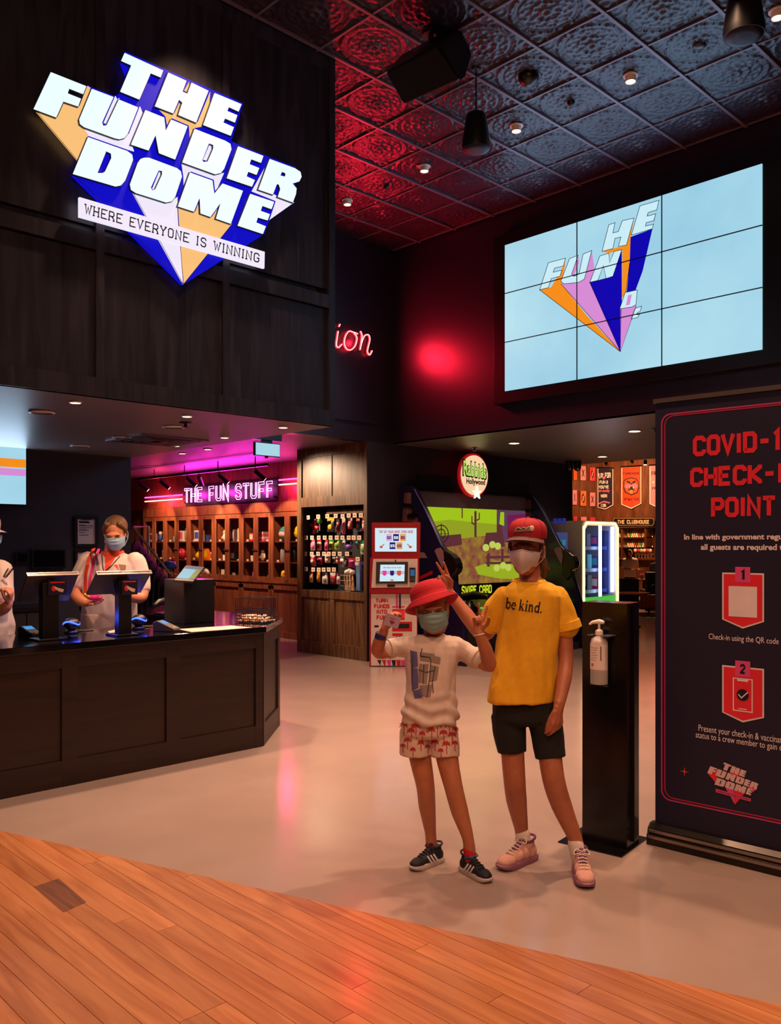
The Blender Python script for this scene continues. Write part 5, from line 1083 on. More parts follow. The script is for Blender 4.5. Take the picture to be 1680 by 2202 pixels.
for nm, x in (('left', GX0), ('right', GX1)):
    o = MB().prism(prof, lambda u, v, t_: Vector((t_, u, v)), x - .04, x + .04).build('side_panel', m_gnv, t, bevel=.008)
    MB().prism(shield, lambda u, v, t_: Vector((t_, u, v)), x - .06, x + .06).build('gun_shield', m_gblk, o, bevel=.015)
    f = lambda u, v, t_: Vector((x - .042 - t_, u, v))
    def on_side(P, t0, t1, nm_, m): MB().prism([gp(*p) for p in P], f, t0, t1).build(nm_, m, o)
    on_side([(876, 1060), (889, 1060), (892, 1122), (870, 1122)], 0, .006, 'post_picture', m_gwood); on_side([(893, 1112), (903, 1112), (906, 1128), (893, 1128)], 0, .006, 'post_picture', m_gwood)
    on_side([(874, 1082), (892, 1084), (893, 1092), (872, 1090)], .006, .02, 'ledge_picture', m_gblk); on_side([(882, 1108), (900, 1100), (906, 1106), (898, 1114), (883, 1114)], .006, .02, 'ledge_picture', m_gblk)
    on_side([(943, 1184), (948, 1179), (955, 1178), (961, 1186), (963, 1200), (960, 1222), (952, 1205)], .022, .03, 'pale_shape', M('game_mauve', '#8a6676', .5)); on_side([(908, 1187), (917, 1188), (924, 1200), (908, 1200)], 0, .006, 'pale_shape', M('game_mauve', '#8a6676', .5))
    on_side([(908, 1240), (935, 1227), (936, 1234), (910, 1246)], 0, .01, 'red_band', M('game_red', '#a8141c', .4)); on_side([(956, 1330), (964, 1325), (970, 1340), (962, 1360), (954, 1358)], 0, .01, 'pale_shape', M('game_mauve', '#8a6676', .5))
    mb = MB(); mb.tube([(x - .03, *gp(954, 1174)), (x - .03, *gp(915, 1090)), (x - .03, *gp(895, 1052))], .008, 6); mb.build('edge_trim', M('blue_edge', '#7080d8', .3, .5), o)
SYN = 7.76
mb = MB(); mb.box(GX0 + .05, GX1 - .05, SYN + .02, GYB, 0, 2.22); mb.build('screen_cabinet', m_gblk, t)
MB().box(GX0 + .05, GX1 - .05, SYN - .06, SYN + .02, 2.19, 2.24).build('hood', m_gblk, t)
MB().box(GX0 + .05, GX1 - .05, SYN, SYN + .02, 1.985, 2.19).build('grey_band', m_ggrey, t)
GZ0, GZ1 = .93, 1.985; SW = GX1 - GX0 - .1
def gs(u, v, t_): return Vector((GX0 + .05 + u * SW, SYN + .01 - t_, GZ0 + v * (GZ1 - GZ0)))
g_sky = GLOW('game_sky', (.40, .62, .012), .85)
m_gsc = M('game_ground', (.30, .10, .06), .3, emit=.75, ecol=(.3, .1, .06), ns=9, na=.3)
nt = m_gsc.node_tree; rp = [n for n in nt.nodes if n.type == 'VALTORGB'][0]; rp.color_ramp.elements[0].color = (.26, .045, .05, 1); rp.color_ramp.elements[1].color = (.42, .26, .035, 1); nt.links.new(rp.outputs[0], nt.nodes['Principled BSDF'].inputs['Emission Color'])
MB().prism(rect(0, 0, 1, 1), gs, 0, .004).build('screen', m_gsc, t)
g_hill = GLOW('game_hill', (.34, .42, .02), .8); g_brn = GLOW('game_brown', (.14, .035, .045), .75); g_mag = GLOW('game_barn', (.20, .012, .10), .8); g_gra = GLOW('game_barn_shadow', (.13, .055, .11), .8); g_grn = GLOW('game_grass', (.38, .50, .02), .8); g_blk = GLOW('game_dark', (.03, .012, .02), .5); g_pal = GLOW('game_pale', (.55, .66, .10), .9)
art = [('sky', g_sky, rect(0, .80, .72, 1), .0045), ('hill', g_hill, [(0, .72), (.12, .80), (.3, .845), (.5, .82), (.72, .80), (.72, .66), (.4, .6), (0, .62)], .005), ('grass', g_grn, [(.52, .22), (.7, .30), (.9, .28), (1, .2), (1, .02), (.75, .05), (.55, .12)], .005),
       ('barn_wall', g_gra, rect(.72, .55, 1, 1), .0055), ('barn_door', g_mag, [(.82, .55), (1, .5), (1, .96), (.82, .93)], .006), ('barn_window', g_sky, [(.745, .80), (.79, .78), (.79, .97), (.755, .97)], .006), ('barn_base', g_brn, [(.60, .52), (.62, .68), (.72, .69), (.72, .80), (.76, .80), (.8, .5), (.72, .46)], .0062),
       ('cart', g_brn, [(.14, .50), (.14, .62), (.40, .66), (.41, .52), (.25, .48)], .0062), ('fence_rail', g_brn, rect(.62, .33, 1, .365), .0062), ('fence_rail', g_brn, rect(.62, .25, .98, .285), .0062), ('fence_post', g_brn, rect(.63, .22, .655, .40), .0066), ('fence_post', g_brn, rect(.76, .24, .785, .46), .0066),
       ('cactus', g_brn, rect(.516, .62, .536, .97), .0062), ('cactus_arm', g_brn, [(.49, .90), (.49, .80), (.52, .78), (.52, .80), (.5, .82), (.5, .90)], .0062), ('cactus_arm', g_brn, [(.565, .95), (.565, .86), (.53, .83), (.53, .855), (.555, .87), (.555, .95)], .0062), ('pole', g_brn, rect(.405, .87, .415, 1), .0062)]
for nm, m, p, t_ in art: MB().prism(p, gs, None, t_).build('picture_' + nm, m, t)
for u, v in ((.72, .20), (.78, .23), (.83, .20), (.62, .48), (.68, .52), (.73, .5)): MB().prism(disc(u, v, .03, 14, .05), gs, None, .0068).build('picture_bush', g_pal, t)
mb = MB()
for r_ in (.055, .028): mb.add(*(lambda P: ([gs(.235 + (r_ + dd) * math.cos(a), .66 + (r_ + dd) * 1.9 * math.sin(a), .0074) for dd in (0, .007) for a in [2 * PI * i / 24 for i in range(24)]], [(i, (i + 1) % 24, 24 + (i + 1) % 24, 24 + i) for i in range(24)]))(0))
for p in ([(.235, .53), (.235, .79)], [(.17, .66), (.30, .66)]): stroke(mb, p, .0035, gs, None, .0074)
mb.build('crosshair', g_blk, t)
MB().box(GX0 + .05, GX1 - .05, SYN - .04, SYN + .02, .76, .93).build('swipe_strip', m_gblk, t)
fs_ = lambda u, v, t_: Vector((u, SYN - .042 - t_, v))
put_words('swipe_word', 'SWIPE CARD', [(XatY(988, SYN), .785), (XatY(1053, SYN), .785), (XatY(1053, SYN), .905), (XatY(988, SYN), .91)], fs_, GLOW('swipe_yellow', (.62, .72, .02), .9), t, wgt=.8, gap=2.0)
# gun deck
MB().prism([(SYN, .76), (7.05, .62), (6.92, .56), (6.98, .10), (SYN, .10)], lambda u, v, t_: Vector((t_, u, v)), GX0 + .05, GX1 - .05).build('gun_deck', M('game_olive', '#20200f', .35), t)
MB().box(GX0 + .05, GX1 - .05, 6.80, SYN, 0, .10).build('foot_plinth', m_gnv, t)
for k, x in enumerate((GX0 + .5, GX0 + 1.28, GX1 - .5)):
    o = MB().lathe([(.10, .62), (.11, .66), (.06, .70), (.045, .76)], (x, 7.14, 0), n=18).build('gun_mount', m_gblk, t, smooth=True)
    MB().tube([(x, 7.26, .80), (x, 7.05, .83), (x, 6.86, .82)], [.05, .055, .035], 12, round_ends=True).build('gun_barrel', m_gblk, o, smooth=True); MB().tube([(x, 7.16, .80), (x, 7.2, .68)], .025, 8, round_ends=True).build('gun_grip', m_gblk, o, smooth=True)
    MB().lathe([(.035, .705), (.03, .72), (.004, .725)], (x + .2, 7.12, -.06), n=14).build('start_button', GLOW('green_button', (.02, .6, .12), 1.2), t)
# topper: lit disc with the game's name (the cartoon animals of the photo are left out), plain lit side boards
TY = 7.60
lc = onY(1022, 1022, TY); R0 = .275
o = MB().tube([(lc.x, TY + .02, lc.z), (lc.x, TY + .06, lc.z)], R0 + .03, 40).build('topper_rim', M('topper_red', '#b01018', .3, emit=.5, ecol='#c01018'), t)
MB().tube([(lc.x, TY - .0, lc.z), (lc.x, TY + .02, lc.z)], R0, 40).build('topper_disc', GLOW('topper_peach', (1, .66, .38), .95), t)
tf = lambda u, v, t_: Vector((lc.x + u, TY - .002 - t_, lc.z + v))
mb = MB(); put_text(mb, 'Rabbids', [(-.27, -.03), (.25, -.06), (.25, .17), (-.27, .21)], tf, False, bold=.05, t1=.001); mb.build('topper_text_outline', M('topper_dark', '#1a3008', .5), t)
mb = MB(); put_text(mb, 'Rabbids', [(-.25, -.01), (.23, -.04), (.23, .155), (-.25, .19)], tf, False, bold=.02, t1=.004); mb.build('topper_text', GLOW('topper_lime', (.45, .75, .12), .95), t)
mb = MB(); put_text(mb, 'Hollywood', [(-.19, -.15), (.21, -.15), (.21, -.05), (-.19, -.05)], tf, False, bold=.04, t1=.002); mb.build('topper_text', M('topper_indigo', '#302050', .5), t)
mb = MB(); mb.prism([(( .095 if i % 2 == 0 else .038) * math.sin(PI * i / 5) + .02, (.095 if i % 2 == 0 else .038) * math.cos(PI * i / 5) - .245) for i in range(10)], tf, .0, .03); mb.build('topper_star', GLOW('topper_star', (1, .95, .8), 1.1), t)
MB().box(GX0 + .1, GX1 - .1, TY + .06, TY + .12, 2.235, 2.40).build('topper_base', m_gblk, t)

# ================================================================== prize vending machine with neon edge
vx0, vx1, vy, vd = 10.63, 11.62, 6.94, .93; VZ = 1.83
m_vw = M('vend_body', '#b4b0b8', .35); t = thing('prize_machine', 'white prize vending machine with a glowing warm neon edge', 'vending machine', ((vx0 + vx1) / 2, vy + vd / 2, 0))
MB().box(vx0, vx0 + .04, vy, vy + vd, 0, VZ).build('side_wall', m_vw, t); MB().box(vx1 - .04, vx1, vy, vy + vd, 0, VZ).build('side_wall', m_vw, t)
MB().box(vx0 + .04, vx1 - .04, vy + vd - .03, vy + vd, 0, VZ).build('back_wall', M('vend_inside', '#c4c8d2', .5), t); MB().box(vx0 + .04, vx1 - .04, vy, vy + vd - .03, VZ - .05, VZ).build('roof', m_vw, t); MB().box(vx0 + .04, vx1 - .04, vy, vy + vd - .03, 0, .06).build('floor_plate', m_vw, t)
c = [(vx0 + .03, .05), (vx0 + .03, VZ - .1), (vx0 + .10, VZ - .03), (vx1 - .10, VZ - .03), (vx1 - .03, VZ - .1), (vx1 - .03, .05)]
MB().tube([(x, vy - .012, z) for x, z in c], .017, 8).build('neon_edge', GLOW('warm_neon', (1, .62, .25), 3.2), t, smooth=True)
MB().tube([(x + (.03 if x < 11 else -.03), vy - .004, z - (.03 if z > 1 else 0)) for x, z in c], .008, 6).build('neon_edge', GLOW('warm_neon2', (1, .4, .15), 2), t, smooth=True)
MB().box(vx0 + .52, vx0 + .56, vy + .02, vy + .05, .06, VZ - .06).build('centre_post', GLOW('vend_tube_light', (.6, .75, 1), 5), t); MB().box(vx1 - .12, vx1 - .07, vy + .03, vy + .06, .75, VZ - .08).build('tube_light', GLOW('vend_tube_light', (.6, .75, 1), 5), t)
MB().box(vx0 + .57, vx1 - .16, vy + .06, vy + .065, .72, VZ - .14).build('prize_window', GLASS('tinted_glass', (.35, .42, .75), .03, .10), t)
MB().box(vx0 + .05, vx1 - .05, vy + .004, vy + .008, .62, VZ - .06).build('glass_front', GLASS('vend_glass', (.95, .97, 1), .02, .08), t)
for k, z in enumerate((1.45, 1.12, .80)):
    MB().box(vx0 + .05, vx0 + .52, vy + .10, vy + .75, z - .05, z).build('shelf', M('vend_shelf', '#c8d4f0', .4), t); MB().box(vx0 + .57, vx1 - .1, vy + .14, vy + .75, z - .05, z).build('shelf', M('vend_shelf', '#c8d4f0', .4), t)
MB().box(vx0 + .05, vx1 - .05, vy + .0, vy + .02, .62, .70).build('green_strip', GLOW('vend_green', (.08, .55, .06), .9), t); MB().box(vx0 + .05, vx1 - .05, vy + .02, vy + .3, .06, .62).build('lower_front', m_vw, t)
MB().box(vx0 + .38, vx0 + .72, vy - .14, vy + .02, .36, .56).build('control_box', m_vw, t); MB().box(vx0 + .5, vx0 + .62, vy - .09, vy - .06, .56, .575).build('joystick', m_blk, t); MB().ell((vx0 + .78, vy - .05, .40), (.09, .05, .05), 12, 8).build('green_button', GLOW('vend_btn', (.05, .8, .2), 1.0), t, smooth=True)
for z0, z1, m in ((1.35, 1.66, '#5a6ab0'), (1.28, 1.34, '#d8e0f0'), (1.02, 1.26, '#58b0c0')): MB().box(vx0 - .006, vx0 - .001, vy + .25, vy + .55, z0, z1).build('side_picture', M('side_pic_' + m, m, .3, emit=.35, ecol=m), t)
for k in range(9): z = .85 + (k % 3) * .32; MB().box(vx0 - .008, vx0 - .002, vy + .28 + .08 * (k // 3), vy + .34 + .08 * (k // 3), z + .3, z + .38).build('side_motif', M('motif%d' % (k % 3), ('#c83870', '#48c0d0', '#3848c0')[k % 3], .3, emit=.3, ecol=('#c83870', '#48c0d0', '#3848c0')[k % 3]), t)
for k, (x, z, s_, c1, c2, nm) in enumerate(((.12, 1.451, .17, '#2a2840', '#c83870', 'dark game console box'), (.34, 1.451, .19, '#4a4870', W_, 'grey headphones box'), (.12, 1.121, .22, O2, K_, 'orange prize box'), (.35, 1.121, .21, '#48c0d0', '#c83870', 'teal prize box'), (.12, .801, .2, W_, K_, 'white gadget box'), (.35, .801, .22, K_, W_, 'black gadget box'), (.66, 1.451, .16, B_, P_, 'blue prize box'), (.66, 1.121, .18, V_, TL, 'purple prize box'), (.66, .801, .18, R_, W_, 'red prize box'))):
    item('box', c1, c2, vx0 + .05 + x, vy + .22, z, s_, nm + ' on a lit shelf of the prize machine', 'prizes in the vending machine')


# ================================================================== far bar room
def cw(px, py, e=.0): return onX(px, py, CLX - .06 - e)
def pennant(pxs, col, label, draw, nm='pennant'):
    l, r, tl, tr, bl, br, ap = pxs; P = [(l, tl), (r, tr), (r, br), ((l + r) / 2, ap), (l, bl)]
    c = cw((l + r) / 2, ap); t = thing('pennant_banner', label, 'banner', (CLX - .06, c.y, c.z), 0, 'pennants on the bar wall')
    f = lambda u, v, t_: cw(u, v, t_); MB().prism(P, f, -.03, 0).build('border', M('pennant_white', '#e8dcd4', .6), t)
    q = [(P[i][0] + dx, P[i][1] + dy) for i, (dx, dy) in enumerate(((1.6, 1.6), (-1.6, 1.6), (-1.6, -1), (0, -2.2), (1.6, -1)))]; MB().prism(q, f, None, .004).build('field', M('pennant_' + col, col, .6), t)
    MB().tube([f(l - 1, tl, .01), f(r + 1, tr, .01)], .025, 6).build('rail', m_blk, t); draw(f, t)
def PT(u, v): return (u / 4.788 + 1180, v / 4.788 + 960)
def ptxt(f, t, s, x0, y0, x1, y1, m, block=True, bold=0.):
    a, b = PT(x0, y0), PT(x1, y1); mb = MB(); put_text(mb, s, [(a[0], b[1]), (b[0], b[1] - .4), (b[0], a[1] - .4), (a[0], a[1])], f, block, .8, t1=.012, bold=bold); mb.build('lettering', m, t)
wt = M('print_white', '#f0e6de', .6); bk_ = M('print_black', '#141018', .6); pk_ = M('print_pink', '#e86a90', .6)
def d1(f, t):
    for s, x0, y0, x1, y1 in (('PLAY', 505, 275, 565, 330), ('FOR', 580, 270, 640, 325), ('FUN', 525, 352, 585, 385), ('&', 594, 352, 614, 385), ("YOU'VE", 515, 402, 622, 435), ('WON', 537, 493, 602, 527), ('#36', 535, 592, 592, 625)): ptxt(f, t, s, x0, y0, x1, y1, wt)
    ptxt(f, t, 'already', 508, 442, 632, 478, pk_, False, .02); MB().prism([PT(*p) for p in ((510, 585), (570, 560), (632, 575), (632, 588), (570, 574), (512, 598))], f, None, .012).build('swash', pk_, t); MB().prism(disc(*PT(570, 325), 3, 10), f, None, .012).build('ball_mark', pk_, t)
def d2(f, t):
    ptxt(f, t, 'FUNDERDOME', 770, 268, 938, 292, bk_); ptxt(f, t, 'ATHLETICS', 778, 530, 930, 560, bk_)
    def pp(P, m, e, nm='emblem_piece'): MB().prism([PT(*p) for p in P], f, None, e).build(nm, m, t)
    pp([(770, 360), (790, 335), (850, 318), (905, 330), (925, 360), (935, 430), (915, 480), (852, 505), (795, 480), (768, 430)], bk_, .010, 'emblem_outline'); pp([(780, 364), (797, 344), (850, 329), (899, 340), (916, 364), (924, 428), (907, 471), (852, 492), (803, 471), (779, 428)], M('tiger_orange', '#e84a10', .6), .014, 'emblem_face')
    pp([(785, 400), (815, 385), (852, 398), (890, 382), (918, 398), (908, 430), (870, 432), (852, 415), (830, 434), (795, 432)], pk_, .018); pp([(818, 415), (885, 412), (878, 470), (852, 480), (826, 470)], bk_, .022); pp([(828, 455), (852, 445), (874, 455), (866, 485), (836, 485)], M('tongue', '#e87838', .6), .026)
    pp([(800, 348), (846, 366), (840, 382), (810, 374)], bk_, .022); pp([(902, 346), (858, 366), (864, 382), (894, 372)], bk_, .022); pp([(834, 378), (866, 378), (852, 395)], bk_, .022)
    for x in (826, 868): pp([(x, 415), (x + 12, 414), (x + 6, 440)], wt, .026, 'emblem_fang')
    for y in (430, 450, 470): pp([(772, y), (792, y - 4), (790, y + 6)], bk_, .018); pp([(930, y), (912, y - 4), (914, y + 6)], bk_, .018)
def d3(f, t):
    for s, x0, y0, x1, y1 in (('FRO', 1060, 258, 1125, 300), ('W', 1105, 310, 1130, 335), ('FRO', 1065, 418, 1130, 448), ('UP', 1100, 470, 1145, 498)): ptxt(f, t, s, x0, y0, x1, y1, bk_)
    ptxt(f, t, 'X', 1065, 357, 1092, 383, M('print_cream', '#e8d898', .6))
pennant([(505 / 4.788 + 1180), (666 / 4.788 + 1180), (218 / 4.788 + 960), (225 / 4.788 + 960), (630 / 4.788 + 960), (605 / 4.788 + 960), (650 / 4.788 + 960)], '#1c1630', 'navy pennant with white slogan lettering on the bar wall', d1)
pennant([(750 / 4.788 + 1180), (955 / 4.788 + 1180), (212 / 4.788 + 960), (198 / 4.788 + 960), (600 / 4.788 + 960), (590 / 4.788 + 960), (642 / 4.788 + 960)], '#e23a0c', 'orange pennant with a roaring tiger emblem on the bar wall', d2)
pennant([(1040 / 4.788 + 1180), (1245 / 4.788 + 1180), (195 / 4.788 + 960), (180 / 4.788 + 960), (592 / 4.788 + 960), (580 / 4.788 + 960), (640 / 4.788 + 960)], '#e07888', 'pink pennant half hidden behind the check-in banner', d3)
# noughts and crosses tiles on the side wall
def cs(u, v, t_): return onY(u, v, CLY - .02 - t_)
for k, (u, v, w_, h, col, ch) in enumerate(((275, 285, 34, 120, '#e0602c', 'J'), (356, 275, 56, 145, '#e08a98', 'X'), (452, 285, 54, 140, '#d83850', '0'), (270, 525, 44, 150, '#e08a98', 'X'), (358, 535, 60, 155, '#e0642c', '0'), (453, 545, 54, 140, '#e08a98', 'X'), (275, 745, 40, 50, '#d83850', '0'), (362, 745, 58, 40, '#e08a98', 'X'), (453, 748, 54, 36, '#d83850', '0'))):
    a, b = PT(u - w_ / 2, v - h / 2), PT(u + w_ / 2, v + h / 2); p = onY((a[0] + b[0]) / 2, b[1], CLY - .02)
    t = thing('game_tile', '%s wall tile marked with a %s, %s row of the timber wall' % ({'#e0602c': 'orange', '#e0642c': 'orange', '#e08a98': 'pink', '#d83850': 'red'}[col], {'X': 'cross', '0': 'nought', 'J': 'hooked letter'}[ch], ('upper', 'middle', 'lower')[k // 3]), 'tile', (p.x, CLY - .02, p.z), 0, 'noughts and crosses tiles')
    MB().prism(rect(*a, *b), cs, -.015, .03).build('tile_board', M('tile_' + col, col, .5), t)
    if h > 60: 
        mb = MB(); x0, x1 = a[0] + 3, b[0] - 3; y0_, y1_ = a[1] + 7, b[1] - 7; put_text(mb, ch, [(x0, y1_), (x1, y1_), (x1, y0_), (x0, y0_)], cs, wgt=.6, t1=.034); mb.build('mark', bk_, t)
        if ch == '0': mb = MB(); stroke(mb, [(a[0] + 1.5, b[1] - 2), (b[0] - 1.5, a[1] + 2)], .35, cs, None, .036); mb.build('slash', M('print_cream', '#e8d898', .6), t)
# panel mouldings of the bar wall
mb = MB()
# sign board
a, b = cw(1320, 1114, .12), cw(1407, 1131, .12)
sgb = thing('bar_sign', 'dark board reading THE CLUBHOUSE in pale letters above the bar', 'sign', (CLX - .15, (a.y + b.y) / 2, b.z)); f = lambda u, v, t_: cw(u, v, .12 + t_)
MB().prism([(1322, 1113), (1404, 1113), (1408, 1117), (1408, 1127), (1404, 1131), (1322, 1131), (1318, 1127), (1318, 1117)], f, -.14, .0).build('board', m_blk, sgb); mb = MB(); stroke(mb, [(1322, 1114.5), (1404, 1114.5), (1406.5, 1118), (1406.5, 1126), (1404, 1129.5), (1322, 1129.5), (1319.5, 1126), (1319.5, 1118), (1322, 1114.5)], .5, f, None, .01); mb.build('gold_line', M('gold_line', '#c8a878', .4, .3), sgb)
put_words('lettering', 'THE CLUBHOUSE', [(1328, 1126.5), (1397, 1126.5), (1397, 1118), (1328, 1118)], f, M('sign_cream', '#d8b890', .5), sgb, wgt=.85, t1=.012, gap=2.0)
# back bar with lit shelves and bottles
ba, bb_ = cw(1326, 1135), cw(1402, 1177)
t = thing('back_bar', 'brick lined back bar with two glowing bottle shelves', 'shelving', (CLX - .3, (ba.y + bb_.y) / 2, bb_.z)); y0b, y1b = cw(1405, 1150).y, cw(1285, 1150).y
zb0, zb1 = cw(1370, 1178).z, cw(1370, 1135).z; zs = [cw(1370, 1176).z, cw(1370, 1155).z]
m_brk = M('bar_brick', '#94503a', .6, ns=3, na=.2)
for r_ in range(8):
    for q in range(16):
        yy = y0b + (y1b - y0b) * (q + (r_ % 2) * .5) / 16
        if yy + (y1b - y0b) / 16 > y1b + .01: continue
        MB().box(CLX - .1, CLX - .07, yy + .008, yy + (y1b - y0b) / 16 - .008, zb0 + (zb1 - zb0) * r_ / 8 + .005, zb0 + (zb1 - zb0) * (r_ + 1) / 8 - .005).build('brick', m_brk, t)
MB().box(CLX - .07, CLX - .002, y0b, y1b, zb0, zb1).build('mortar', M('mortar', '#6a3a28', .8), t)
for z in zs: MB().box(CLX - .45, CLX - .1, y0b, y1b, z - .03, z).build('shelf', m_club, t); MB().box(CLX - .12, CLX - .1, y0b, y1b, z + .0, z + .03).build('shelf_light', GLOW('shelf_glow', (1, .55, .22), 8), t)
for yy in (y0b, cw(1354, 1150).y, y1b - .06): MB().box(CLX - .46, CLX - .1, yy, yy + .06, zb0 - .3, zb1).build('upright', m_club, t)
MB().box(CLX - .5, CLX - .002, y0b - .1, y1b, zb1 + .0, zb1 + .03).build('cornice', m_club, t); MB().box(CLX - .45, CLX - .002, y0b, y1b, 0, zb0 - .31).build('base', m_club, t)
BC_ = ['#e0c080', '#d89048', '#f0e8d8', '#48a060', '#c85838', '#e8d0a0', '#7a4a28']
for r_, z in enumerate(zs):
    n_ = 24
    for q in range(n_):
        yy = y0b + .12 + (y1b - y0b - .24) * q / (n_ - 1); cidx = (q * 5 + r_ * 3) % 7; h = .18 + .05 * ((q * 7) % 4) / 3; br_ = min(.04, (y1b - y0b - .24) / (n_ - 1) * .42)
        if abs(yy - cw(1354, 1150).y - .03) < .07: continue
        if r_ == 0 and q == 0: pass
        t = thing('spirit_bottle', '%s glowing spirit bottle on the %s shelf of the back bar' % ({0: 'straw', 1: 'amber', 2: 'clear', 3: 'green', 4: 'red', 5: 'pale', 6: 'brown'}[cidx], ('lower', 'upper')[r_]), 'bottle', (CLX - .28, yy, z), 0, 'bottles on the back bar shelves'); T_ = Matrix.Translation((CLX - .28, yy, z + .001))
        MB(T_).lathe([(br_ * .95, 0), (br_, .02), (br_, h * .55), (br_ * .4, h * .72), (br_ * .36, h * .92)], n=8).build('bottle_body', M('bottle_' + BC_[cidx], BC_[cidx], .2), t, smooth=True); MB(T_).lathe([(br_ * .4, h * .92), (br_ * .4, h)], n=8).build('cap', m_blk, t)
# bar counter with taps
cz = cw(1390, 1195).z; bx0 = CLX - 1.7
czz = onX(1390, 1200, bx0).z; t = thing('bar_counter', 'long dark bar counter with beer taps below the bottle shelves', 'bar counter', (bx0 + .3, 8, 0)); yb0, yb1 = YatX(1440, bx0), YatX(1285, bx0)
MB().box(bx0, bx0 + .55, yb0, yb1, 0, czz - .05).build('front', m_club, t); MB().box(bx0 - .06, bx0 + .6, yb0, yb1, czz - .05, czz).build('bar_top', M('bar_brass', '#6a3a28', .25), t)
for q in range(6):
    yy = YatX(1368 + q * 6.5, bx0 + .3); o = MB().tube([(bx0 + .3, yy, czz), (bx0 + .3, yy, czz + .16)], .02, 8).build('tap_post', m_steel, t); MB().ell((bx0 + .26, yy, czz + .2), (.03, .055, .055), 12, 8).build('tap_badge', M('badge%d' % (q % 3), ('#e8e0d8', '#c03848', '#d8c090')[q % 3], .4), t, smooth=True)
MB().tube([(bx0 + .3, YatX(1366, bx0 + .3), czz + .10), (bx0 + .3, YatX(1406, bx0 + .3), czz + .10)], .025, 8).build('tap_rail', m_steel, t)
# lounge: tub chairs, tables, orange armchair
m_lea = M('tan_leather', '#a84a1c', .45, bump=.2, bs=30); m_dle = M('dark_leather', '#1a1416', .4); m_mt = M('black_tube', '#141216', .35, .5)
def solid(mb, poly, y0_, y1_): mb.prism(poly, lambda u, v, t_: Vector((u, t_, v)), y0_, y1_)
p = onZ(1398, 1321); t = thing('lounge_armchair', 'tan leather armchair with black tube arms at the bar room edge', 'armchair', p, TH); T_ = Matrix.Translation(p) @ Matrix.Rotation(TH + .1, 4, 'Z'); s = 18.0 / FPX
MB(T_).box(-.22, .50, -.02, .62, .10, .30).build('seat', m_lea, t, bevel=.05, seg=3); MB(T_).box(-.22, .50, -.12, .04, .12, .42).build('backrest', m_lea, t, bevel=.05, seg=3)
for xx in (-.02, .46):
    mb = MB(T_); mb.tube(smooth_path([(xx - .06, -.12, 0), (xx, -.06, .45), (xx + .06, .0, .60), (xx + .3, .06, .62)], 5), .018, 8); mb.tube([(xx - .26, .55, .0), (xx - .22, .5, .12), (xx, .05, .3)], .016, 8); mb.build('tube_leg', m_mt, t, smooth=True)
def booth(px0, px1, pyt, d, label, m, arms=True):
    a, b = onD(px0, pyt, d), onD(px1, pyt, d); t = thing('lounge_chair', label, 'chair', ((a.x + b.x) / 2, (a.y + b.y) / 2, 0), TH); W = (px1 - px0) / FPX * d; T_ = Matrix.Translation(((a.x + b.x) / 2, (a.y + b.y) / 2, 0)) @ Matrix.Rotation(TH, 4, 'Z'); h = a.z
    MB(T_).box(-W / 2, W / 2, -.08, .06, .22, h).build('backrest', m, t, bevel=.04, seg=3); MB(T_).box(-W / 2 + .02, W / 2 - .02, .06, .55, .22, .42).build('seat', m, t, bevel=.04, seg=3)
    for sx in (-1, 1):
        if arms: MB(T_).box(sx * (W / 2 - .03) - .04, sx * (W / 2 - .03) + .04, .06, .5, .42, h * .8).build('armrest', m, t, bevel=.03)
        for yy in (-.04, .5): MB(T_).tube([(sx * W * .4, yy, 0), (sx * W * .4, yy, .22)], .02, 8).build('leg', m_mt, t)
booth(1329, 1373, 1244, 16.2, 'dark leather tub chair behind the prize machine', m_dle); booth(1388, 1430, 1230, 19.5, 'dark high backed chair with the striped shirt guest', m_dle, False)
for px, py, d, lb in ((1352, 1274, 15.2, 'small dark round table in front of the tub chair'), (1386, 1245, 21.2, 'small timber table with drinks beyond the tub chair')):
    c = onD(px, py, d); t = thing('cafe_table', lb, 'table', (c.x, c.y, 0)); MB().lathe([(.36, c.z - .03), (.37, c.z - .015), (.36, c.z)], (c.x, c.y, 0), n=24).build('table_top', m_club, t); MB().lathe([(.22, 0), (.2, .03), (.04, .05), (.04, c.z - .03)], (c.x, c.y, 0), n=16).build('pedestal', m_mt, t)
    for q in range(2 if d > 16 else 0):
        cc = c + RT * (.1 - .16 * q) + Vector((0, 0, .001)); o = MB(Matrix.Translation(cc)).lathe([(.03, 0), (.035, .01), (.04, .13), (.036, .13), (.03, .015)], n=12).build('tumbler', M('drink_pink', '#d87890', .2), smooth=True); tag(o, 'pink drink glass on the %s' % ('dark round table' if d < 16 else 'timber table beyond the tub chair'), 'glass', 'drinks in the bar room')
sprinkler(1410, 921, PZ, 'fire sprinkler in the arcade soffit beside the check-in banner'); spotdisc(1365, 926, PZ, 'slim recessed downlight in the arcade soffit near the check-in banner', None, .07, lit=True, es=40); spotdisc(1106, 952, PZ, 'slim recessed downlight in the arcade soffit near the shooting game', None, .07, lit=True, es=40)
sprinkler(1021, 963, PZ, 'fire sprinkler in the arcade soffit above the shooting game topper')
spotdisc(1296, 981, PZ, 'slim recessed downlight in the arcade soffit near the security cameras', None, .07, lit=True, es=40)
for px in (1225, 1242):
    c = onD(px, 1005, 13.3); t = thing('security_camera', 'small black dome camera under the soffit beside the arcade wall', 'camera', c, 0, 'dome cameras at the arcade wall'); MB().lathe([(.06, PZ), (.06, c.z), (.055, c.z - .03), (.02, c.z - .06)], (c.x, c.y, 0), n=16).build('dome', m_blk, t, smooth=False, auto=40); MB().ell((c.x - .03, c.y - .03, c.z - .03), (.02, .02, .02), 10, 6).build('lens', M('lens_glass', '#a0a0b0', .1), t)
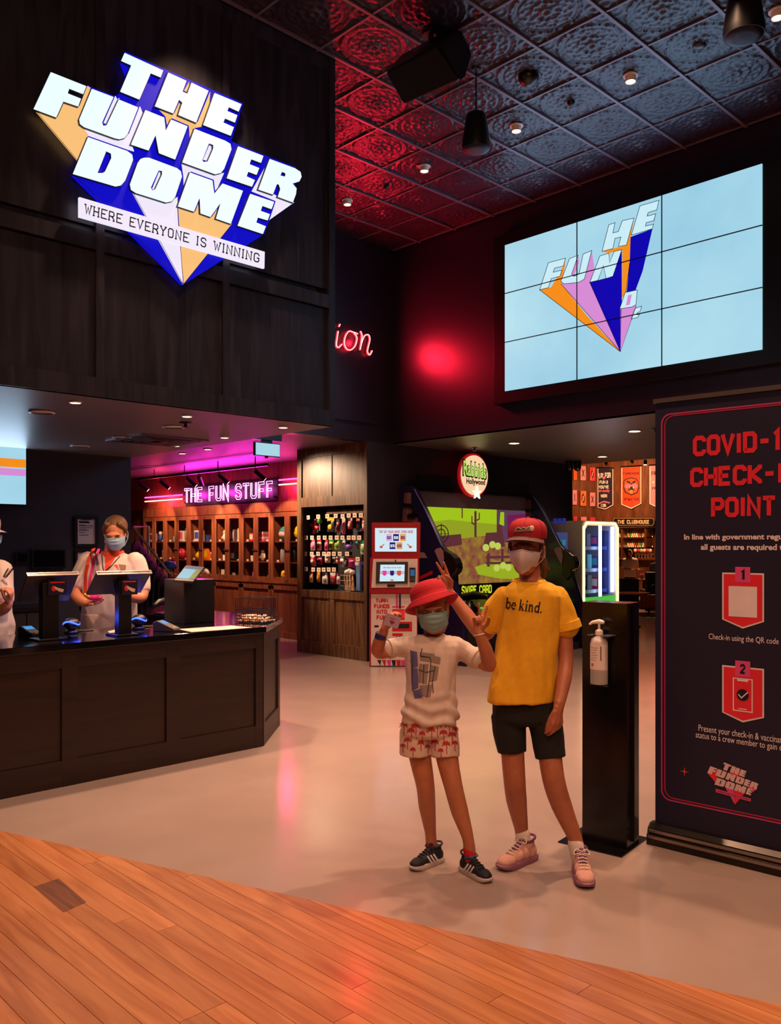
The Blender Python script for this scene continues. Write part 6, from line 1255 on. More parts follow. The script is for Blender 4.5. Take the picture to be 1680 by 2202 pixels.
# the three small lamps seen above the pennants, on a black rail
t = thing('bar_light_rail', 'black lighting rail above the pennants of the far bar room', 'track', (20.5, 13, 4.6)); RX = 20.5; rz_ = onX(1345, 996, RX).z + .1; ra, rb = YatX(1400, RX), YatX(1292, RX)
MB().box(RX - .02, RX + .02, ra, rb, rz_, rz_ + .04).build('rail', m_blk, t)
for yy in (ra + .1, rb - .1): MB().box(RX - .006, RX + .006, yy - .006, yy + .006, rz_ + .04, 4.6).build('hanger', m_blk, t)
for px, py, tg, e, ang in ((1304, 998, (CLX, 14.0, 3.0), 420, 95), (1360, 993, (CLX, 12.9, 3.0), 420, 95), (1388, 997, (20.2, 11.5, 0), 700, 130)):
    c = onX(px, py, RX); t = thing('bar_spotlight', 'small bright spotlight on the rail above the bar pennants', 'spotlight', c, 0, 'spotlights above the bar pennants'); dv = (Vector(tg) - c).normalized()
    MB().tube([c - dv * .09, c + dv * .03], .045, 10).build('can', m_blk, t); MB().tube([c + dv * .03, c + dv * .032], .04, 10).build('lens', m_bulb, t); MB().tube([(c.x, c.y, rz_ - .001), tuple(c - dv * .05)], .01, 6).build('arm', m_blk, t)
    lamp('SPOT', c + dv * .045, e, CLUB, .04, tg, ang, .8, name='bar_spotlight_light')

# ================================================================== hand sanitiser stand
sa, sb, sc_ = onZ(1200, 1812), onZ(1363, 1851), onZ(1406, 1797)
e1 = (sb - sa).normalized(); e2 = Vector((-e1.y, e1.x, 0)); org = sa; S_ = .335
m_stb = M('stand_black', '#0b0a0b', .22, ns=30, na=.3)
rz = math.atan2(e1.y, e1.x); t = thing('sanitiser_stand', 'tall black box stand for hand sanitiser on a square foot plate', 'stand', sa + e1 * .2 + e2 * .2, rz); T_ = Matrix.Translation(sa) @ Matrix.Rotation(rz, 4, 'Z')
MB(T_).box(0, S_, 0, S_, 0, .006).build('foot_plate', m_stb, t)
# column: front face from the post's left to its right edge, seen in the photo; open channel at the side
cl = onZ(1254, 1806) ; L0 = (cl - sa).dot(e1); x0 = .085; x1 = x0 + .235; ytop = 1.20
MB(T_).box(x0, x1, .10, .105, .006, ytop).build('front_panel', m_stb, t)
MB(T_).box(x1 - .005, x1, .1055, .25, .006, ytop).build('side_panel', m_stb, t); MB(T_).box(x0, x0 + .005, .1055, .25, .006, ytop).build('side_panel', m_stb, t)
MB(T_).box(x1 + .0005, x1 + .012, .16, .166, .03, ytop - .01).build('side_flange', m_stb, t)
MB(T_).box(x0 + .005, x1 - .005, .245, .25, .006, ytop).build('back_panel', m_stb, t); MB(T_).box(x0, x1, .10, .25, ytop, ytop + .005).build('cap_plate', m_stb, t)
mb = MB(T_); mb.box(x0 + .062, x0 + .089, .02, .0995, 1.046, 1.05); mb.box(x0 + .131, x0 + .178, .02, .0995, 1.046, 1.05); mb.build('bottle_bracket', M('stand_side2', '#6a6a80', .25, .4), t)
MB(T_).box(x0 + .065, x0 + .175, .008, .0995, .80, .806).build('bottle_ledge', m_stb, t)
bc = T_ @ Vector((x0 + .11, .056, .807))
b_ = thing('sanitiser_bottle', 'white translucent pump bottle of hand sanitiser on the black stand', 'bottle', bc, rz); TB = Matrix.Translation(bc) @ Matrix.Rotation(rz, 4, 'Z')
m_bot = M('bottle_plastic', '#cfc6c6', .25, sub=.3)
MB(TB).lathe([(.036, 0), (.041, .008), (.042, .03), (.042, .205), (.036, .225), (.016, .236), (.015, .246)], n=28).build('body', m_bot, b_, smooth=True)
MB(TB).lathe([(.0424, .002), (.0426, .07)], n=28, cap=False).build('liquid_band', M('bottle_liquid', '#a8a4a2', .2), b_, smooth=True)
mb = MB(TB); mb.grid(lambda u, v: (.0431 * math.sin(-1.15 + u * 2.3), -.0431 * math.cos(-1.15 + u * 2.3), .075 + v * .125), 12, 1); lb = mb.build('label', M('bottle_label', '#e6d8d8', .5), b_)
mb = MB(TB); mb.grid(lambda u, v: (.0435 * math.sin(.55 + u * .12), -.0435 * math.cos(.55 + u * .12), .12 + v * .07), 3, 1); mb.build('label_stripe', M('label_grey', '#5a4a58', .5), b_)
mb = MB(TB)
for k in range(6): mb.grid(lambda u, v, k=k: (.0434 * math.sin(-.75 + u * (1.0 - .1 * (k % 3))), -.0434 * math.cos(-.75 + u * (1.0 - .1 * (k % 3))), .180 - k * .012 + v * .003), 6, 1)
mb.build('label_print', M('label_mauve', '#b08a96', .5), b_)
mb = MB(TB); mb.grid(lambda u, v: (.0434 * math.sin(-.6 + u * .35), -.0434 * math.cos(-.6 + u * .35), .092 + v * .014), 4, 1); mb.build('label_mark', M('label_red', '#c84858', .5), b_)
MB(TB).lathe([(.019, .243), (.019, .262), (.012, .268), (.006, .272), (.006, .30)], n=18).build('pump_collar', M('pump_white', '#e4dcda', .35), b_, smooth=False, auto=40)
mb = MB(TB); mb.tube([(.018, 0, .305), (0, 0, .308), (-.03, -.01, .303), (-.042, -.014, .294)], [.010, .012, .008, .006], 10, round_ends=True); mb.build('pump_nozzle', M('pump_white', '#e4dcda', .35), b_, smooth=True)

# ================================================================== roll-up check-in banner
A = onZ(1410, 1810); bdir = (room(1.75, 3.8) - room(1.292, 4.209)).normalized(); bn = Vector((bdir.y, -bdir.x, 0)); bn = bn if bn.dot(-FW) > 0 else -bn
BWID, BH0, BH1 = .86, .11, 2.20
def onB(px, py, t_=0.):
    d = FW + RT * kx(px) + Vector((0, 0, -(py - HZ) / FPX)); o = Vector((0, 0, EYE)); k = (A - o).dot(bn) / d.dot(bn); return o + d * k + bn * t_
rzb = math.atan2(bdir.y, bdir.x); mid = A + bdir * BWID / 2
t = thing('check_in_banner', 'tall dark navy roll-up banner reading COVID-19 CHECK-IN POINT', 'banner', mid, rzb); bt = t; T_ = Matrix.Translation(A) @ Matrix.Rotation(rzb, 4, 'Z')
m_ban = M('banner_navy', '#141030', .55); m_alu = M('banner_aluminium', '#9a8c84', .3, .8); m_bpk = M('banner_pink_line', '#b83a78', .5); m_brd = M('banner_red', '#e0283c', .5); m_bw = M('banner_white', '#e6dce4', .5); m_bp2 = M('banner_hot_pink', '#d84a88', .5); m_bdk = M('banner_dark', '#120d28', .5)
MB(T_).box(0, BWID, -.002, .002, .10, BH1).build('fabric', m_ban, t); MB(T_).box(-.008, BWID + .008, -.01, .01, BH1, BH1 + .022).build('top_rail', m_alu, t)
prof = [(-.06, 0), (.07, 0), (.07, .03), (.05, .075), (.02, .10), (-.02, .10), (-.045, .08), (-.05, .055), (-.058, .05), (-.06, .03)]
MB(T_).prism(prof, lambda u, v, t_: Vector((t_, u, v)), -.012, BWID + .012).build('base_cassette', M('cassette_dark', '#2c2622', .25, .6), t); 
for z, y in ((.034, -.061), (.062, -.051)): MB(T_).box(-.012, BWID + .012, y - .004, y + .002, z, z + .014).build('cassette_rib', m_alu, t)
MB(T_).prism(prof, lambda u, v, t_: Vector((t_, u, v)), -.02, -.0125).build('end_cap', m_blk, t); MB(T_).prism(prof, lambda u, v, t_: Vector((t_, u, v)), BWID + .0125, BWID + .02).build('end_cap', m_blk, t)
MB(T_).tube([(BWID / 2, .03, .05), (BWID / 2, .03, BH1 + .01)], .009, 8).build('support_pole', m_alu, t)
mb = MB(T_); mb.box(BWID * .6 - .02, BWID * .6 + .02, .071, .22, 0, .006); mb.build('swing_foot', m_blk, t)
# print, laid out in metres on the cloth: s along, z up
def bf(s_, z_, t_): return A + bdir * s_ + Vector((0, 0, z_)) + bn * (.003 + t_)
def sz(px, py): q = onB(px, py); return ((q - A).dot(bdir), q.z)
def btext(s, px0, py0, px1, py1, px2, py2, px3, py3, m, block=True, wgt=.85, bold=0., full=None):
    """corners as seen in the photo: bottom-left, bottom-right, top-right, top-left"""
    q = [sz(px0, py0), sz(px1, py1), sz(px2, py2), sz(px3, py3)]; mb = MB(); put_text(mb, s, q, bf, block, wgt, bold=bold, gap=2.0); return mb.build('lettering', m, bt)
c0 = BWID / 2
def centred(s, zlo, zhi, half, m, block=True, wgt=.85, bold=0.):
    mb = MB(); put_text(mb, s, [(c0 - half, zlo), (c0 + half, zlo), (c0 + half, zhi), (c0 - half, zhi)], bf, block, wgt, bold=bold, gap=2.0); return mb.build('lettering', m, bt)
z1 = sz(1495, 982)[1], sz(1493, 938)[1]; l1 = c0 - sz(1491, 960)[0]; centred('COVID-19', *z1, l1, m_brd)
z2 = sz(1490, 1048)[1], sz(1488, 1006)[1]; l2 = c0 - sz(1485, 1027)[0]; centred('CHECK-IN', *z2, l2, m_brd)
z3 = sz(1534, 1113)[1], sz(1532, 1070)[1]; l3 = c0 - sz(1530, 1092)[0]; centred('POINT', *z3, l3, m_brd)
centred('In line with government regulations', sz(1474, 1164)[1], sz(1474, 1149)[1], c0 - sz(1472, 1156)[0], m_bw, False, bold=.03); centred('all guests are required to', sz(1510, 1186)[1], sz(1510, 1170)[1], c0 - sz(1508, 1178)[0], m_bw, False, bold=.03)
centred('Check-in using the QR code', sz(1527, 1378)[1], sz(1527, 1362)[1], c0 - sz(1525, 1370)[0], m_bw, False); centred('Present your check-in & vaccination', sz(1505, 1576)[1], sz(1505, 1558)[1], c0 - sz(1503, 1566)[0], m_bw, False); centred('status to a crew member to gain entry', sz(1499, 1590)[1], sz(1499, 1573)[1], c0 - sz(1497, 1582)[0], m_bw, False)
# double keyline with rounded corners
for ins, m, w_ in ((.034, m_bpk, .0035), (.05, M('banner_crimson_line', '#b02048', .5), .003)):
    zl, zh = sz(1425, 1716)[1] + ins * .8 - .03, sz(1425, 890)[1] - ins * .6 + .015; r_ = .045; P = []
    for cx, cz, a0 in ((ins + r_, zl + r_, PI), (BWID - ins - r_, zl + r_, 1.5 * PI), (BWID - ins - r_, zh - r_, 0), (ins + r_, zh - r_, .5 * PI)): P += [(cx + r_ * math.cos(a0 + PI / 2 * i / 6), cz + r_ * math.sin(a0 + PI / 2 * i / 6)) for i in range(7)]
    mb = MB(); stroke(mb, P + [P[0]], w_, bf); mb.build('keyline', m, bt)
def badge(zt_, zb_, zp, num):
    hw = c0 - sz(1554, 1300)[0]
    for g, m, e in ((0, m_bw, 0), (.007, m_brd, .0006)): MB().prism([(c0 - hw + g, zt_ - g), (c0 + hw - g, zt_ - g), (c0 + hw - g, zb_ + g * .6), (c0, zp + g * 1.2), (c0 - hw + g, zb_ + g * .6)], bf, None, e).build('badge', m, bt)
    MB().prism(rect(c0 - hw * .36, zt_ - .045, c0 + hw * .36, zt_ + .028), bf, None, .0012).build('number_tab', m_bp2, bt)
    mb = MB(); put_text(mb, num, [(c0 - .012, zt_ - .033), (c0 + .012, zt_ - .033), (c0 + .012, zt_ + .014), (c0 - .012, zt_ + .014)], bf, wgt=.9, t1=.0018); mb.build('number', m_bdk, bt)
    return hw
hw = badge(sz(1556, 1231)[1], sz(1556, 1332)[1], sz(1604, 1352)[1], '1')
MB().prism(rect(c0 - hw * .68, sz(1570, 1325)[1], c0 + hw * .68, sz(1570, 1260)[1]), bf, None, .0012).build('blank_code_square', m_bw, bt)
badge(sz(1556, 1430)[1], sz(1556, 1532)[1], sz(1604, 1554)[1], '2')
zp0, zp1 = sz(1582, 1527)[1], sz(1582, 1458)[1]; mb = MB(); stroke(mb, [(c0 - hw * .45, zp0), (c0 + hw * .45, zp0), (c0 + hw * .45, zp1), (c0 - hw * .45, zp1), (c0 - hw * .45, zp0)], .0025, bf, None, .0012); mb.prism(rect(c0 - hw * .26, zp1 - .012, c0 + hw * .26, zp1), bf, None, .0012); mb.prism(rect(c0 - hw * .2, zp0 + .008, c0 + hw * .2, zp0 + .012), bf, None, .0012); mb.build('phone_icon', m_bw, bt)
zc_ = (zp0 + zp1) / 2; MB().prism(disc(c0, zc_, hw * .29, 22), bf, None, .0013).build('tick_disc', m_bdk, bt); mb = MB(); stroke(mb, [(c0 - .02, zc_ + .002), (c0 - .006, zc_ - .014), (c0 + .024, zc_ + .016)], .0025, bf, None, .0019); mb.build('tick', m_bw, bt)
mb = MB()
sx_, sz_ = sz(1473, 1659); mb.prism([((.024 if i % 2 == 0 else .005) * math.sin(PI * i / 4) + sx_, (.024 if i % 2 == 0 else .005) * math.cos(PI * i / 4) + sz_) for i in range(8)], bf, None, .0006); mb.build('spark', M('banner_spark', '#d84030', .5), bt)
# small logo: the sign's own letters again, printed
lx0, lz0 = sz(1522, 1686); ltop = sz(1565, 1640)[1]; k_ = (sz(1545, 1725)[1] - ltop) / (1240 * .75 - 42) * -1
lsc = (sz(1560, 1640)[1] - sz(1605, 1740)[1]) / (1440 - 42)
def lg(u, v, t_): return bf(sz(1522, 1686)[0] + (u - 22) * lsc * 1.02, ltop - (v - 42 - (u - 572) * .25) * lsc - (u - 572) * lsc * .05, t_)
for n, m, p in rays:
    if n == 'apricot_ray' or p[0] == (610, 880) or p[0] == (1438, 690): MB().prism(p, lg, None, .0006).build('logo_ray', m_brd if n == 'apricot_ray' else m_bp2, bt)
for ch, loops in LET: MB().prism(loops, lg, None, .0012).build('logo_letter', M('banner_logo_white', '#d8b8bc', .5), bt)
MB().prism([(302, 912), (1417, 1240), (1415, 1340), (302, 1030)], lg, None, .0014).build('logo_tagline', m_bp2, bt); mb = MB(); put_text(mb, 'WHERE EVERYONE IS WINNING', [(330, 1012), (1382, 1306), (1386, 1248), (334, 950)], lg, False, t1=.002); mb.build('logo_tagline_text', m_bdk, bt)

# ================================================================== people
def C(px, py, d): return Vector((kx(px) * d, d, EYE - (py - HZ) / FPX * d))      # (right, depth, up) of a pixel at a given depth
m_skin = M('skin', '#a8664a', .5, ns=30, na=.08, sub=.12); m_skin2 = M('skin_fair', '#ac6a4c', .5, ns=30, na=.08, sub=.12)
def limb(mb, *pr, n=16): mb.tube([p for p, r in pr], [r for p, r in pr], n, round_ends=True)
def dense(pr, k=4):
    """smooth curve through (point, radius) pairs"""
    P = smooth_path([p for p, r in pr], k); R = []
    for i in range(len(pr) - 1): R += [pr[i][1] + (pr[i + 1][1] - pr[i][1]) * j / k for j in range(k)]
    return list(zip(P, R + [pr[-1][1]]))
def ring_at(c, rx, ry, n=28, p=2.3):
    out = []
    for j in range(n):
        a = 2 * PI * j / n; ca, sa = math.cos(a), math.sin(a)
        out.append(Vector((c[0] + rx * math.copysign(abs(ca) ** (2 / p), ca), c[1] + ry * math.copysign(abs(sa) ** (2 / p), sa), c[2])))
    return out
def rows(d, lst):
    """torso rings from photo rows (y, left, right, half depth, depth offset)"""
    out = []
    for y, l, r, dep, *o in lst:
        dd = d + (o[0] if o else 0); a, b = C(l, y, dd), C(r, y, dd); out.append(ring_at(((a.x + b.x) / 2, dd, a.z), (b.x - a.x) / 2, dep))
    return out
def wrinkle(me, amp, sc, zs=.35, seed=0., hem=None):
    N = [v.normal.copy() for v in me.vertices]
    for v, n in zip(me.vertices, N):
        p = v.co; q = Vector((p.x * sc, p.y * sc, p.z * sc * zs)) + Vector((seed, seed * 2, 0))
        v.co = p + n * (amp * (noise.noise(q) + .5 * noise.noise(q * 2.3)))
def part(mb, name, mat, parent, voxel=.005, it=5, wr=None):
    me = remesh(mb, voxel, it)
    if wr: wrinkle(me, *wr)
    return link(name, me, mat, parent, True)
def hand(mb, w, D, N, side, s=1., curl=((0, 0, 0),) * 4, spread=(0, 0, 0, 0), thumb=(.5, .8, .3, .3)):
    """palm and five fingers: wrist w, D along the hand, N out of the palm, side = +1/-1 picks the thumb's side"""
    D = D.normalized(); N = (N - D * N.dot(D)).normalized(); L = D.cross(N) * side
    base = []
    for i in range(4):
        b = w + D * (.082 - .004 * abs(i - 1)) * s + L * (.029 - .0195 * i) * s; base.append(b)
        limb(mb, (w + L * (.014 - .010 * i) * s, .0165 * s), (w.lerp(b, .5), .0155 * s), (b, .0118 * s), n=10)
    limb(mb, (w - D * .02 * s, .022 * s), (w + D * .02 * s, .021 * s), n=10); limb(mb, (w + D * .03 * s + L * .005 * s, .018 * s), (w + D * .07 * s + L * .0 * s, .016 * s), n=10)
    for i, ln in enumerate((.072, .080, .074, .058)):
        p = base[i]; a = 0.; sp = spread[i]; d0 = (D * math.cos(sp) + L * math.sin(sp)).normalized(); ch = [(p, .0098 * s)]
        for k, fr in enumerate((.45, .30, .25)):
            a += curl[i][k]; dd = d0 * math.cos(a) + N * math.sin(a); p = p + dd * ln * fr * s; ch.append((p, (.0090, .0082, .0070)[k] * s))
        limb(mb, *ch, n=10)
    fw, out, up, bend = thumb; p = w + D * .022 * s + L * .022 * s; ch = [(p, .0155 * s)]; d = (D * fw + L * out + N * up).normalized()
    for k, ln in enumerate((.040, .034, .026)):
        if k: d = (d + (D * .5 - L * bend + N * .25 * bend) * .5).normalized()
        p = p + d * ln * s; ch.append((p, (.0125, .0105, .0085)[k] * s))
    limb(mb, *ch, n=10)
STR = ((.06, .06, .04),); 
def head_shape(mb, H, s=1.):
    """head in its own frame: face towards -y; H places it"""
    def E(c, r): 
        R = H.to_3x3(); mb.ell(H @ Vector(c), tuple(x * s for x in r), 18, 12, R=Matrix([R.col[i].normalized() for i in range(3)]).transposed())
    E((0, .018, .040), (.074, .092, .082)); E((0, -.022, -.020), (.064, .066, .074)); E((0, -.030, -.062), (.050, .052, .050)); E((0, -.052, -.080), (.026, .026, .022))
    E((0, -.078, .022), (.050, .014, .013)); 
    for sx in (-1, 1): E((sx * .034, -.052, -.022), (.026, .024, .024)); E((sx * .074, .012, -.002), (.009, .019, .030)); E((sx * .078, .020, .008), (.006, .014, .020)); E((sx * .030, -.076, .004), (.017, .012, .011))
    for z, y, r in ((.012, -.086, .008), (-.004, -.094, .010), (-.020, -.102, .012), (-.030, -.098, .013)): E((0, y, z), (r, r, .012))
    for sx in (-1, 1): E((sx * .012, -.092, -.030), (.009, .010, .008))
    E((0, -.082, -.052), (.024, .010, .007)); E((0, -.080, -.062), (.021, .010, .007))
def face_bits(H, parent, s=1., iris='#3a2a20', look=(0, 0)):
    for sx in (-1, 1):
        c = Vector((sx * .030, -.0795, .002)); mb = MB(CAMF @ H); mb.ell(c, (.0125, .009, .0075), 14, 10); e = mb.build('eye', M('eye_white', '#d8cfc8', .3), parent, smooth=True)
        mb = MB(CAMF @ H); mb.ell(c + Vector((look[0], -.0070, look[1])), (.0058, .0035, .0060), 12, 8); mb.build('iris', M('iris_' + iris, iris, .2), e, smooth=True)
        mb = MB(CAMF @ H); mb.tube([c + Vector((sx * x, -.009 + abs(x) * .3, .0075 - x * x * 25)) for x in (-.013, -.006, 0, .006, .013)], .0022, 6, round_ends=True); mb.build('eyelid', M('lash', '#3a2018', .6), e, smooth=True)
        mb = MB(CAMF @ H); mb.tube([c + Vector((sx * x, -.010 + abs(x) * .35, .0195 - (x - .004) ** 2 * 18)) for x in (-.018, -.009, 0, .009, .018)], [.0025, .0036, .0036, .003, .0018], 6, round_ends=True); mb.build('eyebrow', M('brow', '#5a3824', .8), parent, smooth=True)
def headM(c, yaw=0., pitch=0., roll=0., s=1.): return Matrix.Translation(c) @ Matrix.Rotation(roll, 4, 'Y') @ Matrix.Rotation(yaw, 4, 'Z') @ Matrix.Rotation(pitch, 4, 'X') @ Matrix.Scale(s, 4)
def mask(H, parent, mat, ridge=False, loops=True):
    def f(u, v, off=0.):
        x = 2 * u - 1; ax = abs(x); z = .012 - .012 * ax - (.104 - .030 * ax) * v if not ridge else .012 - .016 * ax - (.114 - .050 * ax) * v
        wd = .0715 - (.020 if ridge else .010) * v * v; prot = .121 + (.016 if ridge else .004) * math.sin(PI * min(1, v * 1.15)) - .034 * v * v
        if ridge: y = -prot + (prot - .018) * ax ** 1.55 * .80
        else: y = -prot + (prot - .020) * ax ** 2.7 * .84 + .0020 * math.sin(v * PI * 7) * (1 - ax)
        return Vector((x * wd, y + off, z))
    mb = MB(CAMF @ H); mb.grid(f, 24, 24); mb.grid(lambda u, v: f(u, v, .002), 24, 24); o = mb.build('face_mask', mat, parent, smooth=True)
    for sx in (-1, 1):
        mb = MB(CAMF @ H); a, b = f(0 if sx < 0 else 1, .05), f(0 if sx < 0 else 1, .95)
        mb.tube(smooth_path([a, Vector((sx * .076, -.004, .018)), Vector((sx * .081, .026, .012)), Vector((sx * .078, .024, -.03)), b], 5), .0018, 6); mb.build('ear_loop', mat, o, smooth=True)
    mb = MB(CAMF @ H); mb.tube([f(.5 + t_ * .32, .03, -.002) for t_ in (-1, -.5, 0, .5, 1)], .0022, 6); mb.build('nose_wire', mat, o, smooth=True)
    return o
def bvh_of(o): 
    me = o.data; P = o.parent; Mx = INV[o.name].inverted() if o.name in INV else Matrix(); return BVHTree.FromPolygons([Mx @ v.co for v in me.vertices], [tuple(p.vertices) for p in me.polygons])
def decal_map(tree, lift=.002, fall=4.):
    """prints a flat drawing onto a garment: each drawing point goes to where its line of sight meets the cloth"""
    o = Vector((0, 0, EYE))
    def f(px, py, t_=0.):
        d = (FW + RT * kx(px) + Vector((0, 0, -(py - HZ) / FPX))).normalized(); h = tree.ray_cast(o, d)
        return (h[0] - d * (lift + t_)) if h[0] else o + d * fall
    return f
def shoe(parent, heel, toe, L, m_up, m_sole, m_lace, stripes=None, m_acc=None, T=CAMF, wd=.086):
    """trainer standing on the floor; heel and toe are floor points in (right, depth)"""
    d = Vector((toe[0] - heel[0], toe[1] - heel[1], 0)).normalized(); a = math.atan2(d.y, d.x) - PI / 2
    S = T @ Matrix.Translation((heel[0], heel[1], 0)) @ Matrix.Rotation(a, 4, 'Z') @ Matrix.Scale(L / .25, 4)
    mb = MB(S)
    for c, r in (((0, .045, .045), (.036, .045, .040)), ((0, .09, .048), (.037, .05, .040)), ((0, .14, .045), (.039, .05, .034)), ((0, .19, .038), (.041, .045, .026)), ((0, .215, .034), (.036, .032, .022)), ((0, .055, .080), (.032, .040, .030)), ((0, .105, .070), (.026, .04, .028))): mb.ell(c, r, 18, 10)
    me = remesh(mb, .0045, 5); u = link('shoe', me, m_up, parent, True)
    out = [(.000, -.002), (.030, .008), (.037, .05), (.036, .10), (.042, .16), (.043, .20), (.034, .235), (.012, .252), (-.012, .252), (-.034, .236), (-.044, .20), (-.043, .16), (-.036, .10), (-.037, .05), (-.030, .008)]
    mb = MB(S); mb.rings([[(x * k, y if k == 1 else .12 + (y - .12) * k, z + (.010 * ((y - .17) / .08) ** 2 if y > .17 and z < .02 else 0)) for x, y in out] for z, k in ((.0005, .94), (.008, 1.0), (.026, 1.0), (.030, .95))]); mb.build('sole', m_sole, u, smooth=False, auto=50)
    mb = MB(S); mb.tube([(.031 * math.cos(t_), .052 + .040 * math.sin(t_), .104 - .008 * math.sin(t_)) for t_ in [2 * PI * i / 24 for i in range(24)]], .006, 8, closed=True); mb.build('collar', m_acc or m_up, u, smooth=True)
    mb = MB(S); mb.tube([(0, .088, .114), (0, .11, .096), (0, .15, .074)], [.010, .014, .015], 10, round_ends=True, flat=((0, .6, 1), .45)); mb.build('tongue', m_acc or m_up, u, smooth=True)
    mb = MB(S)
    for k in range(5):
        y = .105 + k * .018; z = .1005 - k * .0078; mb.tube([(-.020, y, z - .006), (0, y + .010, z + .003), (.020, y, z - .006)], .0028, 6, round_ends=True)
        if k < 4: mb.tube([(-.018, y, z - .004), (.018, y + .018, z - .011)], .0024, 6)
    for sx in (-1, 1): mb.tube(smooth_path([(0, .10, .108), (sx * .022, .092, .118), (sx * .034, .105, .100), (sx * .006, .106, .106)], 5), .0024, 6)
    mb.build('laces', m_lace, u, smooth=True)
    if stripes:
        for k in range(3):
            y = .090 + k * .024; 
            for sx in (-1, 1):
                mb = MB(S); mb.tube([(sx * .0395, y - .012, .030), (sx * .0400, y + .002, .048), (sx * .034, y + .012, .066)], .0058, 6, round_ends=True, flat=((1, 0, 0), .4)); mb.build('stripe', stripes, u, smooth=True)
    return u

# ------------------------------------------------------------------ taller child: yellow shirt, red cap, white folded mask
D1 = 3.95; base = room(kx(1150) * D1, D1)
p1 = thing('person', 'taller child in yellow shirt, red cap and white mask making a V sign', 'person', base, TH)
H1 = headM(C(1132, 1184, D1 - .01), yaw=-.34, pitch=.05, roll=.04, s=1.02)
mb = MB(CAMF); head_shape(mb, H1, 1.02)
limb(mb, (C(1136, 1205, D1 + .03), .050), (C(1140, 1240, D1 + .03), .050), (C(1142, 1262, D1 + .03), .062))
mb.rings(rows(D1, [(1250, 1112, 1166, .05), (1264, 1092, 1194, .075), (1280, 1082, 1204, .085), (1330, 1080, 1196, .09), (1420, 1078, 1188, .085), (1500, 1074, 1184, .078), (1530, 1078, 1186, .07)]))
limb(mb, *dense([(C(1090, 1286, D1), .038), (C(1064, 1326, D1 + .06), .042), (C(1040, 1364, D1 + .13), .036), (C(1003, 1322, D1 + .17), .036), (C(966, 1274, D1 + .19), .0245)]))
limb(mb, *dense([(C(1198, 1290, D1), .038), (C(1212, 1350, D1 + .02), .040), (C(1217, 1418, D1 - .01), .034), (C(1213, 1460, D1 - .06), .035), (C(1202, 1518, D1 - .125), .0245)]))
limb(mb, *dense([(C(1097, 1530, D1 + .01), .060), (C(1101, 1590, D1), .056), (C(1106, 1668, D1 - .02), .052), (C(1111, 1720, D1 + .02), .049), (C(1121, 1780, D1 + .06), .033), (C(1127, 1822, D1 + .06), .032)]))
limb(mb, *dense([(C(1168, 1530, D1 - .01), .060), (C(1179, 1590, D1 - .035), .056), (C(1190, 1672, D1 - .08), .052), (C(1208, 1732, D1 - .06), .048), (C(1236, 1800, D1 - .07), .033), (C(1244, 1838, D1 - .08), .032)]))
w = C(964, 1271, D1 + .19); hand(mb, w, Vector((-.36, .0, .93)), Vector((-.25, -.97, -.1)), 1, .93, ((.08, .05, .04), (.10, .06, .04), (1.2, 1.5, .8), (1.25, 1.5, .8)), (.08, -.13, -.1, -.14), (.55, .5, .75, .9))
w = C(1201, 1521, D1 - .13); hand(mb, w, Vector((-.10, -.06, -1)), Vector((-.6, .8, 0)), -1, .93, ((.35, .45, .3), (.3, .5, .3), (.35, .5, .3), (.4, .5, .3)), (.05, 0, -.04, -.08), (.85, .25, .35, .3))
part(mb, 'body', m_skin, p1, .0042, 4)
face_bits(H1, p1, look=(0, 0))
m_msk = M('mask_white', '#c9bfc6', .7, bump=.1, bs=120); mask(H1, p1, m_msk, True)
# hair under the cap and a low ponytail
m_hair = M('hair_brown', '#5a3a24', .6, ns=60, na=.35, stretch=(1, 1, .2)); mb = MB(CAMF)
R3 = H1.to_3x3().normalized()
mb.ell(H1 @ Vector((0, .030, .030)), (.080, .088, .080), 18, 12, R=R3); mb.ell(H1 @ Vector((0, .075, -.03)), (.060, .04, .06), 14, 10, R=R3)
for sx in (-1, 1): limb(mb, (H1 @ Vector((sx * .072, -.018, .03)), .010), (H1 @ Vector((sx * .075, -.014, -.01)), .007))
limb(mb, (H1 @ Vector((.02, .10, -.03)), .028), (C(1166, 1204, D1 + .05), .024), (C(1171, 1222, D1 + .05), .018), (C(1172, 1240, D1 + .05), .008)); part(mb, 'hair', m_hair, p1, .004, 3)
# red cap
m_red = M('hat_red', '#a40e20', .8, bump=.25, bs=160); m_peak = M('peak_brown', '#5e3c38', .8)
HC = H1 @ Matrix.Translation((0, 0, .022)) @ Matrix.Rotation(-.03, 4, 'X')
mb = MB(CAMF @ HC); mb.rings([[(r * .086 * math.cos(2 * PI * j / 32), .016 + r * .100 * math.sin(2 * PI * j / 32), z) for j in range(32)] for r, z in ((1.0, .036), (1.02, .052), (1.02, .070), (.97, .090), (.84, .108), (.6, .120), (.3, .126), (.03, .128))], cap=False); cp = mb.build('cap_crown', m_red, p1, smooth=True)
mb = MB(CAMF @ HC); mb.grid(lambda u, v: (lambda a, r: Vector((.086 * r * math.sin(a) * (1 + .05 * v), .016 - .100 * r * math.cos(a) - .062 * v * math.cos(a) ** .6 if math.cos(a) > 0 else 0, .045 - .018 * v - .016 * math.sin(a) ** 2 * (1 - .2 * v))))(-1.25 + 2.5 * u, 1. + .02 * v), 24, 6); mb.grid(lambda u, v: (lambda a, r: Vector((.086 * r * math.sin(a) * (1 + .05 * v), .016 - .100 * r * math.cos(a) - .062 * v * math.cos(a) ** .6 if math.cos(a) > 0 else 0, .040 - .018 * v - .016 * math.sin(a) ** 2 * (1 - .2 * v))))(-1.25 + 2.5 * u, 1. + .02 * v), 24, 6); mb.build('cap_peak', m_peak, cp, smooth=True)
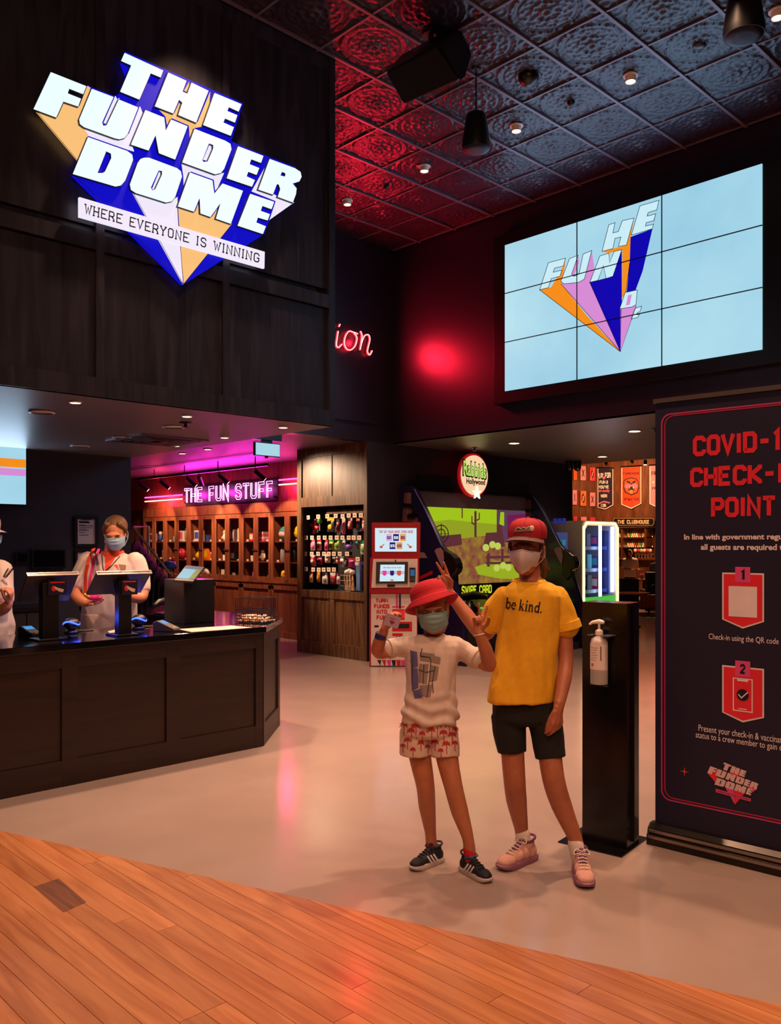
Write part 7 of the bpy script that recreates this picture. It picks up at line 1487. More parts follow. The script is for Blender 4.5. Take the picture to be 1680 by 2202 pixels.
mb = MB(CAMF @ HC); mb.ell((0, .016, .129), (.008, .008, .004), 10, 6); mb.build('cap_button', m_red, cp, smooth=True)
mb = MB(CAMF @ HC)
for k in range(6):
    a = k * PI / 3 + PI / 6; mb.tube([(r * .0875 * math.cos(a), .016 + r * .1015 * math.sin(a), z) for r, z in ((1.0, .040), (1.02, .070), (.97, .090), (.84, .109), (.6, .121), (.3, .127))], .0012, 5)
mb.build('cap_seams', m_red, cp, smooth=True)
def on_cap(u, v, t_=0.): a = u * .62; return HC @ Vector((.0895 * math.sin(a), .016 - .1035 * math.cos(a) * (1 - .35 * max(0, v - .5) ** 2), .058 + v * .036))
mb = MB(CAMF)
for P in ([(-.75, .15), (-.45, .62), (-.2, .45), (0, .7), (.2, .5), (.42, .72), (.7, .7)], [(-.75, .15), (-.3, .28), (.1, .38), (.5, .45), (.72, .4)], [(-.6, .1), (-.1, .2), (.5, .3)]): mb.tube(smooth_path([on_cap(-u * -1, v) for u, v in P], 3), .0042, 6, round_ends=True)
mb.build('cap_script_patch', M('patch_grey', '#8a7a72', .7), cp, smooth=True)
mb = MB(CAMF); mb.ell(on_cap(.66, .58), (.011, .006, .014), 10, 8); mb.build('cap_patch_ball', M('patch_cream', '#d8c8b0', .7), cp, smooth=True)
# yellow T-shirt
m_yel = M('yellow_cotton', '#dfa81c', .85, ns=40, na=.06, bump=.12, bs=260); mb = MB(CAMF)
mb.rings(rows(D1, [(1248, 1106, 1172, .060, .01), (1256, 1094, 1188, .080), (1266, 1082, 1203, .096), (1280, 1073, 1212, .106), (1305, 1074, 1208, .112), (1350, 1075, 1200, .112, -.005), (1400, 1068, 1196, .112, -.01), (1450, 1060, 1193, .112, -.01), (1490, 1051, 1190, .114, -.01), (1503, 1048, 1188, .116, -.01), (1507, 1049, 1187, .114, -.01)]))
limb(mb, (C(1090, 1284, D1), .058), (C(1072, 1310, D1 + .03), .060), (C(1060, 1334, D1 + .06), .062)); limb(mb, (C(1196, 1286, D1), .056), (C(1211, 1318, D1 + .01), .060), (C(1219, 1346, D1 + .01), .064))
me = remesh(mb, .0055, 4)
wrinkle(me, .015, 10, .30, 1.7); ts1 = link('t_shirt', me, m_yel, p1, True)
mb = MB(CAMF); cc = C(1138, 1249, D1 + .005); mb.tube([cc + Vector((.073 * math.cos(a), .062 * math.sin(a), .010 * math.sin(a) - .004)) for a in [2 * PI * i / 32 for i in range(32)]], .0075, 8, closed=True, flat=((0, 0, 1), 1.3)); mb.build('shirt_collar', m_yel, ts1, smooth=True)
for a, b, r in ((C(1064, 1324, D1 + .05), C(1057, 1342, D1 + .07), .0635), (C(1217, 1336, D1 + .01), C(1221, 1352, D1 + .01), .066)): mb = MB(CAMF); mb.tube([a, b, b + (b - a) * .05], [r * .98, r * 1.03, r * .9], 24); mb.build('sleeve_hem', m_yel, ts1, smooth=False, auto=40)
tr = bvh_of(ts1); f = decal_map(tr, .0035, D1); 
def arc(cx, cy, rx, ry, a0, a1, n=16): return [(cx + rx * math.cos(math.radians(a0 + (a1 - a0) * i / n)), cy + ry * math.sin(math.radians(a0 + (a1 - a0) * i / n))) for i in range(n + 1)]
SER = {'b': (1.0, [([(.22, 0), (.22, 1.55)], .12), (arc(.56, .5, .32, .44, 150, -150), .105), ([(.02, 1.52), (.24, 1.52)], .04)]), 'e': (.92, [(arc(.46, .5, .34, .44, 5, 318), .10), ([(.14, .56), (.80, .56)], .045)]),
       'k': (1.05, [([(.22, 0), (.22, 1.55)], .12), ([(.28, .45), (.74, .98)], .045), ([(.42, .62), (.84, .02)], .12), ([(.0, .03), (.44, .03)], .04), ([(.6, .03), (1.04, .03)], .04), ([(.02, 1.52), (.24, 1.52)], .04), ([(.55, .97), (.92, .97)], .04)]),
       'i': (.5, [([(.24, 0), (.24, 1)], .12), ([(.0, .03), (.48, .03)], .04), ([(.04, .97), (.26, .97)], .04), ([(.12, 1.4), (.36, 1.4)], .12)]), 'n': (1.08, [([(.24, 0), (.24, 1)], .12), ([(.24, .72), (.42, .93), (.62, .93), (.76, .72), (.78, 0)], .105), ([(.0, .03), (.46, .03)], .04), ([(.56, .03), (1.02, .03)], .04), ([(.04, .97), (.26, .97)], .04)]),
       'd': (1.02, [([(.78, 0), (.78, 1.55)], .12), (arc(.44, .5, .32, .44, 30, 330), .105), ([(.58, 1.52), (.8, 1.52)], .04), ([(.78, .03), (1.0, .03)], .04)]), '.': (.35, [([(.06, .11), (.30, .11)], .12)])}
x_ = 0.; items_ = []
for ch in 'be kind.':
    if ch == ' ': x_ += .42; continue
    for P, hw_ in SER[ch][1]: items_.append(([(x_ + a, b) for a, b in P], hw_))
    x_ += SER[ch][0] + .06
gmap = quadmap([(1086, 1308), (1166, 1318.5), (1170, 1295), (1089, 1284.5)], f); mb = MB()
for P, hw_ in items_:
    Q2 = [(a[0] * (1 - t_) + b[0] * t_, a[1] * (1 - t_) + b[1] * t_) for a, b in zip(P, P[1:]) for t_ in ((0, .5) if len(P) < 6 else (0,))] + [P[-1]]
    stroke(mb, Q2, hw_, lambda u, v, t: gmap(u / x_, v / 1.58, t))
mb.build('shirt_lettering', M('print_charcoal', '#16120e', .8), ts1)
# black shorts
m_bsh = M('black_shorts', '#0c0a0c', .85, bump=.2, bs=200); mb = MB(CAMF)
mb.rings(rows(D1, [(1490, 1062, 1190, .095), (1510, 1058, 1196, .098), (1545, 1060, 1204, .098), (1556, 1075, 1195, .08)]))
for pr in ([(C(1093, 1535, D1 + .01), .082), (C(1097, 1575, D1), .076), (C(1101, 1618, D1 - .01), .066)], [(C(1170, 1540, D1 - .01), .080), (C(1178, 1585, D1 - .03), .077), (C(1184, 1630, D1 - .05), .072)]): mb.tube([p for p, r in pr], [r for p, r in pr], 24)
sh = part(mb, 'shorts', m_bsh, p1, .006, 3, (.006, 12, .5, 4.))
# socks and trainers
m_sock = M('white_sock', '#d8ccc8', .9, bump=.3, bs=300)
for a, b in ((C(1124, 1792, D1 + .06), C(1129, 1842, D1 + .06)), (C(1238, 1814, D1 - .075), C(1246, 1852, D1 - .085))): mb = MB(CAMF); limb(mb, (a, .036), (a.lerp(b, .5), .0355), (b, .033)); mb.build('sock', m_sock, p1, smooth=True)
m_t1 = M('trainer_pink', '#c8988e', .7, ns=20, na=.15); m_t1s = M('trainer_sole', '#8a5a72', .6); m_t1p = M('trainer_purple', '#5a2a52', .6); m_lc = M('lace_pale', '#d8c8bc', .8)
def fl(px, py): q = C(px, py, EYE * FPX / (py - HZ)); return (q.x, q.y)
shoe(p1, fl(1150, 1845), fl(1080, 1872), .255, m_t1, m_t1s, m_lc, None, m_t1p)
hx, hy = fl(1262, 1914); shoe(p1, (hx + .02, hy + .25), (hx, hy), .255, m_t1, m_t1s, m_lc, None, m_t1p)

# ------------------------------------------------------------------ smaller child: white printed shirt, red bucket hat, blue mask
D2 = 3.93; base = room(kx(935) * D2, D2)
p2 = thing('person', 'smaller child in a red bucket hat, blue mask and white printed shirt', 'person', base, TH)
H2 = headM(C(930, 1313, D2 - .03), yaw=-.03, pitch=.10, roll=-.12, s=.94)
mb = MB(CAMF); head_shape(mb, H2, .94)
limb(mb, (C(930, 1335, D2 + .01), .044), (C(932, 1362, D2 + .02), .044), (C(934, 1378, D2 + .02), .055))
mb.rings(rows(D2, [(1372, 900, 968, .045), (1384, 884, 984, .065), (1400, 880, 982, .072), (1470, 884, 974, .072), (1540, 880, 970, .068), (1562, 882, 968, .06)]))
limb(mb, *dense([(C(890, 1390, D2), .031), (C(852, 1396, D2 - .03), .032), (C(815, 1403, D2 - .06), .031), (C(816, 1380, D2 - .09), .030), (C(826, 1357, D2 - .11), .021)]))
limb(mb, *dense([(C(978, 1390, D2), .031), (C(1016, 1411, D2 - .03), .033), (C(1053, 1432, D2 - .07), .031), (C(1044, 1396, D2 - .11), .031), (C(1030, 1362, D2 - .13), .0205)]))
limb(mb, *dense([(C(896, 1572, D2 + .02), .052), (C(904, 1630, D2 + .01), .052), (C(915, 1690, D2), .043), (C(919, 1735, D2 + .03), .040), (C(926, 1790, D2 + .06), .027), (C(929, 1832, D2 + .06), .027)]))
limb(mb, *dense([(C(956, 1572, D2), .052), (C(962, 1630, D2 - .02), .052), (C(975, 1690, D2 - .05), .043), (C(989, 1745, D2 - .06), .040), (C(1006, 1800, D2 - .08), .027), (C(1012, 1842, D2 - .08), .027)]))
w = C(1029, 1359, D2 - .13); hand(mb, w, Vector((.03, .02, 1)), Vector((.35, -.92, .05)), 1, .80, ((.04, .03, .02), (.06, .03, .02), (1.25, 1.5, .8), (1.3, 1.5, .8)), (.30, -.20, -.1, -.16), (.6, .45, .8, 1.0))
w = C(827, 1354, D2 - .115); hand(mb, w, Vector((.30, .10, .95)), Vector((.80, -.50, -.2)), 1, .80, ((.7, .7, .4), (.75, .7, .4), (.8, .7, .4), (.85, .7, .4)), (.06, 0, -.05, -.1), (.75, .25, .65, .35))
part(mb, 'body', m_skin2, p2, .0040, 4)
face_bits(H2, p2, iris='#3a3a34')
m_blu = M('mask_blue', '#7fa8ac', .75, bump=.1, bs=120); mask(H2, p2, m_blu, False)
mb = MB(CAMF); R3 = H2.to_3x3().normalized(); mb.ell(H2 @ Vector((0, .030, .035)), (.075, .083, .076), 18, 12, R=R3)
for sx in (-1, 1): limb(mb, (H2 @ Vector((sx * .070, -.020, .03)), .010), (H2 @ Vector((sx * .073, -.010, -.005)), .007))
part(mb, 'hair', M('hair_fair', '#8a6038', .6, ns=60, na=.3), p2, .004, 3)
HB = H2 @ Matrix.Translation((-.004, .018, .058)) @ Matrix.Rotation(-.20, 4, 'Y') @ Matrix.Rotation(-.34, 4, 'X') @ Matrix.Scale(1.0, 4); m_felt = M('felt_red', '#ad0d26', .9, bump=.3, bs=180)
def hat_pt(r, z, a): return Vector((r * 1.0 * math.cos(a), r * 1.08 * math.sin(a), z + (.012 * math.cos(2 * a) - .006 * math.sin(a)) * max(0, (r - .092) / .05)))
mb = MB(CAMF @ HB); mb.rings([[hat_pt(r, z, 2 * PI * j / 40) for j in range(40)] for r, z in ((.002, .088), (.03, .087), (.058, .082), (.079, .068), (.091, .045), (.0935, .025), (.094, .008), (.104, -.004), (.122, -.020), (.137, -.034), (.137, -.038), (.121, -.025), (.103, -.010), (.090, .0))], cap=False); hb = mb.build('bucket_hat', m_felt, p2, smooth=True)
mb = MB(CAMF @ HB)
for r, z in ((.1095, -.0075), (.117, -.0145), (.125, -.0215), (.132, -.0285)): mb.tube([hat_pt(r, z, 2 * PI * j / 40) for j in range(40)], .0010, 5, closed=True)
mb.build('brim_stitching', m_felt, hb, smooth=True)
# white T-shirt, loose and bunched at the hem
m_wht = M('white_cotton', '#cdbdb4', .85, ns=40, na=.05, bump=.12, bs=260); mb = MB(CAMF)
mb.rings(rows(D2, [(1366, 898, 968, .055), (1374, 886, 982, .072), (1386, 876, 990, .086), (1402, 872, 990, .092), (1440, 874, 984, .094), (1480, 872, 982, .094), (1515, 868, 983, .098), (1535, 862, 985, .104), (1548, 864, 982, .102), (1556, 872, 974, .088)]))
limb(mb, (C(890, 1388, D2), .047), (C(862, 1392, D2 - .02), .046), (C(840, 1395, D2 - .04), .045)); limb(mb, (C(978, 1390, D2), .049), (C(1003, 1403, D2 - .015), .050), (C(1024, 1415, D2 - .035), .050))
me = remesh(mb, .005, 3); wrinkle(me, .012, 13, .4, 3.1)
NN_ = [v.normal.copy() for v in me.vertices]
for v, n in zip(me.vertices, NN_):      # gathered folds towards the hem
    if .60 < v.co.z < .84: k = min(1, (.84 - v.co.z) / .12); v.co += n * (.007 * k * math.sin(v.co.z * 95 + (v.co.x - v.co.y) * 26 + 2 * math.sin(v.co.x * 30)))
ts2 = link('t_shirt', me, m_wht, p2, True)
mb = MB(CAMF); cc = C(932, 1371, D2 + .0); mb.tube([cc + Vector((.066 * math.cos(a), .058 * math.sin(a), .012 * math.sin(a) - .004)) for a in [2 * PI * i / 32 for i in range(32)]], .0065, 8, closed=True); mb.build('shirt_collar', m_wht, ts2, smooth=True)
for a, b, r in ((C(846, 1394, D2 - .035), C(836, 1396, D2 - .045), .0455), (C(1018, 1412, D2 - .025), C(1027, 1417, D2 - .038), .051)): mb = MB(CAMF); mb.tube([a, b, b + (b - a) * .05], [r * .98, r * 1.02, r * .9], 22); mb.build('sleeve_hem', m_wht, ts2, smooth=False, auto=40)
tr = bvh_of(ts2); f = decal_map(tr, .003, D2)
def blot(P, m, nm='shirt_print', sub=5):
    mb = MB(); q = P
    def g(u, v): a = [q[0][i] * (1 - u) * (1 - v) + q[1][i] * u * (1 - v) + q[2][i] * u * v + q[3][i] * (1 - u) * v for i in (0, 1)]; return f(a[0], a[1])
    mb.grid(g, sub, sub); mb.build(nm, m, ts2)
pb, pg_, pd = M('print_blue', '#5a5890', .85), M('print_grey', '#8a7a74', .85), M('print_dark', '#3a3440', .85)
for P in ([(882, 1398), (897, 1402), (899, 1432), (884, 1440)], [(884, 1440), (898, 1436), (900, 1478), (886, 1486)], [(888, 1486), (910, 1480), (908, 1500), (892, 1502)], [(884, 1412), (893, 1416), (892, 1425), (882, 1424)]): blot(P, pb)
for k, P in enumerate(([(903, 1402), (935, 1406), (934, 1424), (904, 1420)], [(902, 1428), (922, 1428), (918, 1470), (899, 1466)], [(926, 1430), (944, 1434), (940, 1462), (923, 1466)], [(903, 1474), (930, 1472), (926, 1498), (902, 1496)], [(932, 1410), (948, 1414), (946, 1428), (930, 1424)])): blot(P, pg_)
mb = MB()
for P in ([(908, 1394), (904, 1410), (925, 1414), (927, 1422), (924, 1460), (918, 1500)], [(905, 1412), (926, 1414)], [(912, 1430), (910, 1470)], [(936, 1432), (930, 1468), (932, 1490)], [(900, 1440), (916, 1446), (934, 1442)], [(888, 1402), (886, 1470)]): stroke(mb, [(a[0] * (1 - t_) + b[0] * t_, a[1] * (1 - t_) + b[1] * t_) for a, b in zip(P, P[1:]) for t_ in (0, .25, .5, .75)] + [P[-1]], .9, f, None, .001)
mb.build('shirt_print_lines', pd, ts2)
# palm print shorts
m_ssh = M('shorts_cream', '#cbb3a4', .85, bump=.12, bs=240); mb = MB(CAMF)
mb.rings(rows(D2, [(1530, 868, 978, .082), (1550, 864, 982, .088), (1575, 862, 984, .090), (1585, 875, 975, .075)]))
for pr in ([(C(893, 1570, D2 + .01), .070), (C(892, 1598, D2), .072), (C(892, 1621, D2), .0735)], [(C(955, 1572, D2), .068), (C(957, 1600, D2 - .01), .0665), (C(958, 1627, D2 - .02), .066)]): mb.tube([p for p, r in pr], [r for p, r in pr], 26)
so = part(mb, 'shorts', m_ssh, p2, .005, 3, (.005, 14, .5, 7.)); tr = bvh_of(so); f = decal_map(tr, .003, D2); mb = MB()
for (x, y, s_) in ((868, 1560, .9), (894, 1562, 1.1), (918, 1558, .8), (940, 1560, 1.1), (966, 1560, 1.0), (980, 1568, .7), (876, 1592, .8), (905, 1598, .7), (935, 1596, .8), (960, 1600, .9), (978, 1598, .7), (888, 1612, .6), (948, 1614, .6), (884, 1572, .9), (908, 1578, .7), (928, 1570, .8), (954, 1576, .9), (972, 1580, .8), (866, 1604, .6), (920, 1606, .6)):
    stroke(mb, [(x, y), (x + 1.5 * s_, y + 8 * s_), (x + .5 * s_, y + 16 * s_), (x + 2 * s_, y + 24 * s_)], .8, f)
    for k in range(9): a = -.35 + (PI + .7) * (k / 8); stroke(mb, [(x, y), (x + 5 * s_ * math.cos(a), y - 6 * s_ * math.sin(a) - 1), (x + (9 if k % 2 else 11) * s_ * math.cos(a), y - (10 if k % 2 else 8) * s_ * math.sin(a) + 1)], .8, f, None, .0003)
mb.build('palm_print', M('palm_red', '#b0202c', .85), so)
for hy_, l, r in ((1612, 860, 924), (1618, 930, 985)): pass
m_rs = M('red_sock', '#b01a24', .9); m_bs = M('blue_sock_band', '#1a5a8a', .9)
for a, b in ((C(928, 1818, D2 + .06), C(931, 1846, D2 + .06)), (C(1009, 1826, D2 - .08), C(1014, 1856, D2 - .085))):
    mb = MB(CAMF); limb(mb, (a, .0285), (b, .026)); k = mb.build('sock', m_rs, p2, smooth=True); mb = MB(CAMF); mb.tube([a.lerp(b, .42), a.lerp(b, .62)], [.0290, .0285], 16); mb.build('sock_band', m_bs, k, smooth=True)
m_n = M('trainer_navy', '#10101f', .7); m_ws = M('sole_white', '#b8a8a4', .6); m_st = M('stripe_white', '#d0c8cc', .6)
shoe(p2, fl(951, 1850), fl(882, 1875), .205, m_n, m_ws, m_n, m_st); _h, _t = fl(1000, 1867), fl(1054, 1895); shoe(p2, (_h[0] - .017, _h[1] - .012), (_t[0] - .017, _t[1] - .012), .205, m_n, m_ws, m_n, m_st)
mb = MB(CAMF); a, b = C(818, 1372, D2 - .10), C(821, 1362, D2 - .105); mb.tube([a, b], [.0275, .027], 20); mb.build('wristband', M('band_blue', '#1a2a6a', .5), p2, smooth=False, auto=40)
mb = MB(CAMF); wv = C(1031, 1364, D2 - .13)
mb.tube([wv + Vector((.022 * math.cos(t_), .020 * math.sin(t_), .004 * math.cos(t_))) for t_ in [2 * PI * i / 20 for i in range(20)]], .003, 6, closed=True); mb.build('bracelet', M('bead_white', '#d8d0d0', .4), p2, smooth=True)
# game card in the raised hand
dc = D2 - .185; Q = [C(x, y, dc) for x, y in ((824, 1343), (856, 1352), (863, 1328), (832, 1318))]; cen = sum(Q, Vector()) / 4
cb = room(cen.x, cen.y, cen.z); t = thing('game_card', 'lilac game card with a red mark held up in the raised hand', 'card', cb, TH)
def cd(u, v, t_): return CAMF @ (Q[0] * (1 - u) * (1 - v) + Q[1] * u * (1 - v) + Q[2] * u * v + Q[3] * (1 - u) * v + Vector((0, -t_, 0)))
MB().prism([(.06, 0), (.94, 0), (1, .08), (1, .92), (.94, 1), (.06, 1), (0, .92), (0, .08)], cd, -.0006, .0006).build('card', M('card_lilac', '#a08aa4', .4), t)
MB().prism([(.3, .45), (.5, .55), (.72, .42), (.6, .3), (.52, .18), (.42, .3)], cd, None, .0011).build('red_mark', M('card_crimson', '#8a1828', .5), t); MB().prism(rect(.3, .66, .66, .72), cd, None, .0011).build('mark_line', M('card_crimson', '#8a1828', .5), t)

# ------------------------------------------------------------------ crew member with the pink toy, behind the counter
D3 = 6.62; base = room(kx(232) * D3, D3)
p3 = thing('person', 'crew member in white polo with orange collar and mask holding a pink toy', 'person', base, TH)
H3 = headM(C(249, 1150, D3 - .06), yaw=.10, pitch=.30, roll=-.04, s=1.08); m_skin3 = M('skin_rosy', '#c4805e', .5, ns=30, na=.08, sub=.12)
mb = MB(CAMF); head_shape(mb, H3, 1.08); limb(mb, (C(243, 1165, D3 - .0), .056), (C(240, 1190, D3 + .02), .058), (C(240, 1204, D3 + .03), .07))
mb.rings(rows(D3, [(1196, 215, 268, .06, .02), (1206, 190, 290, .09, .02), (1230, 184, 296, .10, .01), (1290, 186, 288, .10, .02), (1350, 184, 290, .11, .06), (1385, 186, 288, .11, .08)]))
limb(mb, *dense([(C(188, 1206, D3), .056), (C(172, 1240, D3 - .02), .052), (C(160, 1270, D3 - .06), .044), (C(172, 1290, D3 - .17), .042), (C(186, 1297, D3 - .25), .030)])); limb(mb, *dense([(C(294, 1208, D3), .056), (C(304, 1250, D3 - .02), .052), (C(304, 1284, D3 - .08), .044), (C(272, 1280, D3 - .20), .042), (C(243, 1270, D3 - .27), .030)]))
for sx in (208, 268): limb(mb, *dense([(C(sx, 1390, D3 + .08), .088), (C(sx, 1480, D3 + .06), .06), (C(sx, 1550, D3 + .08), .055), (Vector((kx(sx) * (D3 + .08), D3 + .08, .06)), .042)])); limb(mb, (Vector((kx(sx) * (D3 + .08), D3 + .10, .045)), .04), (Vector((kx(sx) * (D3 + .08), D3 - .08, .035)), .033))
w = C(187, 1297, D3 - .255); hand(mb, w, Vector((.9, -.35, .05)), Vector((0, -.3, 1)), 1, 1.0, ((.12, .16, .1),) * 4, (.05, 0, -.04, -.08), (.8, .5, .1, .1))
w = C(241, 1270, D3 - .275); hand(mb, w, Vector((-1, -.2, .05)), Vector((0, -.35, .95)), -1, 1.0, ((.25, .3, .2),) * 4, (.05, 0, -.04, -.08), (.6, .6, .5, .3))
part(mb, 'body', m_skin3, p3, .006, 4); face_bits(H3, p3, look=(0, -.002)); mask(H3, p3, M('mask_sky', '#9fc4d4', .75), False)
R3 = H3.to_3x3().normalized(); mb = MB(CAMF); mb.ell(H3 @ Vector((0, .030, .052)), (.090, .103, .092), 18, 12, R=R3); mb.ell(H3 @ Vector((0, .120, .06)), (.05, .045, .05), 14, 10, R=R3)
for sx in (-1, 1): limb(mb, (H3 @ Vector((sx * .045, -.048, .092)), .020), (H3 @ Vector((sx * .078, -.018, .045)), .014), (H3 @ Vector((sx * .080, -.004, .0)), .008))
part(mb, 'hair', M('hair_dark_blonde', '#6a4a28', .6, ns=70, na=.4), p3, .005, 3)
mb = MB(CAMF); mb.ell(H3 @ Vector((-.080, .012, -.05)), (.007, .007, .016), 8, 6); mb.build('earring', M('earring_gold', '#e0a820', .3, .4), p3, smooth=True)
m_polo = M('polo_white', '#cdbcb4', .8, bump=.1, bs=240); mb = MB(CAMF)
mb.rings(rows(D3, [(1190, 214, 268, .07, .02), (1200, 188, 292, .105, .02), (1214, 178, 302, .125, .01), (1240, 180, 300, .135, 0), (1290, 178, 294, .135, .01), (1340, 176, 294, .14, .04), (1372, 176, 296, .15, .06), (1380, 182, 290, .13, .06)]))
limb(mb, (C(190, 1206, D3), .076), (C(178, 1232, D3 - .01), .074), (C(170, 1252, D3 - .03), .070)); limb(mb, (C(292, 1208, D3), .076), (C(302, 1238, D3 - .01), .074), (C(306, 1262, D3 - .03), .070)); ps = part(mb, 'polo_shirt', m_polo, p3, .007, 4, (.010, 9, .4, 5.))
m_oc = M('polo_orange', '#d8401c', .7); m_pkst = M('polo_pink', '#d83a78', .7)
mb = MB(CAMF); cc = C(242, 1190, D3 + .01); mb.grid(lambda u, v: cc + Vector(((.080 + .035 * v) * math.cos(2 * PI * u), (.072 + .030 * v) * math.sin(2 * PI * u), .022 - .055 * v + .012 * math.sin(2 * PI * u))), 32, 3); mb.build('collar', m_oc, ps, smooth=True)
tr = bvh_of(ps); f = decal_map(tr, .003, D3)
def strip(P, Q_, m, nm):
    mb = MB(); n_ = 14
    def g(u, v): i = min(int(v * (len(P) - 1)), len(P) - 2); k = v * (len(P) - 1) - i; a = [P[i][q] * (1 - k) + P[i + 1][q] * k for q in (0, 1)]; b = [Q_[i][q] * (1 - k) + Q_[i + 1][q] * k for q in (0, 1)]; return f(a[0] * (1 - u) + b[0] * u, a[1] * (1 - u) + b[1] * u)
    mb.grid(g, 3, n_); mb.build(nm, m, ps)
strip([(198, 1180), (186, 1205), (180, 1240), (180, 1285)], [(206, 1178), (194, 1205), (187, 1240), (186, 1285)], m_oc, 'orange_stripe'); strip([(210, 1180), (199, 1205), (191, 1240), (186, 1288)], [(216, 1180), (206, 1205), (198, 1240), (191, 1288)], m_pkst, 'pink_stripe')
strip([(226, 1196), (226, 1212), (225, 1226)], [(250, 1196), (240, 1212), (229, 1226)], m_oc, 'orange_placket')
MB().prism([(244, 1215), (252, 1214), (256, 1226)], f, None, 0).build('badge_mark', m_oc, ps); MB().prism([(254, 1213), (271, 1215), (270, 1226), (259, 1226)], f, None, 0).build('badge_patch', M('badge_tan', '#8a6a50', .7), ps)
mb = MB()
for P in ([(219, 1192), (220, 1210), (223, 1228)], [(258, 1196), (240, 1216), (225, 1230)], [(223, 1228), (216, 1258), (206, 1275)]): stroke(mb, [(a[0] * (1 - t_) + b[0] * t_, a[1] * (1 - t_) + b[1] * t_) for a, b in zip(P, P[1:]) for t_ in (0, .33, .66)] + [P[-1]], 1.0, f, None, .003)
mb.build('lanyard', m_blk, p3)
m_pant = M('apron_grey', '#a8968e', .85, bump=.15, bs=160); mb = MB(CAMF); mb.rings(rows(D3, [(1318, 176, 262, .13, .02), (1350, 176, 272, .15, .03), (1395, 178, 292, .155, .07), (1430, 182, 290, .14, .08)]))
for sx in (208, 268): limb(mb, (C(sx, 1420, D3 + .08), .11), (C(sx, 1500, D3 + .07), .085), (Vector((kx(sx) * (D3 + .08), D3 + .08, .12)), .07))
part(mb, 'trousers', m_pant, p3, .008, 4, (.010, 8, .5, 2.))
for sx in (208, 268): mb = MB(CAMF); limb(mb, (Vector((kx(sx) * (D3 + .08), D3 + .12, .055)), .05), (Vector((kx(sx) * (D3 + .08), D3 + .02, .055)), .05), (Vector((kx(sx) * (D3 + .08), D3 - .12, .042)), .038)); mb.build('shoe', m_blk, p3, smooth=True)
tp = C(204, 1285, D3 - .32); t = thing('squeeze_toy', 'hot pink squeeze toy with a yellow tip held over the counter', 'toy', CAMF @ tp, TH)
mb = MB(CAMF); mb.ell(tp, (.048, .034, .024), 16, 10); limb(mb, (tp + Vector((-.03, -.01, .0)), .019), (tp + Vector((.045, -.014, .0)), .017)); part(mb, 'body', M('toy_pink', '#e02878', .3), t, .005, 3); mb = MB(CAMF); limb(mb, (tp + Vector((-.04, -.03, .01)), .013), (tp + Vector((-.055, -.045, .025)), .011)); mb.build('tip', M('toy_yellow', '#e8a81c', .4), t, smooth=True)
# ------------------------------------------------------------------ second crew member at the picture's edge
D4 = 6.0; cx4 = -28; base = room(kx(cx4) * D4, D4)
p4 = thing('person', 'crew member in white shirt and white cap with pens clipped at the collar', 'person', base, TH)
H4 = headM(C(cx4 - 2, 1150, D4), yaw=1.15, pitch=.1, s=1.06); mb = MB(CAMF); head_shape(mb, H4, 1.06); limb(mb, (C(cx4 - 4, 1175, D4 + .02), .055), (C(cx4 - 4, 1215, D4 + .02), .062))
mb.rings(rows(D4, [(1205, cx4 - 25, cx4 + 20, .06), (1218, cx4 - 48, cx4 + 36, .10), (1260, cx4 - 50, cx4 + 40, .11), (1320, cx4 - 46, cx4 + 44, .12), (1390, cx4 - 46, cx4 + 44, .12)]))
limb(mb, *dense([(C(cx4 + 30, 1228, D4 - .06), .055), (C(cx4 + 34, 1275, D4 - .12), .050), (C(cx4 + 20, 1312, D4 - .16), .044), (C(cx4 + 38, 1308, D4 - .24), .038), (C(cx4 + 46, 1298, D4 - .25), .030)])); limb(mb, *dense([(C(cx4 - 46, 1228, D4), .055), (C(cx4 - 54, 1275, D4 - .02), .050), (C(cx4 - 50, 1318, D4 - .06), .044), (C(cx4 - 20, 1320, D4 - .18), .036)]))
w = C(cx4 + 46, 1297, D4 - .25); hand(mb, w, Vector((.35, -.25, .9)), Vector((-.75, -.1, .45)), 1, 1.0, ((.9, .9, .5),) * 4, (.03, 0, -.03, -.06), (.7, .3, .6, .6)); w = C(cx4 - 20, 1320, D4 - .18); hand(mb, w, Vector((1, -.2, .1)), Vector((0, 1, .2)), 1, 1., ((.3, .4, .2),) * 4)
for sx in (-22, 20): limb(mb, *dense([(C(cx4 + sx, 1400, D4), .085), (C(cx4 + sx, 1500, D4), .06), (Vector((kx(cx4 + sx) * D4, D4, .06)), .042)])); limb(mb, (Vector((kx(cx4 + sx) * D4, D4 + .04, .045)), .04), (Vector((kx(cx4 + sx) * D4 + .12, D4 - .04, .035)), .033))
part(mb, 'body', m_skin3, p4, .006, 4); face_bits(H4, p4); mask(H4, p4, M('mask_sky', '#9fc4d4', .75), False)
R3 = H4.to_3x3().normalized(); mb = MB(CAMF @ H4); mb.rings([[(r * .090 * math.cos(2 * PI * j / 28), .016 + r * .102 * math.sin(2 * PI * j / 28), z) for j in range(28)] for r, z in ((1.0, .042), (1.02, .080), (.97, .106), (.8, .130), (.4, .146), (.03, .150))], cap=False); m_wcap = M('cap_white', '#d8ccd0', .8); cp4 = mb.build('cap_crown', m_wcap, p4, smooth=True)
mb = MB(CAMF @ H4); mb.grid(lambda u, v: (lambda a: Vector((.090 * math.sin(a), .016 - .102 * math.cos(a) - .075 * v * max(0, math.cos(a)) ** .6, .046 - .012 * v - .016 * math.sin(a) ** 2)))(-1.2 + 2.4 * u), 20, 6); mb.build('cap_peak', m_wcap, cp4, smooth=True)
mb = MB(CAMF); mb.ell(H4 @ Vector((0, .035, .02)), (.084, .086, .08), 16, 10, R=R3); part(mb, 'hair', M('hair_dark', '#2a1a12', .6, ns=60, na=.3), p4, .006, 3)
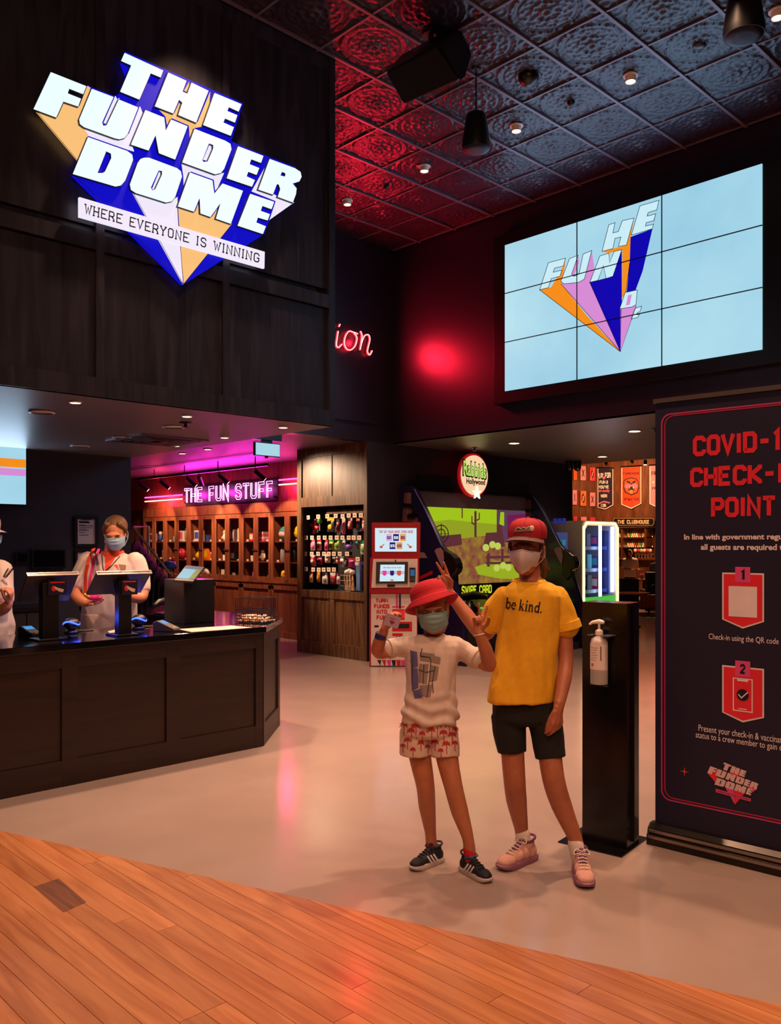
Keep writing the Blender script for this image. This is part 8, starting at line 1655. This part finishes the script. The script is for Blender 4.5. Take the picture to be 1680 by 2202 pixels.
mb = MB(CAMF); mb.rings(rows(D4, [(1204, cx4 - 26, cx4 + 22, .075), (1214, cx4 - 50, cx4 + 38, .12), (1245, cx4 - 54, cx4 + 44, .14), (1300, cx4 - 50, cx4 + 48, .16), (1345, cx4 - 50, cx4 + 53, .17), (1375, cx4 - 48, cx4 + 50, .16), (1384, cx4 - 40, cx4 + 42, .14)])); limb(mb, (C(cx4 + 30, 1230, D4 - .06), .078), (C(cx4 + 34, 1282, D4 - .12), .078)); limb(mb, (C(cx4 - 46, 1230, D4), .078), (C(cx4 - 54, 1280, D4 - .02), .074)); s4 = part(mb, 'polo_shirt', m_polo, p4, .007, 4, (.014, 8, .7, 9.))
mb = MB(CAMF); cc = C(cx4 - 2, 1206, D4 + .01); mb.grid(lambda u, v: cc + Vector(((.080 + .040 * v) * math.cos(2 * PI * u), (.075 + .040 * v) * math.sin(2 * PI * u), .02 - .055 * v)), 28, 3); mb.build('collar', m_oc, s4, smooth=True)
mb = MB(CAMF); mb.rings(rows(D4, [(1372, cx4 - 46, cx4 + 48, .15), (1410, cx4 - 46, cx4 + 47, .14), (1430, cx4 - 42, cx4 + 42, .12)]))
for sx in (-22, 20): limb(mb, (C(cx4 + sx, 1420, D4), .10), (C(cx4 + sx, 1500, D4), .08), (Vector((kx(cx4 + sx) * D4, D4, .12)), .065))
part(mb, 'trousers', m_pant, p4, .008, 4, (.008, 8, .5, 2.))
for sx in (-22, 20): mb = MB(CAMF); limb(mb, (Vector((kx(cx4 + sx) * D4 - .04, D4 + .05, .055)), .05), (Vector((kx(cx4 + sx) * D4 + .14, D4 - .05, .042)), .04)); mb.build('shoe', m_blk, p4, smooth=True)
for k, (a, b) in enumerate((((8, 1240), (18, 1222)), ((11, 1242), (24, 1224)), ((14, 1240), (29, 1221)))):
    A_, B2 = C(*a, D4 - .16), C(*b, D4 - .17); o = MB(CAMF).tube([A_, A_.lerp(B2, .85), B2], [.006, .006, .003], 8, round_ends=True).build('pen', (m_steel, M('pen_cream', '#d8c8a8', .4), m_blk)[k], smooth=True); tag(o, '%s pen clipped at the collar of the white capped crew member' % ('silver', 'cream', 'black')[k], 'pen', 'pens at the collar')
    mb = MB(CAMF); mb.tube([A_.lerp(B2, .45) + Vector((.006, -.006, 0)), A_.lerp(B2, .8) + Vector((.006, -.006, 0))], .0018, 6); mb.build('clip', m_steel, o)
# ------------------------------------------------------------------ small figures in the far bar room
def far_person(px, pyt, d, hgt, label, shirt, trou, hair, yaw, seat=False):
    s = hgt / 1.7; b = C(px, pyt, d); z0 = 0. if not seat else None; base = room(b.x, d); t = thing('person', label, 'person', base, TH); top = b.z; F = b.z / 1.7 if not seat else s
    def P(x, y, z): return Vector((b.x + x * F, d + y * F, (z if not seat else z - 1.7 + top / F) * F))
    H = headM(P(0, -.02, 1.585), yaw=yaw, pitch=.25, s=F); mb = MB(CAMF); head_shape(mb, H, F); limb(mb, (P(0, .02, 1.5), .055 * F), (P(0, .02, 1.40), .06 * F)); mb.rings([ring_at(P(0, 0, z), rx * F, ry * F) for z, rx, ry in ((1.44, .1, .07), (1.38, .18, .10), (1.1, .16, .10), (.85, .17, .11))])
    fx = math.sin(yaw) * (0 if seat else 1); sy = -1 if seat else 1; zf = 1.7 - top / F
    for sx in (-1, 1): limb(mb, *dense([(P(sx * .19, 0, 1.36), .05 * F), (P(sx * .22, -.02 * sy, 1.08), .042 * F), (P(sx * .12 + .22 * fx, -.18 * sy, 1.04), .03 * F)], 3)); hand(mb, P(sx * .12 + .24 * fx, -.19 * sy, 1.04), Vector((fx, -.6 * sy, .1)), Vector((0, .2, 1)), sx, F, ((.4, .4, .3),) * 4)
    if not seat:
        for sx in (-1, 1): limb(mb, (P(sx * .09, 0, .85), .085 * F), (P(sx * .09, 0, .48), .056 * F), (P(sx * .09, .02, .06), .04 * F)); limb(mb, (P(sx * .09, .04, .045), .04 * F), (P(sx * .09, -.14, .035), .032 * F))
    if seat:
        for sx in (-1, 1): limb(mb, (P(sx * .09, .02, .90), .07 * F), (P(sx * .09, .52, .90), .055 * F), (P(sx * .10, .56, zf + .07), .04 * F)); limb(mb, (P(sx * .10, .54, zf + .045), .04 * F), (P(sx * .10, .74, zf + .036), .032 * F))
    part(mb, 'body', m_skin3, t, .012, 3); mb = MB(CAMF); mb.rings([ring_at(P(0, 0, z), rx * F, ry * F) for z, rx, ry in ((1.45, .11, .08), (1.38, .20, .12), (1.1, .185, .13), (.8, .20, .14))])
    for sx in (-1, 1): limb(mb, (P(sx * .19, 0, 1.35), .07 * F), (P(sx * .215, -.01, 1.15), .07 * F))
    part(mb, 'shirt', shirt, t, .014, 3)
    if not seat:
        mb = MB(CAMF); mb.rings([ring_at(P(0, 0, z), .18 * F, .125 * F) for z in (.95, .8)])
        for sx in (-1, 1): limb(mb, (P(sx * .09, 0, .82), .095 * F), (P(sx * .09, 0, .12), .07 * F))
        part(mb, 'trousers', trou, t, .014, 3)
        for sx in (-1, 1): mb = MB(CAMF); limb(mb, (P(sx * .09, .05, .05), .048 * F), (P(sx * .09, -.15, .04), .04 * F)); mb.build('shoe', m_blk, t, smooth=True)
    else:
        mb = MB(CAMF)
        for sx in (-1, 1): limb(mb, (P(sx * .09, .02, .905), .082 * F), (P(sx * .09, .53, .905), .07 * F), (P(sx * .10, .57, zf + .13), .055 * F))
        part(mb, 'trousers', trou, t, .014, 3)
    mb = MB(CAMF); mb.ell(H @ Vector((0, .03, .045)), (.083 * F, .09 * F, .085 * F), 14, 10); mb.build('hair', hair, t, smooth=True)
far_person(1355, 1182, 22., 1.35, 'young person in a white shirt standing before the far bar', M('far_white', '#cabdb8', .8), M('far_black', '#0e0c10', .8), M('hair_dark', '#2a1a12'), .7)
far_person(1419, 1187, 19.78, 1.55, 'guest in a striped shirt seated at the far bar tables', M('far_stripe', '#b8aca8', .8, ns=3, na=.6, stretch=(1, 1, 30)), m_blk, M('hair_dark', '#2a1a12'), -.6, True)

# ------------------------------------------------------------------ tidy up
for o in list(BENCH.collection.objects): bpy.data.objects.remove(o)
bpy.data.scenes.remove(BENCH)
